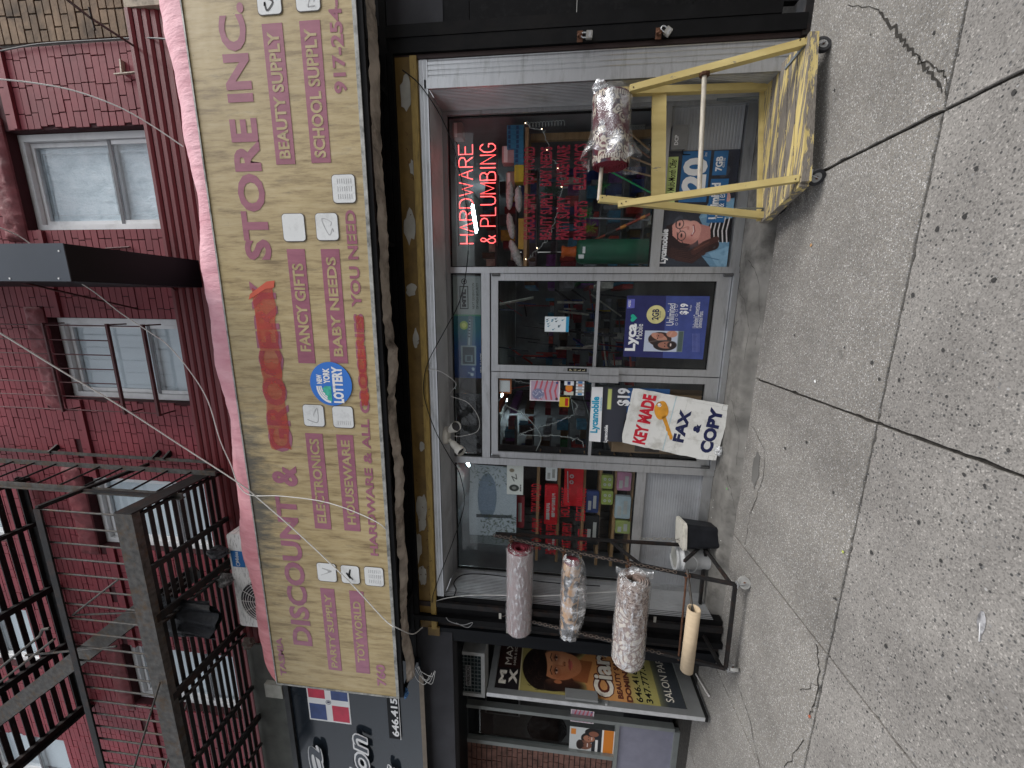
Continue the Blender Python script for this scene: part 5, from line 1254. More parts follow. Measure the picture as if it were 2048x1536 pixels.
# blue phone poster on right door
def d_couple(cv):
    w_, h = cv.w, cv.h; cv.fill('b4bccb'); cv.ell(w_*.60, h*.60, w_*.34, h*.30, '3a2a26'); cv.ell(w_*.70, h*.62, w_*.16, h*.22, 'b7836f', -20); cv.ell(w_*.76, h*.6, w_*.12, h*.1, 'a06d5c')
    cv.ell(w_*.30, h*.46, w_*.26, h*.30, '2b2424'); cv.ell(w_*.32, h*.42, w_*.17, h*.22, '9d6c5b'); cv.ell(w_*.33, h*.28, w_*.17, h*.12, '2a2121', 0, 4); cv.ell(w_*.33, h*.31, w_*.08, h*.02, 'd9c9c0')
    for u, v_ in ((.26, .46), (.40, .46), (.64, .66), (.76, .64)): cv.ell(w_*u, h*v_, w_*.03, h*.015, '1a1414')
    cv.line([(w_*.33, h*.45), (w_*.34, h*.38)], w_*.02, '7f5145'); cv.ell(w_*.85, h*.3, w_*.16, h*.14, 'b98570'); cv.line([(w_*.75, h*.36), (w_*.95, h*.30)], w_*.06, 'c39382'); cv.box(0, w_, 0, h*.14, '3f4f49', .9, 6); cv.line([(w_*.45, h*.9), (w_*.55, h*.6), (w_*.5, h*.3)], w_*.04, '7d746f', .6)
pb_ = empty('phone_poster', 'blue unlimited plan phone poster taped inside the right door glass', 'poster', (.45, -.01, .3))
pY = -.006
def qpoly(pts, mat, Y, name, par): b = MB(); b.poly([at(*p, Y=Y) for p in pts], (0, .0008, 0)); return b.build(name, mat, par)
qpoly([(1246, 713), (1254, 591), (1420, 592), (1406, 719)], M('poster_dark_blue', (.025, .028, .11), .35), pY, 'sheet', pb_)
qpoly([(1325.5, 716), (1330, 645), (1332.5, 592), (1419.6, 592.5), (1405.6, 718.7)], M('poster_blue', (.05, .07, .23), .35), pY-.001, 'panel', pb_)
x0, x1, z0, z1 = rect_px((1364, 704), (1290, 661), pY-.002); cv = Cv(x1-x0, z1-z0, 420); d_couple(cv); print_mesh('picture', cv, pY-.0022, x0, z0, PRINT, pb_)
text_in('Lyca', (1276, 702), (1253, 647), pY-.002, white, pb_, .04); text_in('Mobile', (1284, 678), (1274, 648), pY-.002, white, pb_, 0)
c_ = at(1267, 636, Y=pY-.002); hp = []
for k in range(40):
    t = 2*math.pi*k/40; hp.append((c_.x+.0021*16*math.sin(t)**3, pY-.002, c_.z+.0021*(13*math.cos(t)-5*math.cos(2*t)-2*math.cos(3*t)-math.cos(4*t))))
b = MB(); b.poly(hp[::-1]); b.build('heart', M('heart_green', (.02, .42, .28), .4), pb_)
c_ = at(1312, 629, Y=pY-.002); b = MB(); b.ring((c_.x, pY-.0025, c_.z), (0, 1, 0), 0, .082, .001, 32); b.build('data_badge', M('badge_yellow', (.62, .56, .25), .5), pb_); text_in('2GB', (1317, 640), (1305, 618), pY-.0035, navy, pb_, .03); text_in('data included', (1321, 636), (1318.5, 622), pY-.0035, navy, pb_, 0)
text_in('Unlimited', (1347, 651), (1336, 607), pY-.0025, white, pb_, 0); text_in('$19', (1377, 629), (1361, 607), pY-.0025, white, pb_, .04); text_in('30 days', (1383, 622), (1380, 610), pY-.0025, white, pb_, 0)
text_in('Unlimited Connections.', (1395, 656), (1390, 604), pY-.0025, white, pb_, 0); text_in('Unlimited Plans.', (1403, 656), (1398, 622), pY-.0025, white, pb_, 0)
qpoly([(1254, 617), (1255.5, 598), (1270, 598), (1269, 616)], M('tag_violet', (.12, .13, .45), .4), pY-.002, 'network_tag', pb_); text_in('4G/5G', (1261, 614), (1257, 601), pY-.0035, white, pb_, .02)
b = MB()
for k in range(5): p = at(1353, 648-9*k, Y=pY-.0025); b.ring((p.x, pY-.0025, p.z), (0, 1, 0), .010, .012, .0006, 14)
b.build('feature_icons', white, pb_)
b = MB()
for k in range(6): a = at(1385+2.6*k, 704, Y=pY-.0025); c_ = at(1385+2.6*k, 667, Y=pY-.0025); b.beam(a, c_, .0006, .0016)
b.build('small_print', M('print_pale_violet', (.25, .27, .55), .5), pb_)
# card on the right door
def d_keys(cv):
    w_, h = cv.w, cv.h; cv.fill('dfe6e8'); cv.box(0, w_, 0, h*.12, '2a8fb8'); 
    for k in range(12): u, v_ = w_*random.uniform(.1, .9), h*random.uniform(.25, .92); cv.ell(u, v_, .006, .008, random.choice(['2d3a40', '4f8fa8', '1d5068'])); cv.line([(u, v_), (u+.012, v_-.018)], .003, '56707a')
wprint('notice', 'small white key picture card stuck on the right door glass', 'notice', (1137, 664), (1090, 633), -.006, d_keys, 500)
# left door stickers
def d_flag(seed):
    def f(cv):
        w_, h = cv.w, cv.h; cv.fill('e8dfe0'); cv.box(w_*.04, w_*.96, h*.04, h*.96, 'b9a3b5')
        for k in range(5): cv.line([(w_*.1, h*(.1+.17*k)), (w_*.5, h*(.16+.17*k)), (w_*.95, h*(.08+.17*k))], h*.06, 'c4525e', .85)
        cv.ell(w_*.34, h*.72, w_*.26, h*.2, '7b7f9f', 0, 6); cv.blobs(20, .003, .006, ['f3f0f2'], (w_*.12, w_*.5, h*.55, h*.9)); cv.ell(w_*.9, h*.1, w_*.05, w_*.05, '2b4d86'); cv.ell(w_*.12, h*.1, w_*.07, w_*.06, '503038')
    return f
wprint('flag_card', 'pink flag pattern card taped inside the left hardware door', 'card', (1119, 803), (1060, 760), -.006, d_flag(1), 450)
def d_cards(cv):
    w_, h = cv.w, cv.h; cv.fill('111216'); cv.box(w_*.02, w_*.28, h*.55, h*.98, 'c9c9b8'); cv.box(w_*.34, w_*.62, h*.55, h*.98, '15151a'); cv.ell(w_*.44, h*.76, h*.16, h*.16, 'd8372b'); cv.ell(w_*.54, h*.76, h*.16, h*.16, 'e69a2d', 0, 1.5, .85); cv.box(w_*.68, w_*.98, h*.55, h*.98, 'e8eaee'); cv.box(w_*.72, w_*.94, h*.70, h*.84, '26376f')
    for k, c in enumerate(('4d86b0', 'c8b9a0', 'b6bfc9', 'd0806a', '4d86c0')): cv.box(w_*(.02+.2*k), w_*(.19+.2*k), h*.08, h*.45, 'dfe3e6'); cv.box(w_*(.04+.2*k), w_*(.17+.2*k), h*.16, h*.36, c)
wprint('payment_stickers', 'row of payment card stickers on the left hardware door', 'stickers', (1171, 792), (1128, 761), -.006, d_cards, 500)
b = MB(); q = rect_px((1138, 814), (1119, 794), -.006); b.box(q[0], q[1], -.0065, -.005, q[2], q[3]); so_ = tag(b.build('sticker', M('yellow_sticker', (.60, .42, .02), .4)), 'yellow and red sticker under the payment stickers', 'sticker'); b = MB(); b.box(q[0]+.01, q[1]-.01, -.0072, -.0066, q[2]+.01, q[2]+.04); b.build('print', M('ink_red', (.5, .02, .02), .4), so_)
tg = empty('certificate', 'orange framed certificate inside the top of the left door', 'certificate', (-.2, .02, 2.0)); q = rect_px((1023, 787), (996, 757), .02); b = MB(); bar_frame(b, q[0], q[1], .01, .02, q[2], q[3], .015); b.build('frame', M('orange_frame', (.45, .14, .04), .5), tg); b = MB(); b.box(q[0]+.015, q[1]-.015, .014, .018, q[2]+.015, q[3]-.015); b.build('paper', white, tg)
# white phone banner and dark poster on left door
bn = empty('phone_banner', 'white phone company banner across the left door rail', 'banner', (-.45, -.03, 1.1))
qpoly([(1178, 882), (1184, 774), (1206, 774), (1201, 884)], white, -.031, 'sheet', bn); text_in('Lycamobile', (1199, 866), (1184, 793), -.033, cyan, bn, .04); text_in('Call the world for less', (1203, 822), (1200.5, 795), -.033, cyan, bn, 0)
dp = empty('phone_poster', 'dark phone poster behind the key sign on the left door', 'poster', (-.5, -.01, .8))
def d_dark(cv):
    w_, h = cv.w, cv.h; cv.grad('23262e', '3a3c46', 90); cv.ell(w_*.36, h*.45, w_*.16, h*.2, '1a1616'); cv.ell(w_*.38, h*.4, w_*.11, h*.16, '8d6259'); cv.box(w_*.55, w_, 0, h*.62, '2c5688'); cv.box(w_*.6, w_*.97, h*.86, h*.92, 'c9d07a')
q = rect_px((1330, 888), (1206, 774), -.005); cv = Cv(q[1]-q[0], q[3]-q[2], 200); d_dark(cv); print_mesh('picture', cv, -.0055, q[0], q[2], PRINT, dp)
text_in('Lycamobile', (1216, 885), (1209, 850), -.007, white, dp, .04); text_in('$19', (1262, 812), (1236, 776), -.007, white, dp, .04)
cb = empty('cardboard_box', 'brown cardboard box standing inside the left door behind the key sign', 'box', (-.55, .1, .0)); q = rect_px((1402, 912), (1200, 765), .05); b = MB(); b.box(q[0], q[1]-.1, .05, .3, .02, q[3]-.15); b.build('carton', M('brown_cardboard', (.26, .17, .10), .8, 0, .15, 5, .1), cb)
b = MB(); q2 = rect_px((1318, 905), (1270, 888), .048); b.box(q2[0], q2[1], .047, .049, q2[2], q2[3]); p = at(1340, 897, Y=.048); b.ring((p.x, .048, p.z), (0, 1, 0), .045, .052, .001, 24); b.build('print', M('dark_print', (.08, .06, .05), .6), cb)

# KEY MADE sign leaning on the doors
ks = empty('key_sign', 'battered white KEY MADE, FAX & COPY board leaning on the left door', 'sign', (-.475, -.115, -.035), rot=(R(-5), R(8.2), 0))
KW, KH = .585, .86
c0 = at(1427, 855, Y=-.115)
ks.location = (-.53, -.125, -.045)
frk = (Vector((0, 0, 0)), Vector((1, 0, 0)), Vector((0, 0, 1)))
r = random.Random(5); oc = []
def side(ax, az, bx_, bz, n, am):
    for k in range(n): t = k/n; oc.append(Vector((ax+(bx_-ax)*t+(r.uniform(-am, am) if k else 0), -.010, az+(bz-az)*t+(r.uniform(-am, am) if k else 0))))
kx0, kx1 = -.25, .30
side(kx0+.02, 0, kx1, .0, 14, .002); side(kx1, 0, kx1-.005, KH, 18, .003); side(kx1-.01, KH, kx0+.015, KH, 14, .004); side(kx0+.005, KH-.015, kx0, .10, 18, .004)
b = MB(); b.poly(oc, (0, .012, 0)); b.build('board', M('dirty_white_board', (.66, .655, .62), .6, 0, .06, 3, .2, dirt='8f8a7c', dirt_amt=.7, dscale=5), ks, True)
KR = M('ink_crimson', (.50, .012, .03), .45, 0, .1, 9, .05); KN = M('ink_deep_navy', (.012, .016, .065), .45, 0, .1, 9, .05)
W_ = kx1-kx0
TT = lambda s, u0, u1, v0, v1, m_, bo=.05: text(s, kx0+W_*u0, kx0+W_*u1, KH*v0, KH*v1, frk, m_, ks, bold=bo, local=True, proud=.0112)
TT('KEY MADE', .05, .93, .745, .885, KR, .05); TT('FAX', .22, .79, .365, .48, KN, .055); TT('&', .44, .60, .235, .305, KN, .08); TT('COPY', .13, .92, .06, .19, KN, .055)
b = MB(); b.box(kx0+.01, kx1-.008, -.0112, -.0104, KH*.545, KH*.556); b.build('blue_tape', M('pale_tape', (.42, .52, .54), .5), ks, True)
kb = MB(); cx_, cz_ = kx0+W_*.69, KH*.66; n = 24
def kp(u, v_): a = R(38); return Vector((cx_+u*math.cos(a)-v_*math.sin(a)*1, -.0114, cz_+(u*math.sin(a)+v_*math.cos(a))*.75))
kb.poly([kp(.090*math.cos(t*2*math.pi/n)+.01, .088*math.sin(t*2*math.pi/n)*(1+.12*math.cos(t*4*math.pi/n))) for t in range(n)]); kb.poly([kp(-.055, -.022), kp(-.30, -.022), kp(-.32, 0), kp(-.30, .018), kp(-.27, .012), kp(-.25, .022), kp(-.22, .012), kp(-.20, .024), kp(-.17, .015), kp(-.055, .022)]) 
ko = kb.build('key_picture', M('ink_gold', (.62, .28, .03), .45, 0, .2, 12, .1), ks, True)
b = MB(); c_ = kp(.062, .0); b.ring((c_.x+.004, -.0122, c_.z+.004), (0, 1, 0), .0, .018, .0008, 16); b.build('key_hole', white, ko, True)
b = MB(); c_ = kp(.07, .0); b.ring((c_.x+.006, -.0128, c_.z+.006), (0, 1, 0), .016, .020, .0008, 16); b.build('key_ring', M('ink_dark_brown', (.10, .07, .04), .5), ko, True)
b = MB()
for u, v_ in ((.02, .03), (.93, .95)):
    pass
for x_, z_, w2 in ((kx0+.012, .02, .035), (kx1-.055, .02, .035)):
    bar_frame(b, x_, x_+.045, -.0112, -.0105, z_, z_+.05, .0018)
for a, c_ in (((kx0+.02, KH*.44), (kx1-.01, KH*.43)), ((kx0+.03, KH-.03), (kx1-.03, KH-.02)), ((kx1-.03, .1), (kx1-.025, KH*.45)), ((kx0+.18, .0), (kx0+.17, .44*KH))):
    b.beam((a[0], -.0108, a[1]), (c_[0], -.0108, c_[1]), .0012, .0006)
b.build('crease_marks', M('crease_grey', (.32, .31, .28), .7), ks, True)
tag(crumple('plastic_scrap', (-.66, -.13, -.02), .05, .04, .035, M_wrap('scrap_film', .4), 9, .5), 'scrap of clear plastic at the bottom left corner of the key sign', 'plastic scrap')

# floodlight
fd = empty('floodlight', 'white twin head floodlight fixed under the shop front soffit', 'floodlight', at(895, 870, Y=-.22))
pc_ = at(886, 870, Y=-.22); fw = M('cream_white_plastic', (.66, .64, .58), .4, 0, .05, 5, .03)
b = MB(); b.tube([(pc_.x, pc_.y, ZH+.028), (pc_.x, pc_.y, ZH-.0), (pc_.x, pc_.y, ZH-.012)], [.085, .085, .06], 28); b.build('base', fw, fd)
for y_, x_, dx, dy in ((856, 908, .02, -.06), (895, 918, -.07, -.03)):
    p0 = Vector((pc_.x+(.035 if dx > 0 else -.035), pc_.y-.01, ZH-.012)); p1 = at(x_-5, y_, Y=-.26); d = (Vector((p1.x, p1.y, p1.z))-p0)
    b = MB(); b.tube([p0, p0+d*.5], .018, 12); e = Vector((d.x*.6, -.5*abs(d.z)-.02, d.z)).normalized(); q = p0+d*.45
    b.tube([q, q+e*.02, q+e*.085, q+e*.10, q+e*.15], [.028, .033, .036, .047, .047], 20, False); b.build('lamp_head', fw, fd)
    b = MB(); b.ring(q+e*.12, e, 0, .044, .004, 20); b.build('lamp_lens', M('dark_lens', (.04, .04, .045), .15), fd)
# ================================================================ SALON FRONT (left neighbour)
SYY = .30
sl_ = empty('salon_storefront', 'dark framed beauty salon front with brick base left of the hardware store', 'storefront', (-3.9, 0, -.12))
dkf = M('dark_grey_frame', (.05, .052, .055), .45, .4, .2, 8, .1); gfr = M('grey_frame', (.28, .30, .29), .45, .4, .1, 6, .05)
def sbox(x0, x1, y0, y1, z0, z1, nm_, mt, par=None):
    b = MB(); b.box(x0, x1, y0, y1, z0, z1); return b.build(nm_, mt, par or sl_)
XS1 = at(1100, 1290, Y=SYY).x; 
sbox(-2.80, -2.76, OUT+.03, SYY+.05, -.15, 2.6, 'side_wall', black_gloss)
hz = at(905, 1400, Y=OUT).z
sbox(-7, -2.77, OUT+.02, OUT+.06, 2.50, 2.78, 'lintel_panel', black_gloss)
sbox(-7, -2.805, OUT+.06, SYY+.1, 2.48, 2.54, 'soffit', black_gloss)
ztop = at(925, 1410, Y=SYY).z
sbox(-7, -2.96, SYY-.03, SYY+.05, ztop, 2.478, 'head_frame', dkf)
# door opening jambs, window on the left with grey frame, lilac bulkhead panel, brick
zp1 = at(1232, 1480, Y=SYY-.0).z; zp0 = at(1345, 1480, Y=SYY).z
xw0, xw1 = -5.15, at(1240, 1438, Y=SYY).x
xb_ = at(950, 1492, Y=SYY).x
sbox(xw1-.05, xw1, SYY-.045, SYY+.03, -.1, ztop, 'jamb', gfr)
sbox(-3.38, -3.32, SYY-.045, SYY+.03, -.12, ztop, 'jamb', dkf)
sbox(-7, xw1-.052, SYY-.04, SYY+.02, zp1-.02, zp1+.025, 'sill_rail', gfr); sbox(-7, xw1-.052, SYY-.04, SYY+.02, zp0-.08, zp0, 'base_rail', gfr)
sbox(-7, xw1-.052, SYY-.01, SYY+.01, zp0+.001, zp1-.021, 'bulkhead_panel', M('lilac_grey_panel', (.24, .24, .30), .5, .1, .08, 9, .1))
def seg(a, c, Y): return at(*a, Y=Y), at(*c, Y=Y)
fa, fb = seg((925, 1478), (1225, 1510), SYY-.02)
xf = (fa.x+fb.x)/2
sbox(xf-.03, xf+.03, SYY-.045, SYY+.02, zp1+.026, ztop-.001, 'window_post', gfr)
b = MB(); b.box(xf+.03, xw1-.051, SYY-.004, SYY+.002, zp1+.026, ztop); b.build('pane', glass, sl_)
b = MB(); b.box(-7, xf-.034, SYY-.012, SYY+.1, zp1+.026, ztop-.002); b.build('brick_backing', M('dark_mortar', (.03, .026, .025), .9, 0, .3, 9, .2), sl_)
sb = M('dull_brown_brick', (.17, .085, .065), .8, 0, .35, 9, .5, dirt='1e1616', dirt_amt=.6, dscale=5)
brickwork(sl_, sb, -5.6, xf-.036, zp1+.03, ztop-.03, SYY-.02, [], 300, gap=.012)
# reflective brick seen through salon window: inner back wall
sin = empty('salon_interior', 'dark salon interior with a black chair behind the glass', 'interior', (-4, 2, 0))
sbox(-15, -2.97, 2.6, 2.7, -.1, 2.5, 'back_wall', M('salon_wall', (.10, .105, .10), .7), sin); sbox(-15, -2.97, SYY+.12, 2.6, -.13, -.08, 'floor', dark_in, sin); sbox(-2.96, -2.90, SYY+.1, 2.6, -.1, 2.5, 'side_wall', dark_in, sin); sbox(-15, -2.97, SYY+.12, 2.7, 2.5, 2.55, 'ceiling', dark_in, sin)
p = at(1080, 1455, Y=.9); tag(crumple('salon_chair', (p.x, .9, p.z-.1), .2, .2, .28, M('black_leather', (.014, .014, .014), .3), 12, .1), 'rounded black salon chair behind the salon window', 'chair')
q = rect_px((1040, 1425), (1005, 1410), 1.6); sbox(q[0]-.1, q[1]+.3, 1.6, 1.62, q[2], q[3]+.3, 'mirror_frame', M('dim_white_frame', (.3, .3, .3), .5), sin); sbox(q[0]-.07, q[1]+.27, 1.595, 1.599, q[2]+.03, q[3]+.27, 'mirror', black_gloss, sin)

# salon air conditioner over the door
fa_ = empty('window_air_conditioner', 'white framed window air conditioner with dark square grille above the salon door', 'air conditioner', (-3.8, .1, 2.2))
YAC = .10; q = rect_px((970, 1394), (913, 1300), YAC); q = (q[0], q[1], q[2], q[3])
b = MB(); bar_frame(b, q[0], q[1], YAC-.01, YAC+.25, q[2], q[3], .045); b.build('casing', M('ac_off_white', (.45, .46, .45), .5), fa_)
b = MB(); b.box(q[0]+.046, q[1]-.046, YAC+.01, YAC+.03, q[2]+.046, q[3]-.046); b.build('grille_back', M('dark_teal_grille', (.008, .02, .022), .4), fa_)
b = MB()
for k in range(1, 10): X = q[0]+.045+(q[1]-q[0]-.09)*k/10; b.box(X-.0018, X+.0018, YAC+.0, YAC+.009, q[2]+.046, q[3]-.046)
for k in range(1, 6): Z = q[2]+.045+(q[3]-q[2]-.09)*k/6; b.box(q[0]+.046, q[1]-.046, YAC-.001, YAC+.0085, Z-.0018, Z+.0018)
b.build('grille_bars', M('grille_bar', (.22, .25, .25), .5), fa_)
q2 = rect_px((942, 1372), (931, 1330), YAC-.003); b = MB(); b.box(q2[0], q2[1], YAC-.004, YAC-.001, q2[2], q2[3]); pl_ = b.build('name_plate', M('plate_silver', (.4, .4, .4), .4, .3), fa_); text('FRIEDRICH', q2[0]+.05, q2[1]-.01, q2[2]+.012, q2[3]-.012, YAC-.0048, black, pl_, bold=.03)
b = MB(); b.ring((q2[0]+.028, YAC-.0048, (q2[2]+q2[3])/2), (0, 1, 0), .006, .013, .001, 14); b.build('plate_logo', black, pl_)

# open glass door with portrait poster: plane perpendicular to the front
DX = -3.36; DY0, DY1, DZ0, DZ1 = -.42, .31, -.09, 2.095
dd = empty('salon_door', 'open salon glass door with a large portrait poster of a woman', 'door', (DX, .3, -.1))
frd = (Vector((DX+.026, 0, 0)), Vector((0, 1, 0)), Vector((0, 0, 1)))   # reads from free edge to hinge; faces +X
dfm = M('satin_door_frame', (.30, .31, .31), .4, .6, .1, 6, .05)
b = MB(); st = .062
for (y0, y1, z0, z1) in ((DY0, DY0+st, DZ0, DZ1), (DY1-st, DY1, DZ0, DZ1), (DY0+st, DY1-st, DZ0+.001, DZ0+.14), (DY0+st, DY1-st, DZ1-.07, DZ1-.001)): b.box(DX-.022, DX+.022, y0, y1, z0, z1)
b.build('door_frame', dfm, dd)
b = MB(); b.box(DX-.023, DX+.023, DY0-.004, DY0-.0005, DZ0, DZ1); b.build('edge_strip', M('pale_door_edge', (.55, .56, .57), .4, .4), dd)
b = MB(); b.box(DX-.03, DX+.03, DY0, DY1, DZ0-.03, DZ0-.002); b.build('sweep', rub_b, dd)
b = MB(); b.box(DX-.004, DX+.004, DY0+st, DY1-st, DZ0+.14, DZ1-.07); b.build('pane', glass, dd)
b = MB(); b.box(DX+.05, DX+.075, DY0+.0, DY0+.10, .95, 1.28); b.box(DX+.022, DX+.05, DY0+.02, DY0+.05, .98, 1.0); b.box(DX+.022, DX+.05, DY0+.02, DY0+.05, 1.22, 1.24); b.build('handle', dfm, dd)
b = MB(); b.ring((DX+.028, DY0+.03, .86), (1, 0, 0), 0, .016, .012, 16); b.build('lock_cylinder', alu, dd)
def d_lady(cv):
    w_, h = cv.w, cv.h; cv.fill('8f8550'); cv.box(0, w_, h*.28, h*.55, 'a28f58', .7, 60); cv.box(0, w_, 0, h*.13, '33373b'); cv.box(0, w_, h*.13, h*.28, '9c975c', .9, 40); cv.box(0, w_, h*.87, h, '2c1714'); cv.box(0, w_*.42, h*.87, h, '1e1a1c'); cv.box(0, w_, h*.866, h*.872, 'b9b08a')
    S_ = w_
    Y0 = h*.55
    cv.poly([(S_*.0, h*.40), (S_*.10, h*.50), (S_*.40, h*.52), (S_*.62, h*.56), (S_*.85, h*.50), (S_, h*.44), (S_, h*.28), (0, h*.28)], 'b07a48'); cv.ell(S_*.3, h*.36, S_*.5, h*.08, 'bd8b58', 0, 60, .8)
    cv.poly([(S_*.28, h*.50), (S_*.30, h*.62), (S_*.74, h*.60), (S_*.72, h*.46)], '87502f')
    cv.ell(S_*.50, h*.745, S_*.44, h*.115, '1d1513'); cv.ell(S_*.26, h*.70, S_*.20, h*.13, '1d1513'); cv.ell(S_*.20, h*.62, S_*.12, h*.10, '2a1b17', 0, 8); cv.ell(S_*.90, h*.64, S_*.16, h*.12, '241815', 0, 8)
    cv.ell(S_*.58, h*.655, S_*.30, h*.115, 'ab6f4c', 0, 2); cv.ell(S_*.60, h*.60, S_*.24, h*.075, 'b0744f'); cv.ell(S_*.66, h*.66, S_*.16, h*.07, 'cf9670', 0, 30, .85); cv.ell(S_*.40, h*.64, S_*.10, h*.08, '84492f', 0, 40, .6); cv.ell(S_*.60, h*.71, S_*.2, h*.03, 'c58d66', 0, 30, .8)
    cv.ell(S_*.50, h*.775, S_*.42, h*.055, '1b1311'); cv.poly([(S_*.22, h*.76), (S_*.30, h*.70), (S_*.34, h*.73), (S_*.5, h*.745), (S_*.75, h*.74), (S_*.9, h*.72), (S_*.95, h*.78), (S_*.5, h*.82)], '1b1311')
    for k in range(26):
        a = random.uniform(0, 3.14); cx_, cy_ = S_*random.uniform(.1, .95), h*random.uniform(.74, .84)
        cv.line([(cx_+S_*.06*math.cos(a+t*.7), cy_+S_*.05*math.sin(a+t*.7)) for t in range(5)], S_*.008, random.choice(['3a2a25', '4b372f', '120d0c']), .8)
    for cx_ in (.46, .73):
        cv.ell(S_*cx_, h*.668, S_*.085, h*.014, '7a4630', 0, 14, .8); cv.ell(S_*cx_, h*.667, S_*.050, h*.0062, 'c9b3a6', 0, 2); cv.ell(S_*(cx_+.005), h*.668, S_*.026, h*.0075, '1a1110', 0, 2); cv.line([(S_*(cx_-.07), h*.672), (S_*cx_, h*.680), (S_*(cx_+.065), h*.670)], S_*.014, '241311'); cv.line([(S_*(cx_-.085), h*.693), (S_*(cx_-.01), h*.702), (S_*(cx_+.085), h*.695)], S_*.016, '2c1a14'); cv.ell(S_*cx_, h*.684, S_*.07, h*.008, '8c5638', 0, 10, .6)
    cv.line([(S_*.57, h*.67), (S_*.56, h*.635), (S_*.58, h*.622)], S_*.014, '8d5438', .8, 3); cv.ell(S_*.61, h*.623, S_*.05, h*.008, '9c6143', 0, 3); cv.ell(S_*.585, h*.620, S_*.012, h*.004, '5d3020'); cv.ell(S_*.64, h*.620, S_*.012, h*.004, '5d3020')
    cv.line([(S_*.50, h*.590), (S_*.57, h*.597), (S_*.61, h*.595), (S_*.66, h*.597), (S_*.72, h*.591)], S_*.022, 'a04c44'); cv.ell(S_*.61, h*.584, S_*.085, h*.0095, 'b65f54'); cv.line([(S_*.50, h*.589), (S_*.72, h*.590)], S_*.007, '5c2320')
    cv.ell(S_*.245, h*.66, S_*.035, h*.022, '9a5f40'); cv.noise(.01, 1)
pz0, pz1, py0, py1 = DZ0+.145, DZ1-.075, DY0+st+.004, DY1-st-.004
cv = Cv(py1-py0, pz1-pz0, 230); d_lady(cv)
pic = print_mesh('portrait_poster', cv, (Vector((DX+.008, 0, 0)), Vector((0, 1, 0)), Vector((0, 0, 1))), py0, pz0, PRINT, dd)
fp = (Vector((DX+.010, 0, 0)), Vector((0, 1, 0)), Vector((0, 0, 1))); PW, PH = py1-py0, pz1-pz0
olive = M('ink_brown_outline', (.10, .03, .02), .5); cream = M('ink_cream', (.62, .58, .50), .5)
def DT(s, u0, u1, v0, v1, m_, bo=.03, pr=0.): return text(s, py0+PW*u0, py0+PW*u1, pz0+PH*v0, pz0+PH*v1, fp, m_, pic, bold=bo, proud=pr)
DT('MAXI', .48, 1.0, .925, .962, cream, .0); DT('HAIR & BODY', .48, 1.0, .900, .914, cream, .0); DT('M', .10, .36, .945, .985, cream, .05); DT('X', .12, .40, .885, .93, cream, .05)
DT('Ciara', .045, 1.06, .355, .47, olive, .10); DT('Ciara', .06, 1.05, .36, .465, cream, .03, .001)
DT('BEAUTY SALON', .06, 1.03, .315, .345, olive, .05); DT('DOMINICAN', .02, .98, .268, .300, olive, .05)
DT('646.416.1474', .04, 1.04, .215, .250, black, .02); DT('347.777.6692', .04, 1.04, .165, .200, black, .02); DT('SALON PARTY', .10, 1.1, .055, .095, cream, .0)

# posters on the salon window
wprint('flag_card', 'pink flag pattern card on the salon window beside the open door', 'card', (1187, 1448), (1142, 1418), SYY-.008, d_flag(2), 300)
def d_people(cv):
    w_, h = cv.w, cv.h; cv.fill('cfd3d2'); cv.box(0, w_, 0, h*.28, 'f2f1ee'); cv.box(0, w_, h*.02, h*.24, 'd9822b'); cv.box(0, w_, h*.28, h*.5, '23262c'); cv.ell(w_*.62, h*.60, w_*.2, h*.14, '1b1413'); cv.ell(w_*.36, h*.66, w_*.17, h*.17, '7d5140'); cv.ell(w_*.36, h*.76, w_*.18, h*.08, '2a1d19')
    cv.ell(w_*.62, h*.56, w_*.13, h*.13, 'a87158'); cv.ell(w_*.85, h*.5, w_*.16, h*.16, '151214'); cv.ell(w_*.80, h*.46, w_*.10, h*.11, '8d5a46'); cv.box(w_*.72, w_*.93, h*.86, h*.97, 'e08a35')
    for u, v_ in ((.31, .67), (.42, .67), (.57, .57), (.67, .57)): cv.ell(w_*u, h*v_, w_*.018, h*.01, '150f0e')
    cv.line([(w_*.3, h*.59), (w_*.42, h*.59)], h*.02, 'f2e9e4'); cv.line([(w_*.57, h*.50), (w_*.67, h*.50)], h*.016, 'f0e4de'); cv.box(w_*.06, w_*.6, h*.36, h*.42, 'e9e9e6')
pp_ = wprint('poster', 'orange, white and dark poster with smiling people on the salon window', 'poster', (1226, 1516), (1140, 1452), SYY-.008, d_people, 320)

# salon sign above
ss = empty('salon_sign', 'glossy black salon sign with white script letters, flag and phone number', 'sign', (-4.6, -.4, 3))
sY = -.47; z0s = 2.80; z1s = at(590, 1450, Y=sY).z
b = MB(); b.box(-8, -3.0, sY, sY+.06, z0s, z1s); b.build('panel', M('sign_gloss_slate', (.016, .022, .030), .12, .0, .15, 1.2, .02), ss)
b = MB(); b.box(-8, -3.15, sY-.012, sY-.001, z0s-.05, z0s-.002); b.build('bottom_trim', M('dull_gold_trim', (.14, .11, .08), .4, .4), ss)
b = MB(); b.box(-8, -3.0, sY-.03, sY+.06, z1s+.002, z1s+.06); b.build('top_trim', dkf, ss)
b = MB(); b.box(-8, -3.02, sY+.02, sY+.10, z1s+.06, z1s+.50); b.build('backing_board', M('grey_green_board', (.10, .105, .095), .7, 0, .3, 5, .3), ss)
q = rect_px((703, 1449), (612, 1372), sY-.002); fl_ = MB(); fl_.box(q[0], q[1]+.25, sY-.003, sY-.0005, q[2], q[3]); fo = fl_.build('flag', white, ss)
fw_ = q[1]+.25-q[0]; fh = q[3]-q[2]; fx0 = q[0]; 
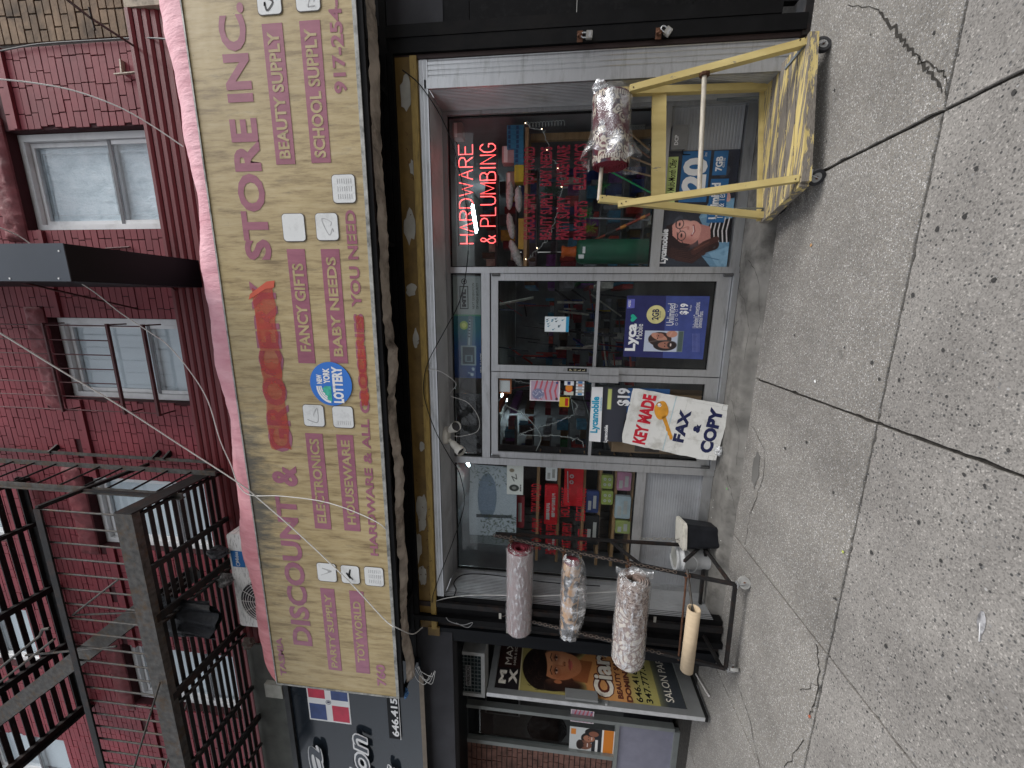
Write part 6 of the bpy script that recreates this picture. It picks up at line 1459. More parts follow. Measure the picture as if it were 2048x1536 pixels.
x0_ = fx0+.02; aa = .36; flr = M('flag_red', (.52, .02, .06), .45); flb = M('flag_blue', (.03, .06, .20), .45)
fw2 = .50
for u0, u1, v0, v1, mt in ((0, .42, .58, 1, flb), (.58, 1, .58, 1, flr), (0, .42, 0, .42, flr), (.58, 1, 0, .42, flb)):
    b = MB(); b.box(x0_+fw2*u0, x0_+fw2*u1, sY-.0045, sY-.0032, q[2]+.015+(fh-.03)*v0, q[2]+.015+(fh-.03)*v1); b.build('flag_field', mt, fo)
b = MB(); cc = (x0_+fw2*.5, sY-.005, q[2]+fh*.5)
b.ring(cc, (0, 1, 0), .026, .030, .001, 20); b.box(cc[0]-.012, cc[0]+.012, sY-.0052, sY-.0044, cc[2]-.016, cc[2]+.014); b.build('flag_crest', M('crest_ink', (.08, .08, .14), .5), fo)
q = rect_px((800, 1478), (772, 1350), sY-.012); b = MB(); b.box(q[0], q[1]+.3, sY-.016, sY-.010, q[2]-.01, q[3]+.01); nb = b.build('number_strip', black_gloss, ss); b = MB(); b.box(q[0]-.003, q[1]+.3, sY-.018, sY-.014, q[2]-.016, q[2]-.0105); b.build('strip_edge', white, nb)
text_px('646.415.1474', (799, 1474), (776, 1340), sY-.0165, white, nb, bold=.03)
for s, bl_, tr_2 in (('a', (652, 1562), (612, 1488)), ('lon', (744, 1568), (690, 1464)), ('S', (798, 1570), (772, 1528))):
    x0, x1, z0, z1 = rect_px(bl_, tr_2, sY-.05)
    for k in range(10):
        dx_, dz_ = .013*math.cos(k*math.pi/5), .013*math.sin(k*math.pi/5); text(s, x0+.017+dx_, x1-.017+dx_, z0+.017+dz_, z1-.017+dz_, sY-.045-.0004*k, white, ss, bold=.03, shear=.25)
    text(s, x0+.017, x1-.017, z0+.017, z1-.017, sY-.0505, M('letter_slate', (.05, .06, .075), .4), ss, bold=.0, shear=.25)
b = MB(); q = rect_px((566, 1398), (528, 1368), -.50)
b.box(q[0], q[1], -.50, -.42, q[2], q[3]); tag(b.build('flood_lamp_box', M('pale_fixture', (.40, .40, .36), .5)), 'pale square light fixture above the salon flag', 'light fixture')

# ================================================================ CARPET RACK (left)
rk = empty('carpet_rack', 'black metal A-frame carpet rack on small casters, left of the shop doors', 'rack', (-2.0, -.45, -.15))
RX0, RX1 = -2.40, -1.60
zb_ = -.03
topR, topL = Vector((-1.565, -.33, 2.02)), Vector((-2.42, -.36, 1.98))
fR_, bR_ = Vector((RX1, -.71, zb_)), Vector((-1.63, -.16, zb_+.02)); fL_, bL_ = Vector((RX0+.01, -.75, zb_)), Vector((-2.43, -.19, zb_+.02))
def rbeam(n_, a, c, w_=.026, mt=rust_black): b = MB(); b.beam(a, c, w_, w_, (0, 1, .01)); return b.build(n_, mt, rk)
rbeam('front_leg', fR_, topR); rbeam('rear_leg', bR_, topR+Vector((0, .03, .0))); rbeam('front_leg', fL_, topL); rbeam('rear_leg', bL_, topL+Vector((0, .03, 0)))
rbeam('base_bar', fR_+Vector((0, 0, -.004)), fL_+Vector((0, 0, -.004))); rbeam('base_bar', bR_, bL_); rbeam('base_bar', fR_+Vector((.0, 0, .03)), bR_+Vector((0, 0, .03))); rbeam('base_bar', fL_+Vector((0, 0, .03)), bL_+Vector((0, 0, .03)))
rbeam('base_bar', bR_+Vector((.02, .0, .03)), bR_.lerp(fR_, .5)+Vector((.0, .0, .30)), .022); rbeam('top_tie', topR.lerp(bR_, .55), fR_.lerp(topR, .35), .022)
def lerpleg(a, c, z): return a.lerp(c, (z-a.z)/(c.z-a.z))
def caster(parent, p, wheel_r, mat_w, steer=0., name='caster', h=None):
    """fork + wheel under point p, wheel touching z=-.15"""
    zc = -.15+wheel_r; d = Vector((math.cos(steer), math.sin(steer), 0)); ax = Vector((-d.y, d.x, 0)); c = Vector((p[0], p[1], zc))+d*.018
    b = MB(); 
    for s in (-1, 1): b.beam(c+ax*s*(wheel_r*.33+.008)-Vector((0, 0, .008)), Vector((p[0], p[1], p[2]-.004))+ax*s*.014, .012, .004, d)
    b.box(p[0]-.022, p[0]+.022, p[1]-.022, p[1]+.022, p[2]-.006, p[2]); o = b.build(name, alu_d, parent)
    b = MB(); b.ring(c, ax, wheel_r*.62, wheel_r, wheel_r*.5, 22); b.build('wheel_tyre', mat_w, o)
    b = MB(); b.ring(c, ax, 0, wheel_r*.60, wheel_r*.38, 18); b.build('wheel_hub', M('caster_hub', (.32, .32, .31), .5), o)
    b = MB(); b.ring(c, ax, 0, wheel_r*.18, wheel_r*.8, 10); b.build('axle', rust, o); return o
for p_, s_a in ((fR_, .4), (fL_, 2.2), (bR_, .8), (bL_, 1.2)): caster(rk, (p_.x, p_.y, zb_-.013), .048, grey_rubber, s_a)
def torus(b, c, ax, up, R0, r0, n=10, m_=5, st=1.5):
    ax = ax.normalized(); up = up.normalized(); sd_ = ax.cross(up); vs = []
    for i in range(n):
        a = 2*math.pi*i/n; e = up*math.cos(a)*st+sd_*math.sin(a); t = up*math.cos(a)+sd_*math.sin(a)
        for j in range(m_): q = 2*math.pi*j/m_; vs.append(c+e*R0+t*r0*math.cos(q)+ax*r0*math.sin(q))
    b.add(vs, [(i*m_+j, ((i+1) % n)*m_+j, ((i+1) % n)*m_+(j+1) % m_, i*m_+(j+1) % m_) for i in range(n) for j in range(m_)], True)
def chain(name, pts, mat, parent=None, lab=None, R0=.011):
    P = smooth_path(pts, 12) if len(pts) > 2 else [Vector(p) for p in pts]
    L = [0]; [L.append(L[-1]+(a-c).length) for a, c in zip(P, P[1:])]
    b = MB(); s = 0; i = 0; k = 0; stp = R0*2.45
    while s < L[-1]:
        while L[i+1] < s: i += 1
        t = (s-L[i])/(L[i+1]-L[i]); c = P[i].lerp(P[i+1], t); d = (P[i+1]-P[i]).normalized(); u = d.orthogonal().normalized(); v_ = d.cross(u)
        torus(b, c, u if k % 2 else v_, d, R0, R0*.24); s += stp; k += 1
    o = b.build(name, mat, parent)
    if lab: tag(o, lab, 'chain')
    return o
chainm = M('rusty_chain_steel', (.16, .13, .11), .5, .6, .3, 30, .3, dirt='4a2415', dirt_amt=.8, dscale=20)
off = Vector((.018, -.024, 0))
chain('chain', [topR+off, lerpleg(fR_, topR, 1.2)+off+Vector((0, -.012, 0)), lerpleg(fR_, topR, .42)+off], chainm, rk)
chain('chain', [topL+off, lerpleg(fL_, topL, 1.2)+off+Vector((.03, -.03, -.03)), lerpleg(fL_, topL, .45)+off], chainm, rk)
chain('chain', [at(1283, 1078, Y=-.2), at(1330, 1078, Y=-.22), at(1378, 1080, Y=-.2)], M('bright_chain_steel', (.30, .29, .26), .4, .7), rk, R0=.012)
for z in (1.86, 1.36, .80, .33):
    a = lerpleg(fR_, topR, z)+Vector((.03, 0, 0)); c = lerpleg(fL_, topL, z)+Vector((-.03, 0, 0)); b = MB(); b.tube([a, c], .0085, 8); b.build('roll_rod', rust, rk)
    tr2 = MB()
    for k in range(3): tr2.tube([a+Vector((-.03+.02*math.cos(t*.8+k), -.02+.018*math.sin(t*.8+k), .02*math.sin(t*.5+k*2))) for t in range(8)], .0035, 5)
    tr2.build('wire_tie', rust, rk)

# carpet materials
def carpet_stripes():
    m, n, b = new_mat('pinkish_striped_carpet'); v = pos_map(n)
    wv = N(n, 'ShaderNodeTexWave', wave_type='BANDS', bands_direction='X'); wv.inputs['Scale'].default_value = 55; wv.inputs['Distortion'].default_value = 1.; n.links.new(v, wv.inputs['Vector'])
    n.links.new(ramp(n, wv.outputs['Fac'], [(.35, (.13, .085, .09)), (.6, (.50, .40, .40))]), b.inputs['Base Color']); b.inputs['Roughness'].default_value = .9; return m
def carpet_paisley():
    m, n, b = new_mat('beige_paisley_carpet'); v = pos_map(n, (1, 1, 1)); nv = N(n, 'ShaderNodeTexNoise'); nv.inputs['Scale'].default_value = 5; n.links.new(v, nv.inputs['Vector'])
    mx = N(n, 'ShaderNodeVectorMath', operation='MULTIPLY_ADD'); mx.inputs[1].default_value = (.12, .12, .12); n.links.new(nv.outputs['Color'], mx.inputs[0]); n.links.new(v, mx.inputs[2])
    vo = N(n, 'ShaderNodeTexVoronoi', feature='DISTANCE_TO_EDGE'); vo.inputs['Scale'].default_value = 10; n.links.new(mx.outputs[0], vo.inputs['Vector'])
    vc = N(n, 'ShaderNodeTexVoronoi'); vc.inputs['Scale'].default_value = 4.; n.links.new(mx.outputs[0], vc.inputs['Vector'])
    sn = N(n, 'ShaderNodeMath', operation='SINE'); mu = N(n, 'ShaderNodeMath', operation='MULTIPLY'); mu.inputs[1].default_value = 42; n.links.new(vc.outputs['Distance'], mu.inputs[0]); n.links.new(mu.outputs[0], sn.inputs[0])
    e1 = ramp(n, vo.outputs['Distance'], [(.04, 0.), (.08, 1.)]); e2 = ramp(n, sn.outputs[0], [(.5, 1.), (.8, .0)])
    mm = N(n, 'ShaderNodeMath', operation='MULTIPLY'); n.links.new(e1, mm.inputs[0]); n.links.new(e2, mm.inputs[1])
    sx = N(n, 'ShaderNodeSeparateXYZ'); n.links.new(v, sx.inputs[0]); ad = N(n, 'ShaderNodeMath', operation='MULTIPLY_ADD'); ad.inputs[1].default_value = -1.2; n.links.new(sx.outputs[2], ad.inputs[0]); n.links.new(sx.outputs[0], ad.inputs[2])
    wd_ = ramp(n, ad.outputs[0], [(0., 0.), (1., 1.)]); gt_ = N(n, 'ShaderNodeMath', operation='GREATER_THAN'); gt_.inputs[1].default_value = -2.94; n.links.new(ad.outputs[0], gt_.inputs[0])
    tau = mix(n, ramp(n, noise(n, v, 55, 2), [(.45, 0.), (.5, 1.)]), (.13, .075, .06), (.34, .26, .22))
    n.links.new(mix(n, gt_.outputs[0], mix(n, mm.outputs[0], (.27, .19, .17), (.62, .56, .50)), tau), b.inputs['Base Color']); b.inputs['Roughness'].default_value = .9; return m
def carpet_maroon():
    m, n, b = new_mat('maroon_floral_carpet'); v = pos_map(n); nv = N(n, 'ShaderNodeTexNoise'); nv.inputs['Scale'].default_value = 9; n.links.new(v, nv.inputs['Vector'])
    mx = N(n, 'ShaderNodeVectorMath', operation='MULTIPLY_ADD'); mx.inputs[1].default_value = (.09, .09, .09); n.links.new(nv.outputs['Color'], mx.inputs[0]); n.links.new(v, mx.inputs[2])
    vo = N(n, 'ShaderNodeTexVoronoi'); vo.inputs['Scale'].default_value = 19; n.links.new(mx.outputs[0], vo.inputs['Vector'])
    big = noise(n, v, 7, 2, .4)
    fl2 = ramp(n, vo.outputs['Distance'], [(.18, 1.), (.26, 0.), (.36, 0.), (.42, 1.), (.55, 1.), (.62, 0.)]); msk = ramp(n, big, [(.44, 0.), (.5, 1.)])
    mm = N(n, 'ShaderNodeMath', operation='MULTIPLY'); n.links.new(fl2, mm.inputs[0]); n.links.new(msk, mm.inputs[1])
    bk = ramp(n, big, [(.46, (.085, .012, .022)), (.52, (.03, .03, .045)), (.62, (.10, .015, .025))])
    c = mix(n, mm.outputs[0], bk, (.50, .44, .36))
    n.links.new(c, b.inputs['Base Color']); b.inputs['Roughness'].default_value = .9; bump(n, b, noise(n, v, 200), .3, .003); return m
cs, cp_, cm_ = carpet_stripes(), carpet_paisley(), carpet_maroon()
maroon = M('maroon_carpet_pile', (.17, .022, .036), .95, 0, .3, 60, .5); darkc = M('dark_brown_pile', (.05, .03, .028), .95, 0, .3, 60, .5)
wrapA = M_wrap('crinkled_clear_wrap', .30, 20, (.7, 1.8, 1.8)); wrapB = M_wrap('loose_clear_bag', .40, 8, (1.4, 1.4, .8))
def roll(lab, x0, x1, Y, Z, r, outer, edge, wrap, group=None, turns=5, hole=.25, wk=.02, seed=1, tail=0, sagz=0., yaw=0., wx=(.02, .02), wmul=1.06, name='carpet_roll', drop=0):
    o = empty(name, lab, 'carpet', ((x0+x1)/2, Y, Z-r), group)
    rr_ = random.Random(seed)
    def P(x, rad, a): t = (x-x0)/(x1-x0); return Vector((x, Y+yaw*(t-.5)+rad*math.cos(a), Z+drop*(t-.5)+rad*math.sin(a)))
    n = 44; nx_ = 14; vs = []
    for i in range(nx_+1):
        x = x0+(x1-x0)*i/nx_
        for k in range(n): a = 2*math.pi*k/n; rad = r*(1-.03*(k/n))*(1+rr_.uniform(-.004, .004)); vs.append(P(x, rad, a))
    b = MB(); b.add(vs, [(i*n+k, i*n+(k+1) % n, (i+1)*n+(k+1) % n, (i+1)*n+k) for i in range(nx_) for k in range(n)], True); b.build('rolled_carpet', outer, o)
    # spiral layers at both ends: a thick ribbon wound inwards
    for xe, sx in ((x0, 1), (x1, -1)):
        b = MB(); T_ = turns*28; th = (r*(1-hole))/turns; inner = []; 
        for k in range(T_+1):
            a = 2*math.pi*k/28; rad = r*.99-th*k/28
            inner.append((rad, a))
        vs = []
        for rad, a in inner: vs += [P(xe-sx*.003, rad, a), P(xe-sx*.003, max(.004, rad-th*.48), a), P(xe+sx*.06, max(.004, rad-th*.48), a), P(xe+sx*.06, rad, a)]
        b.add(vs, [(4*k+j, 4*k+4+j, 4*k+4+(j+1) % 4, 4*k+(j+1) % 4) for k in range(T_) for j in range(4)], True); b.build('rolled_edge', edge, o)
    if wrap:
        b = MB(); nn, nx2 = 48, 30; vs = []; xa, xb = x0-wx[0], x1+wx[1]
        for i in range(nx2+1):
            t = i/nx2; x = xa+(xb-xa)*t; e = 1.
            if x < x0: e = 1-((x0-x)/max(1e-3, wx[0]))*.35
            if x > x1: e = 1-((x-x1)/max(1e-3, wx[1]))*.35
            for k in range(nn):
                a = 2*math.pi*k/nn; rad = r*wmul*e*(1+wk*(math.sin(5*a+9*x+seed)+.6*math.sin(11*a-17*x))*.5+rr_.uniform(-wk, wk)*.5)+(sagz*max(0, -math.sin(a))*math.sin(math.pi*t))
                p = P(x, rad, a); vs.append(p+Vector((rr_.uniform(-.003, .003), 0, 0)))
        b.add(vs, [(i*nn+k, i*nn+(k+1) % nn, (i+1)*nn+(k+1) % nn, (i+1)*nn+k) for i in range(nx2) for k in range(nn)], True); b.build('plastic_wrap', wrap, o)
    return o
# roll 1 (striped) top of the rack
def xat(y, Y): return at(1035, y, Y=Y).x
roll('striped pinkish carpet roll in clear wrap, topmost on the black rack', at(1035, 1255, Y=-.42).x, at(1035, 1096, Y=-.42).x, -.42, at(1039, 1180, Y=-.42).z, .125, cs, maroon, wrapA, turns=4, hole=.35, seed=2, wk=.035, wx=(.035, .02), wmul=1.05)
# roll 2 small, bagged loosely
Y2 = -.52; z2 = at(1141, 1200, Y=Y2).z
def carpet_ornge():
    m, n, b = new_mat('dark_and_tan_carpet'); v = pos_map(n); f = noise(n, v, 9, 2, .4); n.links.new(ramp(n, f, [(.46, (.035, .03, .03)), (.50, (.48, .27, .13)), (.60, (.50, .30, .15)), (.64, (.05, .035, .03))]), b.inputs['Base Color']); b.inputs['Roughness'].default_value = .9; return m
roll('thin dark and tan carpet roll in a loose plastic bag, second on the black rack', at(1141, 1268, Y=Y2).x, at(1141, 1122, Y=Y2).x, Y2, z2, .078, carpet_ornge(), maroon, wrapB, turns=3, hole=.35, seed=5, wk=.10, sagz=.055, wx=(.0, .05), wmul=1.15)
# roll 3 large paisley
Y3 = -.66; z3 = at(1262, 1230, Y=Y3).z
roll('large beige paisley carpet roll in clear wrap, third on the black rack', at(1260, 1318, Y=Y3).x, at(1260, 1158, Y=Y3).x, Y3, z3, .135, cp_, M('taupe_pile', (.28, .21, .18), .95, 0, .3, 60, .5), wrapA, turns=4, hole=.4, seed=8, wk=.04, wx=(.04, .05), wmul=1.06)
# roll 4: bare cardboard tube
Y4 = -.80; ct = empty('cardboard_tube', 'bare tan cardboard tube hanging lowest on the black rack', 'tube', (-2.0, Y4, .2)); z4 = at(1381, 1275, Y=Y4).z
xa4, xb4 = at(1378, 1340, Y=Y4).x, at(1388, 1217, Y=Y4).x
kraft = M('kraft_cardboard', (.47, .37, .25), .85, 0, .10, 20, .2, (1, .3, .3)); b = MB(); n = 32; r4 = .052; vs = []
for x, rad in ((xa4, r4-.010), (xa4, r4), (xb4, r4), (xb4, r4-.010), (xa4, r4-.010)):
    for k in range(n): a = 2*math.pi*k/n; vs.append((x, Y4+rad*math.cos(a), z4+rad*math.sin(a)))
b.add(vs, [(i*n+k, (i+1)*n+k, (i+1)*n+(k+1) % n, i*n+(k+1) % n) for i in range(4) for k in range(n)], True); b.build('tube_wall', kraft, ct)
b = MB(); b.tube([lerpleg(fR_, topR, .33)+Vector((.05, 0, 0)), Vector((xb4-.1, Y4+.01, z4-.01))], .011, 8); b.build('steel_rod', rust_grey, ct)
# loose plastic flap on rack leg
b = MB(); nn = 14; vs = []
for i in range(nn+1):
    t = i/nn
    for j in range(6):
        u = j/5; p = at(1232+75*t, 1132+10*t+14*u+3*math.sin(t*9), Y=-.66-.02*math.sin(u*5+t*7)); vs.append((p.x, p.y, p.z))
b.add(vs, [(i*6+j, (i+1)*6+j, (i+1)*6+j+1, i*6+j+1) for i in range(nn) for j in range(5)], True); tag(b.build('plastic_flap', M_wrap('milky_film', .5, 10)), 'torn milky plastic flap hanging on the rack leg beside the paisley carpet', 'plastic sheet')

# ================================================================ BUCKETS
bk_ = empty('black_bucket', 'square black bucket with a cream lid beside the carpet rack', 'bucket', (-1.50, -.17, -.06), rot=(0, 0, R(12)))
def frustum(b, w0, w1, z0, z1, rr_=.03, n=5, d0=None, d1=None):
    L0 = [Vector((p.x, p.z, z0)) for p in rr_outline(-w0/2, w0/2, -w0/2, w0/2, rr_, frame_world(0), n)]; L1 = [Vector((p.x, p.z, z1)) for p in rr_outline(-w1/2, w1/2, -w1/2, w1/2, rr_, frame_world(0), n)]; m_ = len(L0)
    b.add(L0+L1, [(i, (i+1) % m_, (i+1) % m_+m_, i+m_) for i in range(m_)], False); b.add(L0, [tuple(range(m_))[::-1]]); b.add(L1, [tuple(range(m_))])
b = MB(); frustum(b, .195, .235, 0, .30, .035); b.build('bucket_body', M('black_bucket_plastic', (.014, .015, .018), .35, 0, .3, 9, .1), bk_, True)
b = MB(); frustum(b, .262, .262, .30, .322, .04); frustum(b, .225, .225, .3225, .330, .035); b.build('lid', M('cream_lid', (.55, .53, .47), .5, 0, .08, 9, .1, dirt='6d675b', dirt_amt=.6, dscale=9), bk_, True)
bk_.location.z = -.075
wb = empty('white_bucket', 'round white bucket with clear lid between the rack and the black bucket', 'bucket', (-1.80, -.10, -.075))
wb_m = M('white_bucket_plastic', (.50, .51, .51), .4, 0, .06, 9, .1, dirt='7b7a76', dirt_amt=.6, dscale=6)
b = MB(); b.tube([(0, 0, 0), (0, 0, .02), (0, 0, .27), (0, 0, .272), (0, 0, .29), (0, 0, .292), (0, 0, .335)], [.115, .118, .135, .147, .147, .139, .141], 36, False); b.add([(.115*math.cos(k*math.pi/18), .115*math.sin(k*math.pi/18), 0) for k in range(36)], [tuple(range(36))]); b.build('bucket_body', wb_m, wb, True)
b = MB(); b.ring((0, 0, .345), (0, 0, 1), .126, .152, .018, 36); b.build('lid_rim', wb_m, wb, True); b = MB(); b.ring((0, 0, .340), (0, 0, 1), 0, .126, .005, 36); b.build('lid_centre', M('translucent_lid', (.34, .34, .31), .4), wb, True)
b = MB(); b.tube(smooth_path([(-.147, 0, .28), (-.10, -.14, .2), (.06, -.17, .17), (.147, 0, .28)], 8), .003, 6); b.build('handle', alu, wb, True)
wb.scale = (.86, .86, .95)

# ================================================================ YELLOW WOODEN CART with the maroon carpet
yc = empty('yellow_cart', 'peeling yellow wooden carpet cart on black casters, right of the doors', 'cart', (1.8, -.5, -.15))
def peel_mat(name, thr, ax):
    m, n, b = new_mat(name); v = pos_map(n, ax); f = noise(n, v, 4.5, 9, .72)
    k = ramp(n, f, [(thr, 0.), (thr+.015, 1.)]); wood_ = ramp(n, noise(n, pos_map(n, ax), 40, 4), [(.3, (.11, .095, .08)), (.7, (.24, .215, .185))]); yel = ramp(n, noise(n, v, 4, 3), [(.3, (.47, .36, .13)), (.7, (.62, .50, .21))])
    n.links.new(mix(n, k, yel, wood_), b.inputs['Base Color']); b.inputs['Roughness'].default_value = .65; bump(n, b, k, -.5, .004); return m
pl1 = peel_mat('flaking_yellow_deck', .47, (.30, 4.5, 4.5)); pl2 = peel_mat('chipped_yellow_post', .64, (2.5, 2.5, .8))
dA, dB, dC, dD = Vector((2.30, -.68, 0)), Vector((1.405, -.835, 0)), Vector((1.27, -.40, 0)), Vector((2.29, -.17, 0))
zd = -.005
for k in range(5):
    t0, t1 = k/5+.012, (k+1)/5-.012; b = MB()
    pts = [dA.lerp(dD, t0), dB.lerp(dC, t0), dB.lerp(dC, t1), dA.lerp(dD, t1)]; b.poly([p+Vector((0, 0, zd)) for p in pts][::-1], (0, 0, -.018)); b.build('deck_plank', pl1, yc)
b = MB(); b.beam(dA+Vector((0, -.012, zd-.022)), dB+Vector((0, -.012, zd-.022)), .022, .055); b.build('deck_rail', pl1, yc)
b = MB(); b.beam(dB+Vector((-.012, 0, zd-.022)), dC+Vector((-.012, 0, zd-.022)), .022, .055); b.build('deck_rail', pl1, yc); b = MB(); b.beam(dC+Vector((0, .012, zd-.012)), dD+Vector((0, .012, zd-.012)), .022, .075); b.build('deck_rail', pl2, yc)
for p_, s_a in ((dA+Vector((-.07, .01, 0)), .3), (dB+Vector((.05, .01, 0)), 2.6), (dC+Vector((.10, -.03, 0)), 2.9), (dD+Vector((-.08, -.06, 0)), .5)): caster(yc, (p_.x, p_.y, zd-.05), .048, rubber, s_a)
aL, aR = Vector((1.40, -.56, 1.215)), Vector((2.135, -.46, 1.16))
def post(n_, a, c, w_=.075, t_=.036, up=(1, 0, 0)): b = MB(); b.beam(a, c, w_, t_, up); return b.build(n_, pl2, yc)
jL, jR = at(1248, 412, Y=-.60), at(1272, 184, Y=-.50)
post('rear_post', dD+Vector((-.045, -.03, -.02)), aR, .05, .045); post('rear_post', dC+Vector((.03, .0, -.03)), aL, .05, .045)
post('front_post', dA+Vector((-.03, .03, -.01)), jR+Vector((0, -.035, .05)), .052, .04); post('front_post', dB+Vector((.03, .03, .0)), jL+Vector((.0, -.04, .05)), .052, .04)
cz0 = at(1317, 190, Y=-.36).z; cz1 = at(1320, 398, Y=-.45)
a = at(1318, 190, Y=-.375); c = at(1316, 400, Y=-.455); b = MB(); b.beam(a, c, .022, .10); b.build('cross_board', pl2, yc)
# wooden/metal dowel between the front posts
a = at(1409, 150, Y=-.60); c = at(1398, 388, Y=-.70); b = MB(); b.tube([a, c], .0155, 12); b.build('dowel', M('worn_white_dowel', (.46, .42, .35), .5, 0, .2, 12, .3, (.5, 3, 3), dirt='5b5044', dirt_amt=.8, dscale=9), yc)
for p_, d in ((a, (1, 0, 0)), (c, (1, 0, 0))):
    b = MB()
    for k in range(5): b.ring(p_+Vector(((-.006+.004*k)*1, -.0, 0)), (1, 0, 0), .016, .030+.004*(k % 2), .006, 8)
    b.build('rusty_bracket', rust, yc)
# steel corner braces
gm_ = M('grey_brace_steel', (.20, .23, .25), .5, .5); e_ = dD+Vector((-.1, .0, zd+.01)); b = MB(); b.beam(e_, e_+Vector((-.30, -.05, 0)), .018, .005); b.beam(e_, e_+Vector((.0, 0, .32)), .005, .018); b.build('angle_brace', gm_, yc)
e_ = dA+Vector((-.05, .02, zd+.006)); b = MB(); b.beam(e_, e_+Vector((-.02, .2, 0)), .018, .005); b.build('angle_brace', gm_, yc)
e_ = dC+Vector((.06, .0, zd+.008)); b = MB(); b.tube([e_, e_+Vector((.02, -.02, .0)), e_+Vector((.02, -.02, .2))], .006, 6); b.build('angle_brace', gm_, yc)
scr = M('screw_rust', (.08, .06, .04), .5, .5); b = MB()
for base in (aR+Vector((0, -.02, -.02)), aL+Vector((0, -.03, -.02)), jR+Vector((0, -.06, .03)), jL+Vector((0, -.07, .03)), dA+Vector((-.03, -.0, .04)), dB+Vector((.02, .0, .03))):
    for k in range(2): b.ring(base+Vector((.012*k, -.004, -.03*k)), (0, 1, 0), 0, .005, .004, 8)
b.build('screws', scr, yc)
# top pole
b = MB(); b.tube([aL+Vector((-.01, -.0, -.0)), aR+Vector((.03, 0, .02))], .0145, 12); b.build('top_pole', M('pale_pole', (.50, .45, .37), .5), yc)
YR = -.52; zc_ = at(1226, 262, Y=YR)
x0r, x1r = at(1210, 335, Y=YR-.02).x, at(1225, 188, Y=YR).x
roll('maroon carpet roll with white floral pattern in torn plastic, hung on the yellow cart', x0r, x1r, YR, at(1222, 262, Y=YR).z, .130, cm_, maroon, None, turns=6, hole=.12, seed=3, yaw=.06, drop=.015)
mr = bpy.data.objects[[o.name for o in bpy.data.objects if o.name.startswith('carpet_roll')][-1]]
# white fringe bands at both ends
for xx_ in (x0r+.035, x1r-.03):
    b = MB(); n = 44
    for k in range(n):
        a, q = 2*math.pi*k/n, 2*math.pi*(k+.62)/n; yy = YR+.06*((xx_-x0r)/(x1r-x0r)-.5); zz = at(1222, 262, Y=YR).z+.015*((xx_-x0r)/(x1r-x0r)-.5)
        b.quad(*[(xx_+dx, yy+.1318*math.cos(t), zz+.1318*math.sin(t)) for dx, t in ((-.014, a), (.014, a), (.014, q), (-.014, q))])
    b.build('border_band', M('cream_border', (.50, .44, .38), .9), mr)
# torn plastic: right half snug, left half flaring loose
def flare():
    b = MB(); nn, nx2 = 56, 34; vs = []; r_ = random.Random(11); zz = at(1222, 262, Y=YR).z
    for i in range(nx2+1):
        t = i/nx2; x = x1r+.05-(x1r-x0r+.02)*t
        for k in range(nn):
            a = 2*math.pi*k/nn; rad = .137+.006*math.sin(7*a+12*x)+r_.uniform(-.002, .002)
            if t < .12: rad *= .75+2*t
            if t > .55: s = (t-.55)/.45; rad += s*(.030+.050*math.sin(a*1.0-.7)**2+.018*math.sin(9*a+5*s)+.02*math.sin(4*a))*(1.2 if math.sin(a) < .2 else .8)
            rip = .045*math.sin(3*a+1)*max(0, t-.7) if t > .7 else 0
            yy = YR+.06*((x-x0r)/(x1r-x0r)-.5); vs.append((x+rip*3, yy+rad*math.cos(a), zz+rad*math.sin(a)-(.03*max(0, t-.6)*(-math.sin(a) > 0))))
    b.add(vs, [(i*nn+k, i*nn+(k+1) % nn, (i+1)*nn+(k+1) % nn, (i+1)*nn+k) for i in range(nx2) for k in range(nn)], True); b.build('plastic_wrap', M_wrap('torn_clear_bag', .22, 6, (1.5, 1.5, 1.5)), mr)
flare()
tag(bpy.data.objects[crumple('plastic_knot', at(1200, 176, Y=-.5), .045, .045, .05, wrapB, 21, .4).name], 'twisted plastic knot at the right end of the maroon carpet', 'plastic bag')

# ================================================================ CABLES
def cable(lab, pts, r, mat, n=8, cat='cable', name='cable'):
    P = smooth_path(pts, n); b = MB(); b.tube(P, r, 6); return tag(b.build(name, mat), lab, cat)
cable('white cable drooping past the right hand window to the awning', [at(-40, 155, Y=-1.3), at(60, 165, Y=-1.2), at(150, 182, Y=-1.1), at(240, 215, Y=-1.), at(310, 255, Y=-.9), at(366, 293, Y=-.82)], .0045, wire_white)
cable('thin white cable looping over the middle window onto the pink awning top', [at(-30, 440, Y=-1.3), at(0, 455, Y=-1.3), at(50, 480, Y=-1.2), at(130, 545, Y=-1.1), at(190, 585, Y=-1.), at(240, 625, Y=-.95), at(300, 665, Y=-.9), at(335, 690, Y=-.85), at(378, 740, Y=-.8), at(415, 800, Y=-.8), at(440, 880, Y=-.82), at(462, 930, Y=-.82), at(476, 968, Y=-.83), at(500, 990, Y=-.83), at(560, 992, Y=-.83), at(640, 1002, Y=-.82), at(700, 1020, Y=-.82), at(755, 1045, Y=-.82), at(775, 1062, Y=-.8)], .0042, wire_white)
cable('long white cable running diagonally across the sign to the salon', [at(-30, 652, Y=-1.5), at(0, 666, Y=-1.45), at(120, 740, Y=-1.3), at(240, 812, Y=-1.15), at(360, 890, Y=-1.), at(480, 968, Y=-.9), at(520, 1000, Y=-.86), at(600, 1070, Y=-.84), at(700, 1165, Y=-.84), at(770, 1240, Y=-.84), at(795, 1256, Y=-.82), at(825, 1268, Y=-.6), at(845, 1255, Y=-.45)], .0052, wire_white, 10)
cable('dark cable hanging at the red and brown brick junction', [at(0, 102, Y=-.42), at(80, 88, Y=-.42), at(200, 80, Y=-.42), at(275, 76, Y=-.43), at(330, 78, Y=-.50), at(350, 84, Y=-.6)], .006, M('grey_cable', (.12, .12, .12), .5))
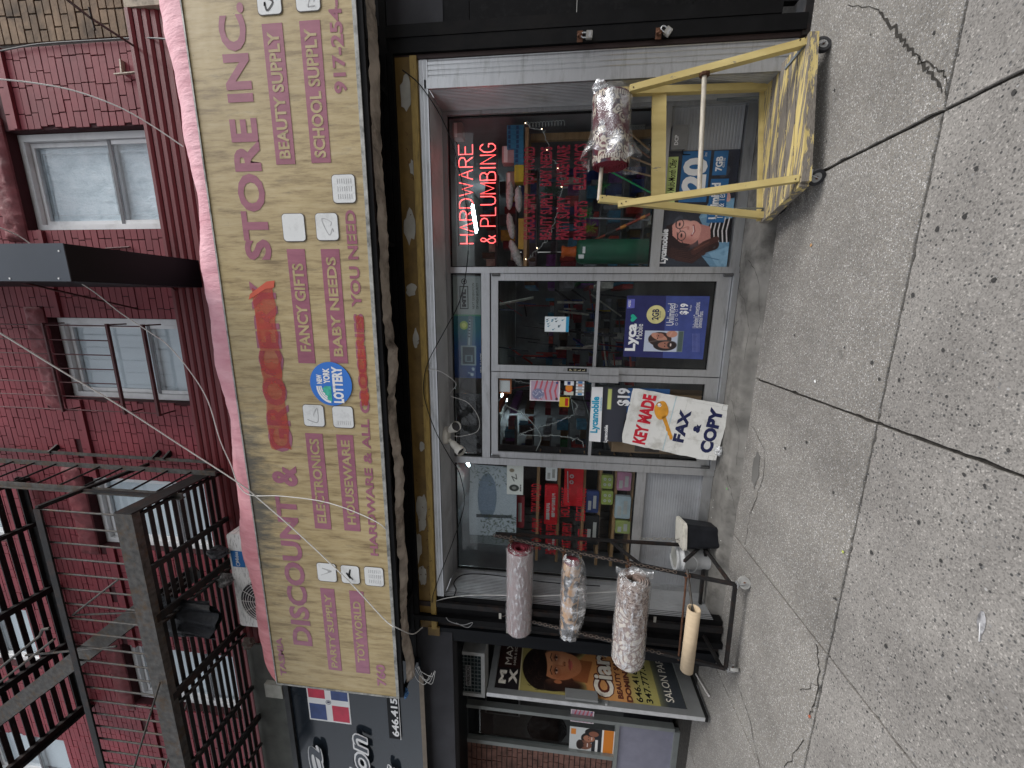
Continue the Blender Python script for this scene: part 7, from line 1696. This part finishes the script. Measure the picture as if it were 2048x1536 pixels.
cable('black cable drooping across the top of the right window', [at(805, 140, Y=-.44), at(840, 170, Y=-.45), at(880, 230, Y=-.45), at(905, 290, Y=-.45), at(925, 370, Y=-.45), at(936, 440, Y=-.45), at(935, 520, Y=-.45), at(920, 600, Y=-.45), at(890, 660, Y=-.45), at(858, 720, Y=-.44), at(848, 760, Y=-.44), at(850, 800, Y=-.44), at(870, 860, Y=-.45), at(900, 915, Y=-.46), at(920, 950, Y=-.46), at(928, 1010, Y=-.46), at(905, 1085, Y=-.46), at(880, 1150, Y=-.46), at(866, 1190, Y=-.45), at(864, 1205, Y=-.44)], .0042, wire_black, 10)
cable('pale wire curling down beside the floodlight', [at(856, 738, Y=-.42), at(885, 745, Y=-.4), at(912, 768, Y=-.3), at(900, 790, Y=-.2), at(935, 805, Y=-.15), at(957, 835, Y=-.12), at(955, 862, Y=-.12), at(925, 872, Y=-.18), at(908, 872, Y=-.22)], .0035, M('pale_grey_wire', (.45, .45, .44), .5))
cable('pale cord hanging inside the left door glass', [at(1010, 810, Y=.06), at(1045, 828, Y=.06), at(1068, 850, Y=.06), at(1082, 875, Y=.06), at(1072, 902, Y=.06)], .004, M('pale_grey_wire', (.45, .45, .44), .5))
cable('black cable looping on the left ribbed reveal', [at(907, 1195, Y=-.38), at(912, 1180, Y=-.36), at(908, 1165, Y=-.3), at(925, 1150, Y=-.22), at(960, 1148, Y=-.18), at(1000, 1152, Y=-.2), at(1100, 1165, Y=-.22), at(1200, 1172, Y=-.24)], .006, wire_black)
cable('thin white wire crossing the left reveal behind the carpet rolls', [at(868, 1203, Y=-.41), at(900, 1195, Y=-.40), at(960, 1190, Y=-.40), at(1080, 1192, Y=-.38), at(1180, 1186, Y=-.36), at(1240, 1183, Y=-.36)], .0032, wire_white)
cable('grey wire tangle on the black post between the shops', [at(892, 1235, Y=-.46), at(900, 1243, Y=-.47), at(925, 1250, Y=-.47), at(945, 1245, Y=-.47), at(935, 1255, Y=-.46), at(912, 1246, Y=-.47)], .003, M('grey_wire', (.3, .3, .3), .5))
b = MB()
for k in range(5):
    p0 = at(832+random.uniform(-6, 6), 1336+random.uniform(-6, 6), Y=-.74); b.tube(smooth_path([p0, p0+Vector((-.06-.02*k, 0, -.02-.03*random.random())), p0+Vector((-.10-.02*k, 0, -.10-.04*random.random())), p0+Vector((-.03, 0, -.16))], 5), .002, 5)
tag(b.build('wire_tangle', M('pale_grey_wire', (.45, .45, .44), .5)), 'tangle of loose wires at the left end of the awning', 'wires')
cy_blue = M('faded_blue_rag', (.06, .16, .34), .8, 0, .4, 30, .5)
for (x, y, lb) in ((800, 1282, 'small blue rag tucked under the awning edge'), (812, 1386, 'small blue rag hanging at the left corner of the awning')):
    tag(crumple('rag', at(x, y, Y=-.74), .05, .03, .02, cy_blue, x, .5), lb, 'rag')
# old sign stay at the top right corner
b = MB(); b.tube([at(-10, 95, Y=-1.3), at(110, 0, Y=-1.5)], .006, 6)
st_ = empty('stay_wire', 'grey steel stay with turnbuckle against the brown brick wall', 'stay', (2.4, -.8, 5.6)); b = MB(); b.tube([at(110, -20, Y=-1.4), at(180, 35, Y=-1.1), at(268, 92, Y=-.46)], .008, 8); b.build('rod', rust_grey, st_); b = MB(); b.tube([at(178, 15, Y=-1.1), at(190, 60, Y=-1.1)], .007, 6); b.build('turnbuckle', rust_black, st_)
st2 = empty('wall_bracket', 'chipped cream steel bracket on the red brick wall at the top right', 'bracket', at(240, 145, Y=-.43)); b = MB(); a = at(230, 149, Y=-.43); c = at(281, 144, Y=-.43); b.beam(a, c, .008, .022, (0, 1, 0)); b.build('plate', M('chipped_cream_metal', (.5, .44, .36), .6, .1, .2, 20, .3, dirt='4a2a1a', dirt_amt=.9, dscale=30), st2); a = at(243, 120, Y=-.42); c = at(246, 148, Y=-.42); b = MB(); b.beam(a, c, .03, .012); b.build('arm', M('chipped_cream_metal', (.5, .44, .36), .6), st2)
b = MB(); b.tube([at(281, 144, Y=-.44), at(276, 115, Y=-.44), at(268, 95, Y=-.44)], .008, 8); b.build('pipe', M('grey_pipe', (.35, .34, .36), .5), st2)

# ================================================================ SMALL THINGS ON THE GROUND
fe_ = empty('feather', 'grey and white pigeon feather lying on the coarse paving slab', 'feather', G(1265, 1965) if False else G(1965, 1250))
a, c = G(1962, 1283), G(1968, 1222); b = MB(); d = (c-a); s = Vector((-d.y, d.x, 0)).normalized(); n = 26; vs = []
for i in range(n+1):
    t = i/n; p = a+d*t+Vector((0, 0, .006)); w_ = .0025 if t < .25 else .018*math.sin(math.pi*min(1, (t-.2)/.85))**.7
    vs += [p+s*w_*random.uniform(.9, 1.05)+Vector((0, 0, -.003)), p+Vector((0, 0, .003)), p-s*w_*.7*random.uniform(.85, 1.05)+Vector((0, 0, -.003))]
b.add(vs, [(3*i+j, 3*i+3+j, 3*i+4+j, 3*i+1+j) for i in range(n) for j in range(2)]); b.build('vane', M('feather_grey', (.30, .30, .31), .7, 0, .5, 40, 0), fe_)
b = MB(); b.tube([a+Vector((0, 0, .007)), a+d*.6+Vector((0, 0, .010))], .0014, 5); b.build('quill', white, fe_)
leafm = M('fresh_green_leaf', (.10, .42, .08), .5)
for (x, y, m_, lb, ct_) in ((1455, 978, leafm, 'small bright green plastic scrap on the step near the left bulkhead', 'scrap'), (1688, 1104, M('yellow_green_scrap', (.4, .45, .1), .6), 'yellow green leaf scrap on the fine paving slab', 'leaf'), (1624, 490, M('orange_scrap', (.5, .28, .12), .6), 'orange scrap on the paving in front of the right window', 'scrap'), (1622, 1536-102, M('brown_red_scrap', (.35, .1, .05), .6), 'reddish leaf scrap beside the left slab joint', 'leaf'), (1632, 762, white, 'white scrap on the paving before the doors', 'scrap')):
    p = G(x, y) if x > 1500 else at(x, y, Z=-.055); p.z += .004; b = MB(); r = .012; n = 7
    b.poly([(p.x+r*math.cos(k*.9)*random.uniform(.4, 1.1), p.y+r*math.sin(k*.9)*random.uniform(.4, 1.1), p.z+random.uniform(0, .005)) for k in range(n)], (0, 0, .001)); tag(b.build('scrap', m_), lb, ct_)
p0, p1 = at(1392, 1348, Z=-.13), at(1418, 1392, Z=-.13); b = MB(); b.tube([p0, p1], .009, 8); tag(b.build('white_stick', M('white_stick_plastic', (.6, .58, .56), .5)), 'short white stick lying on the ground under the salon door', 'stick')
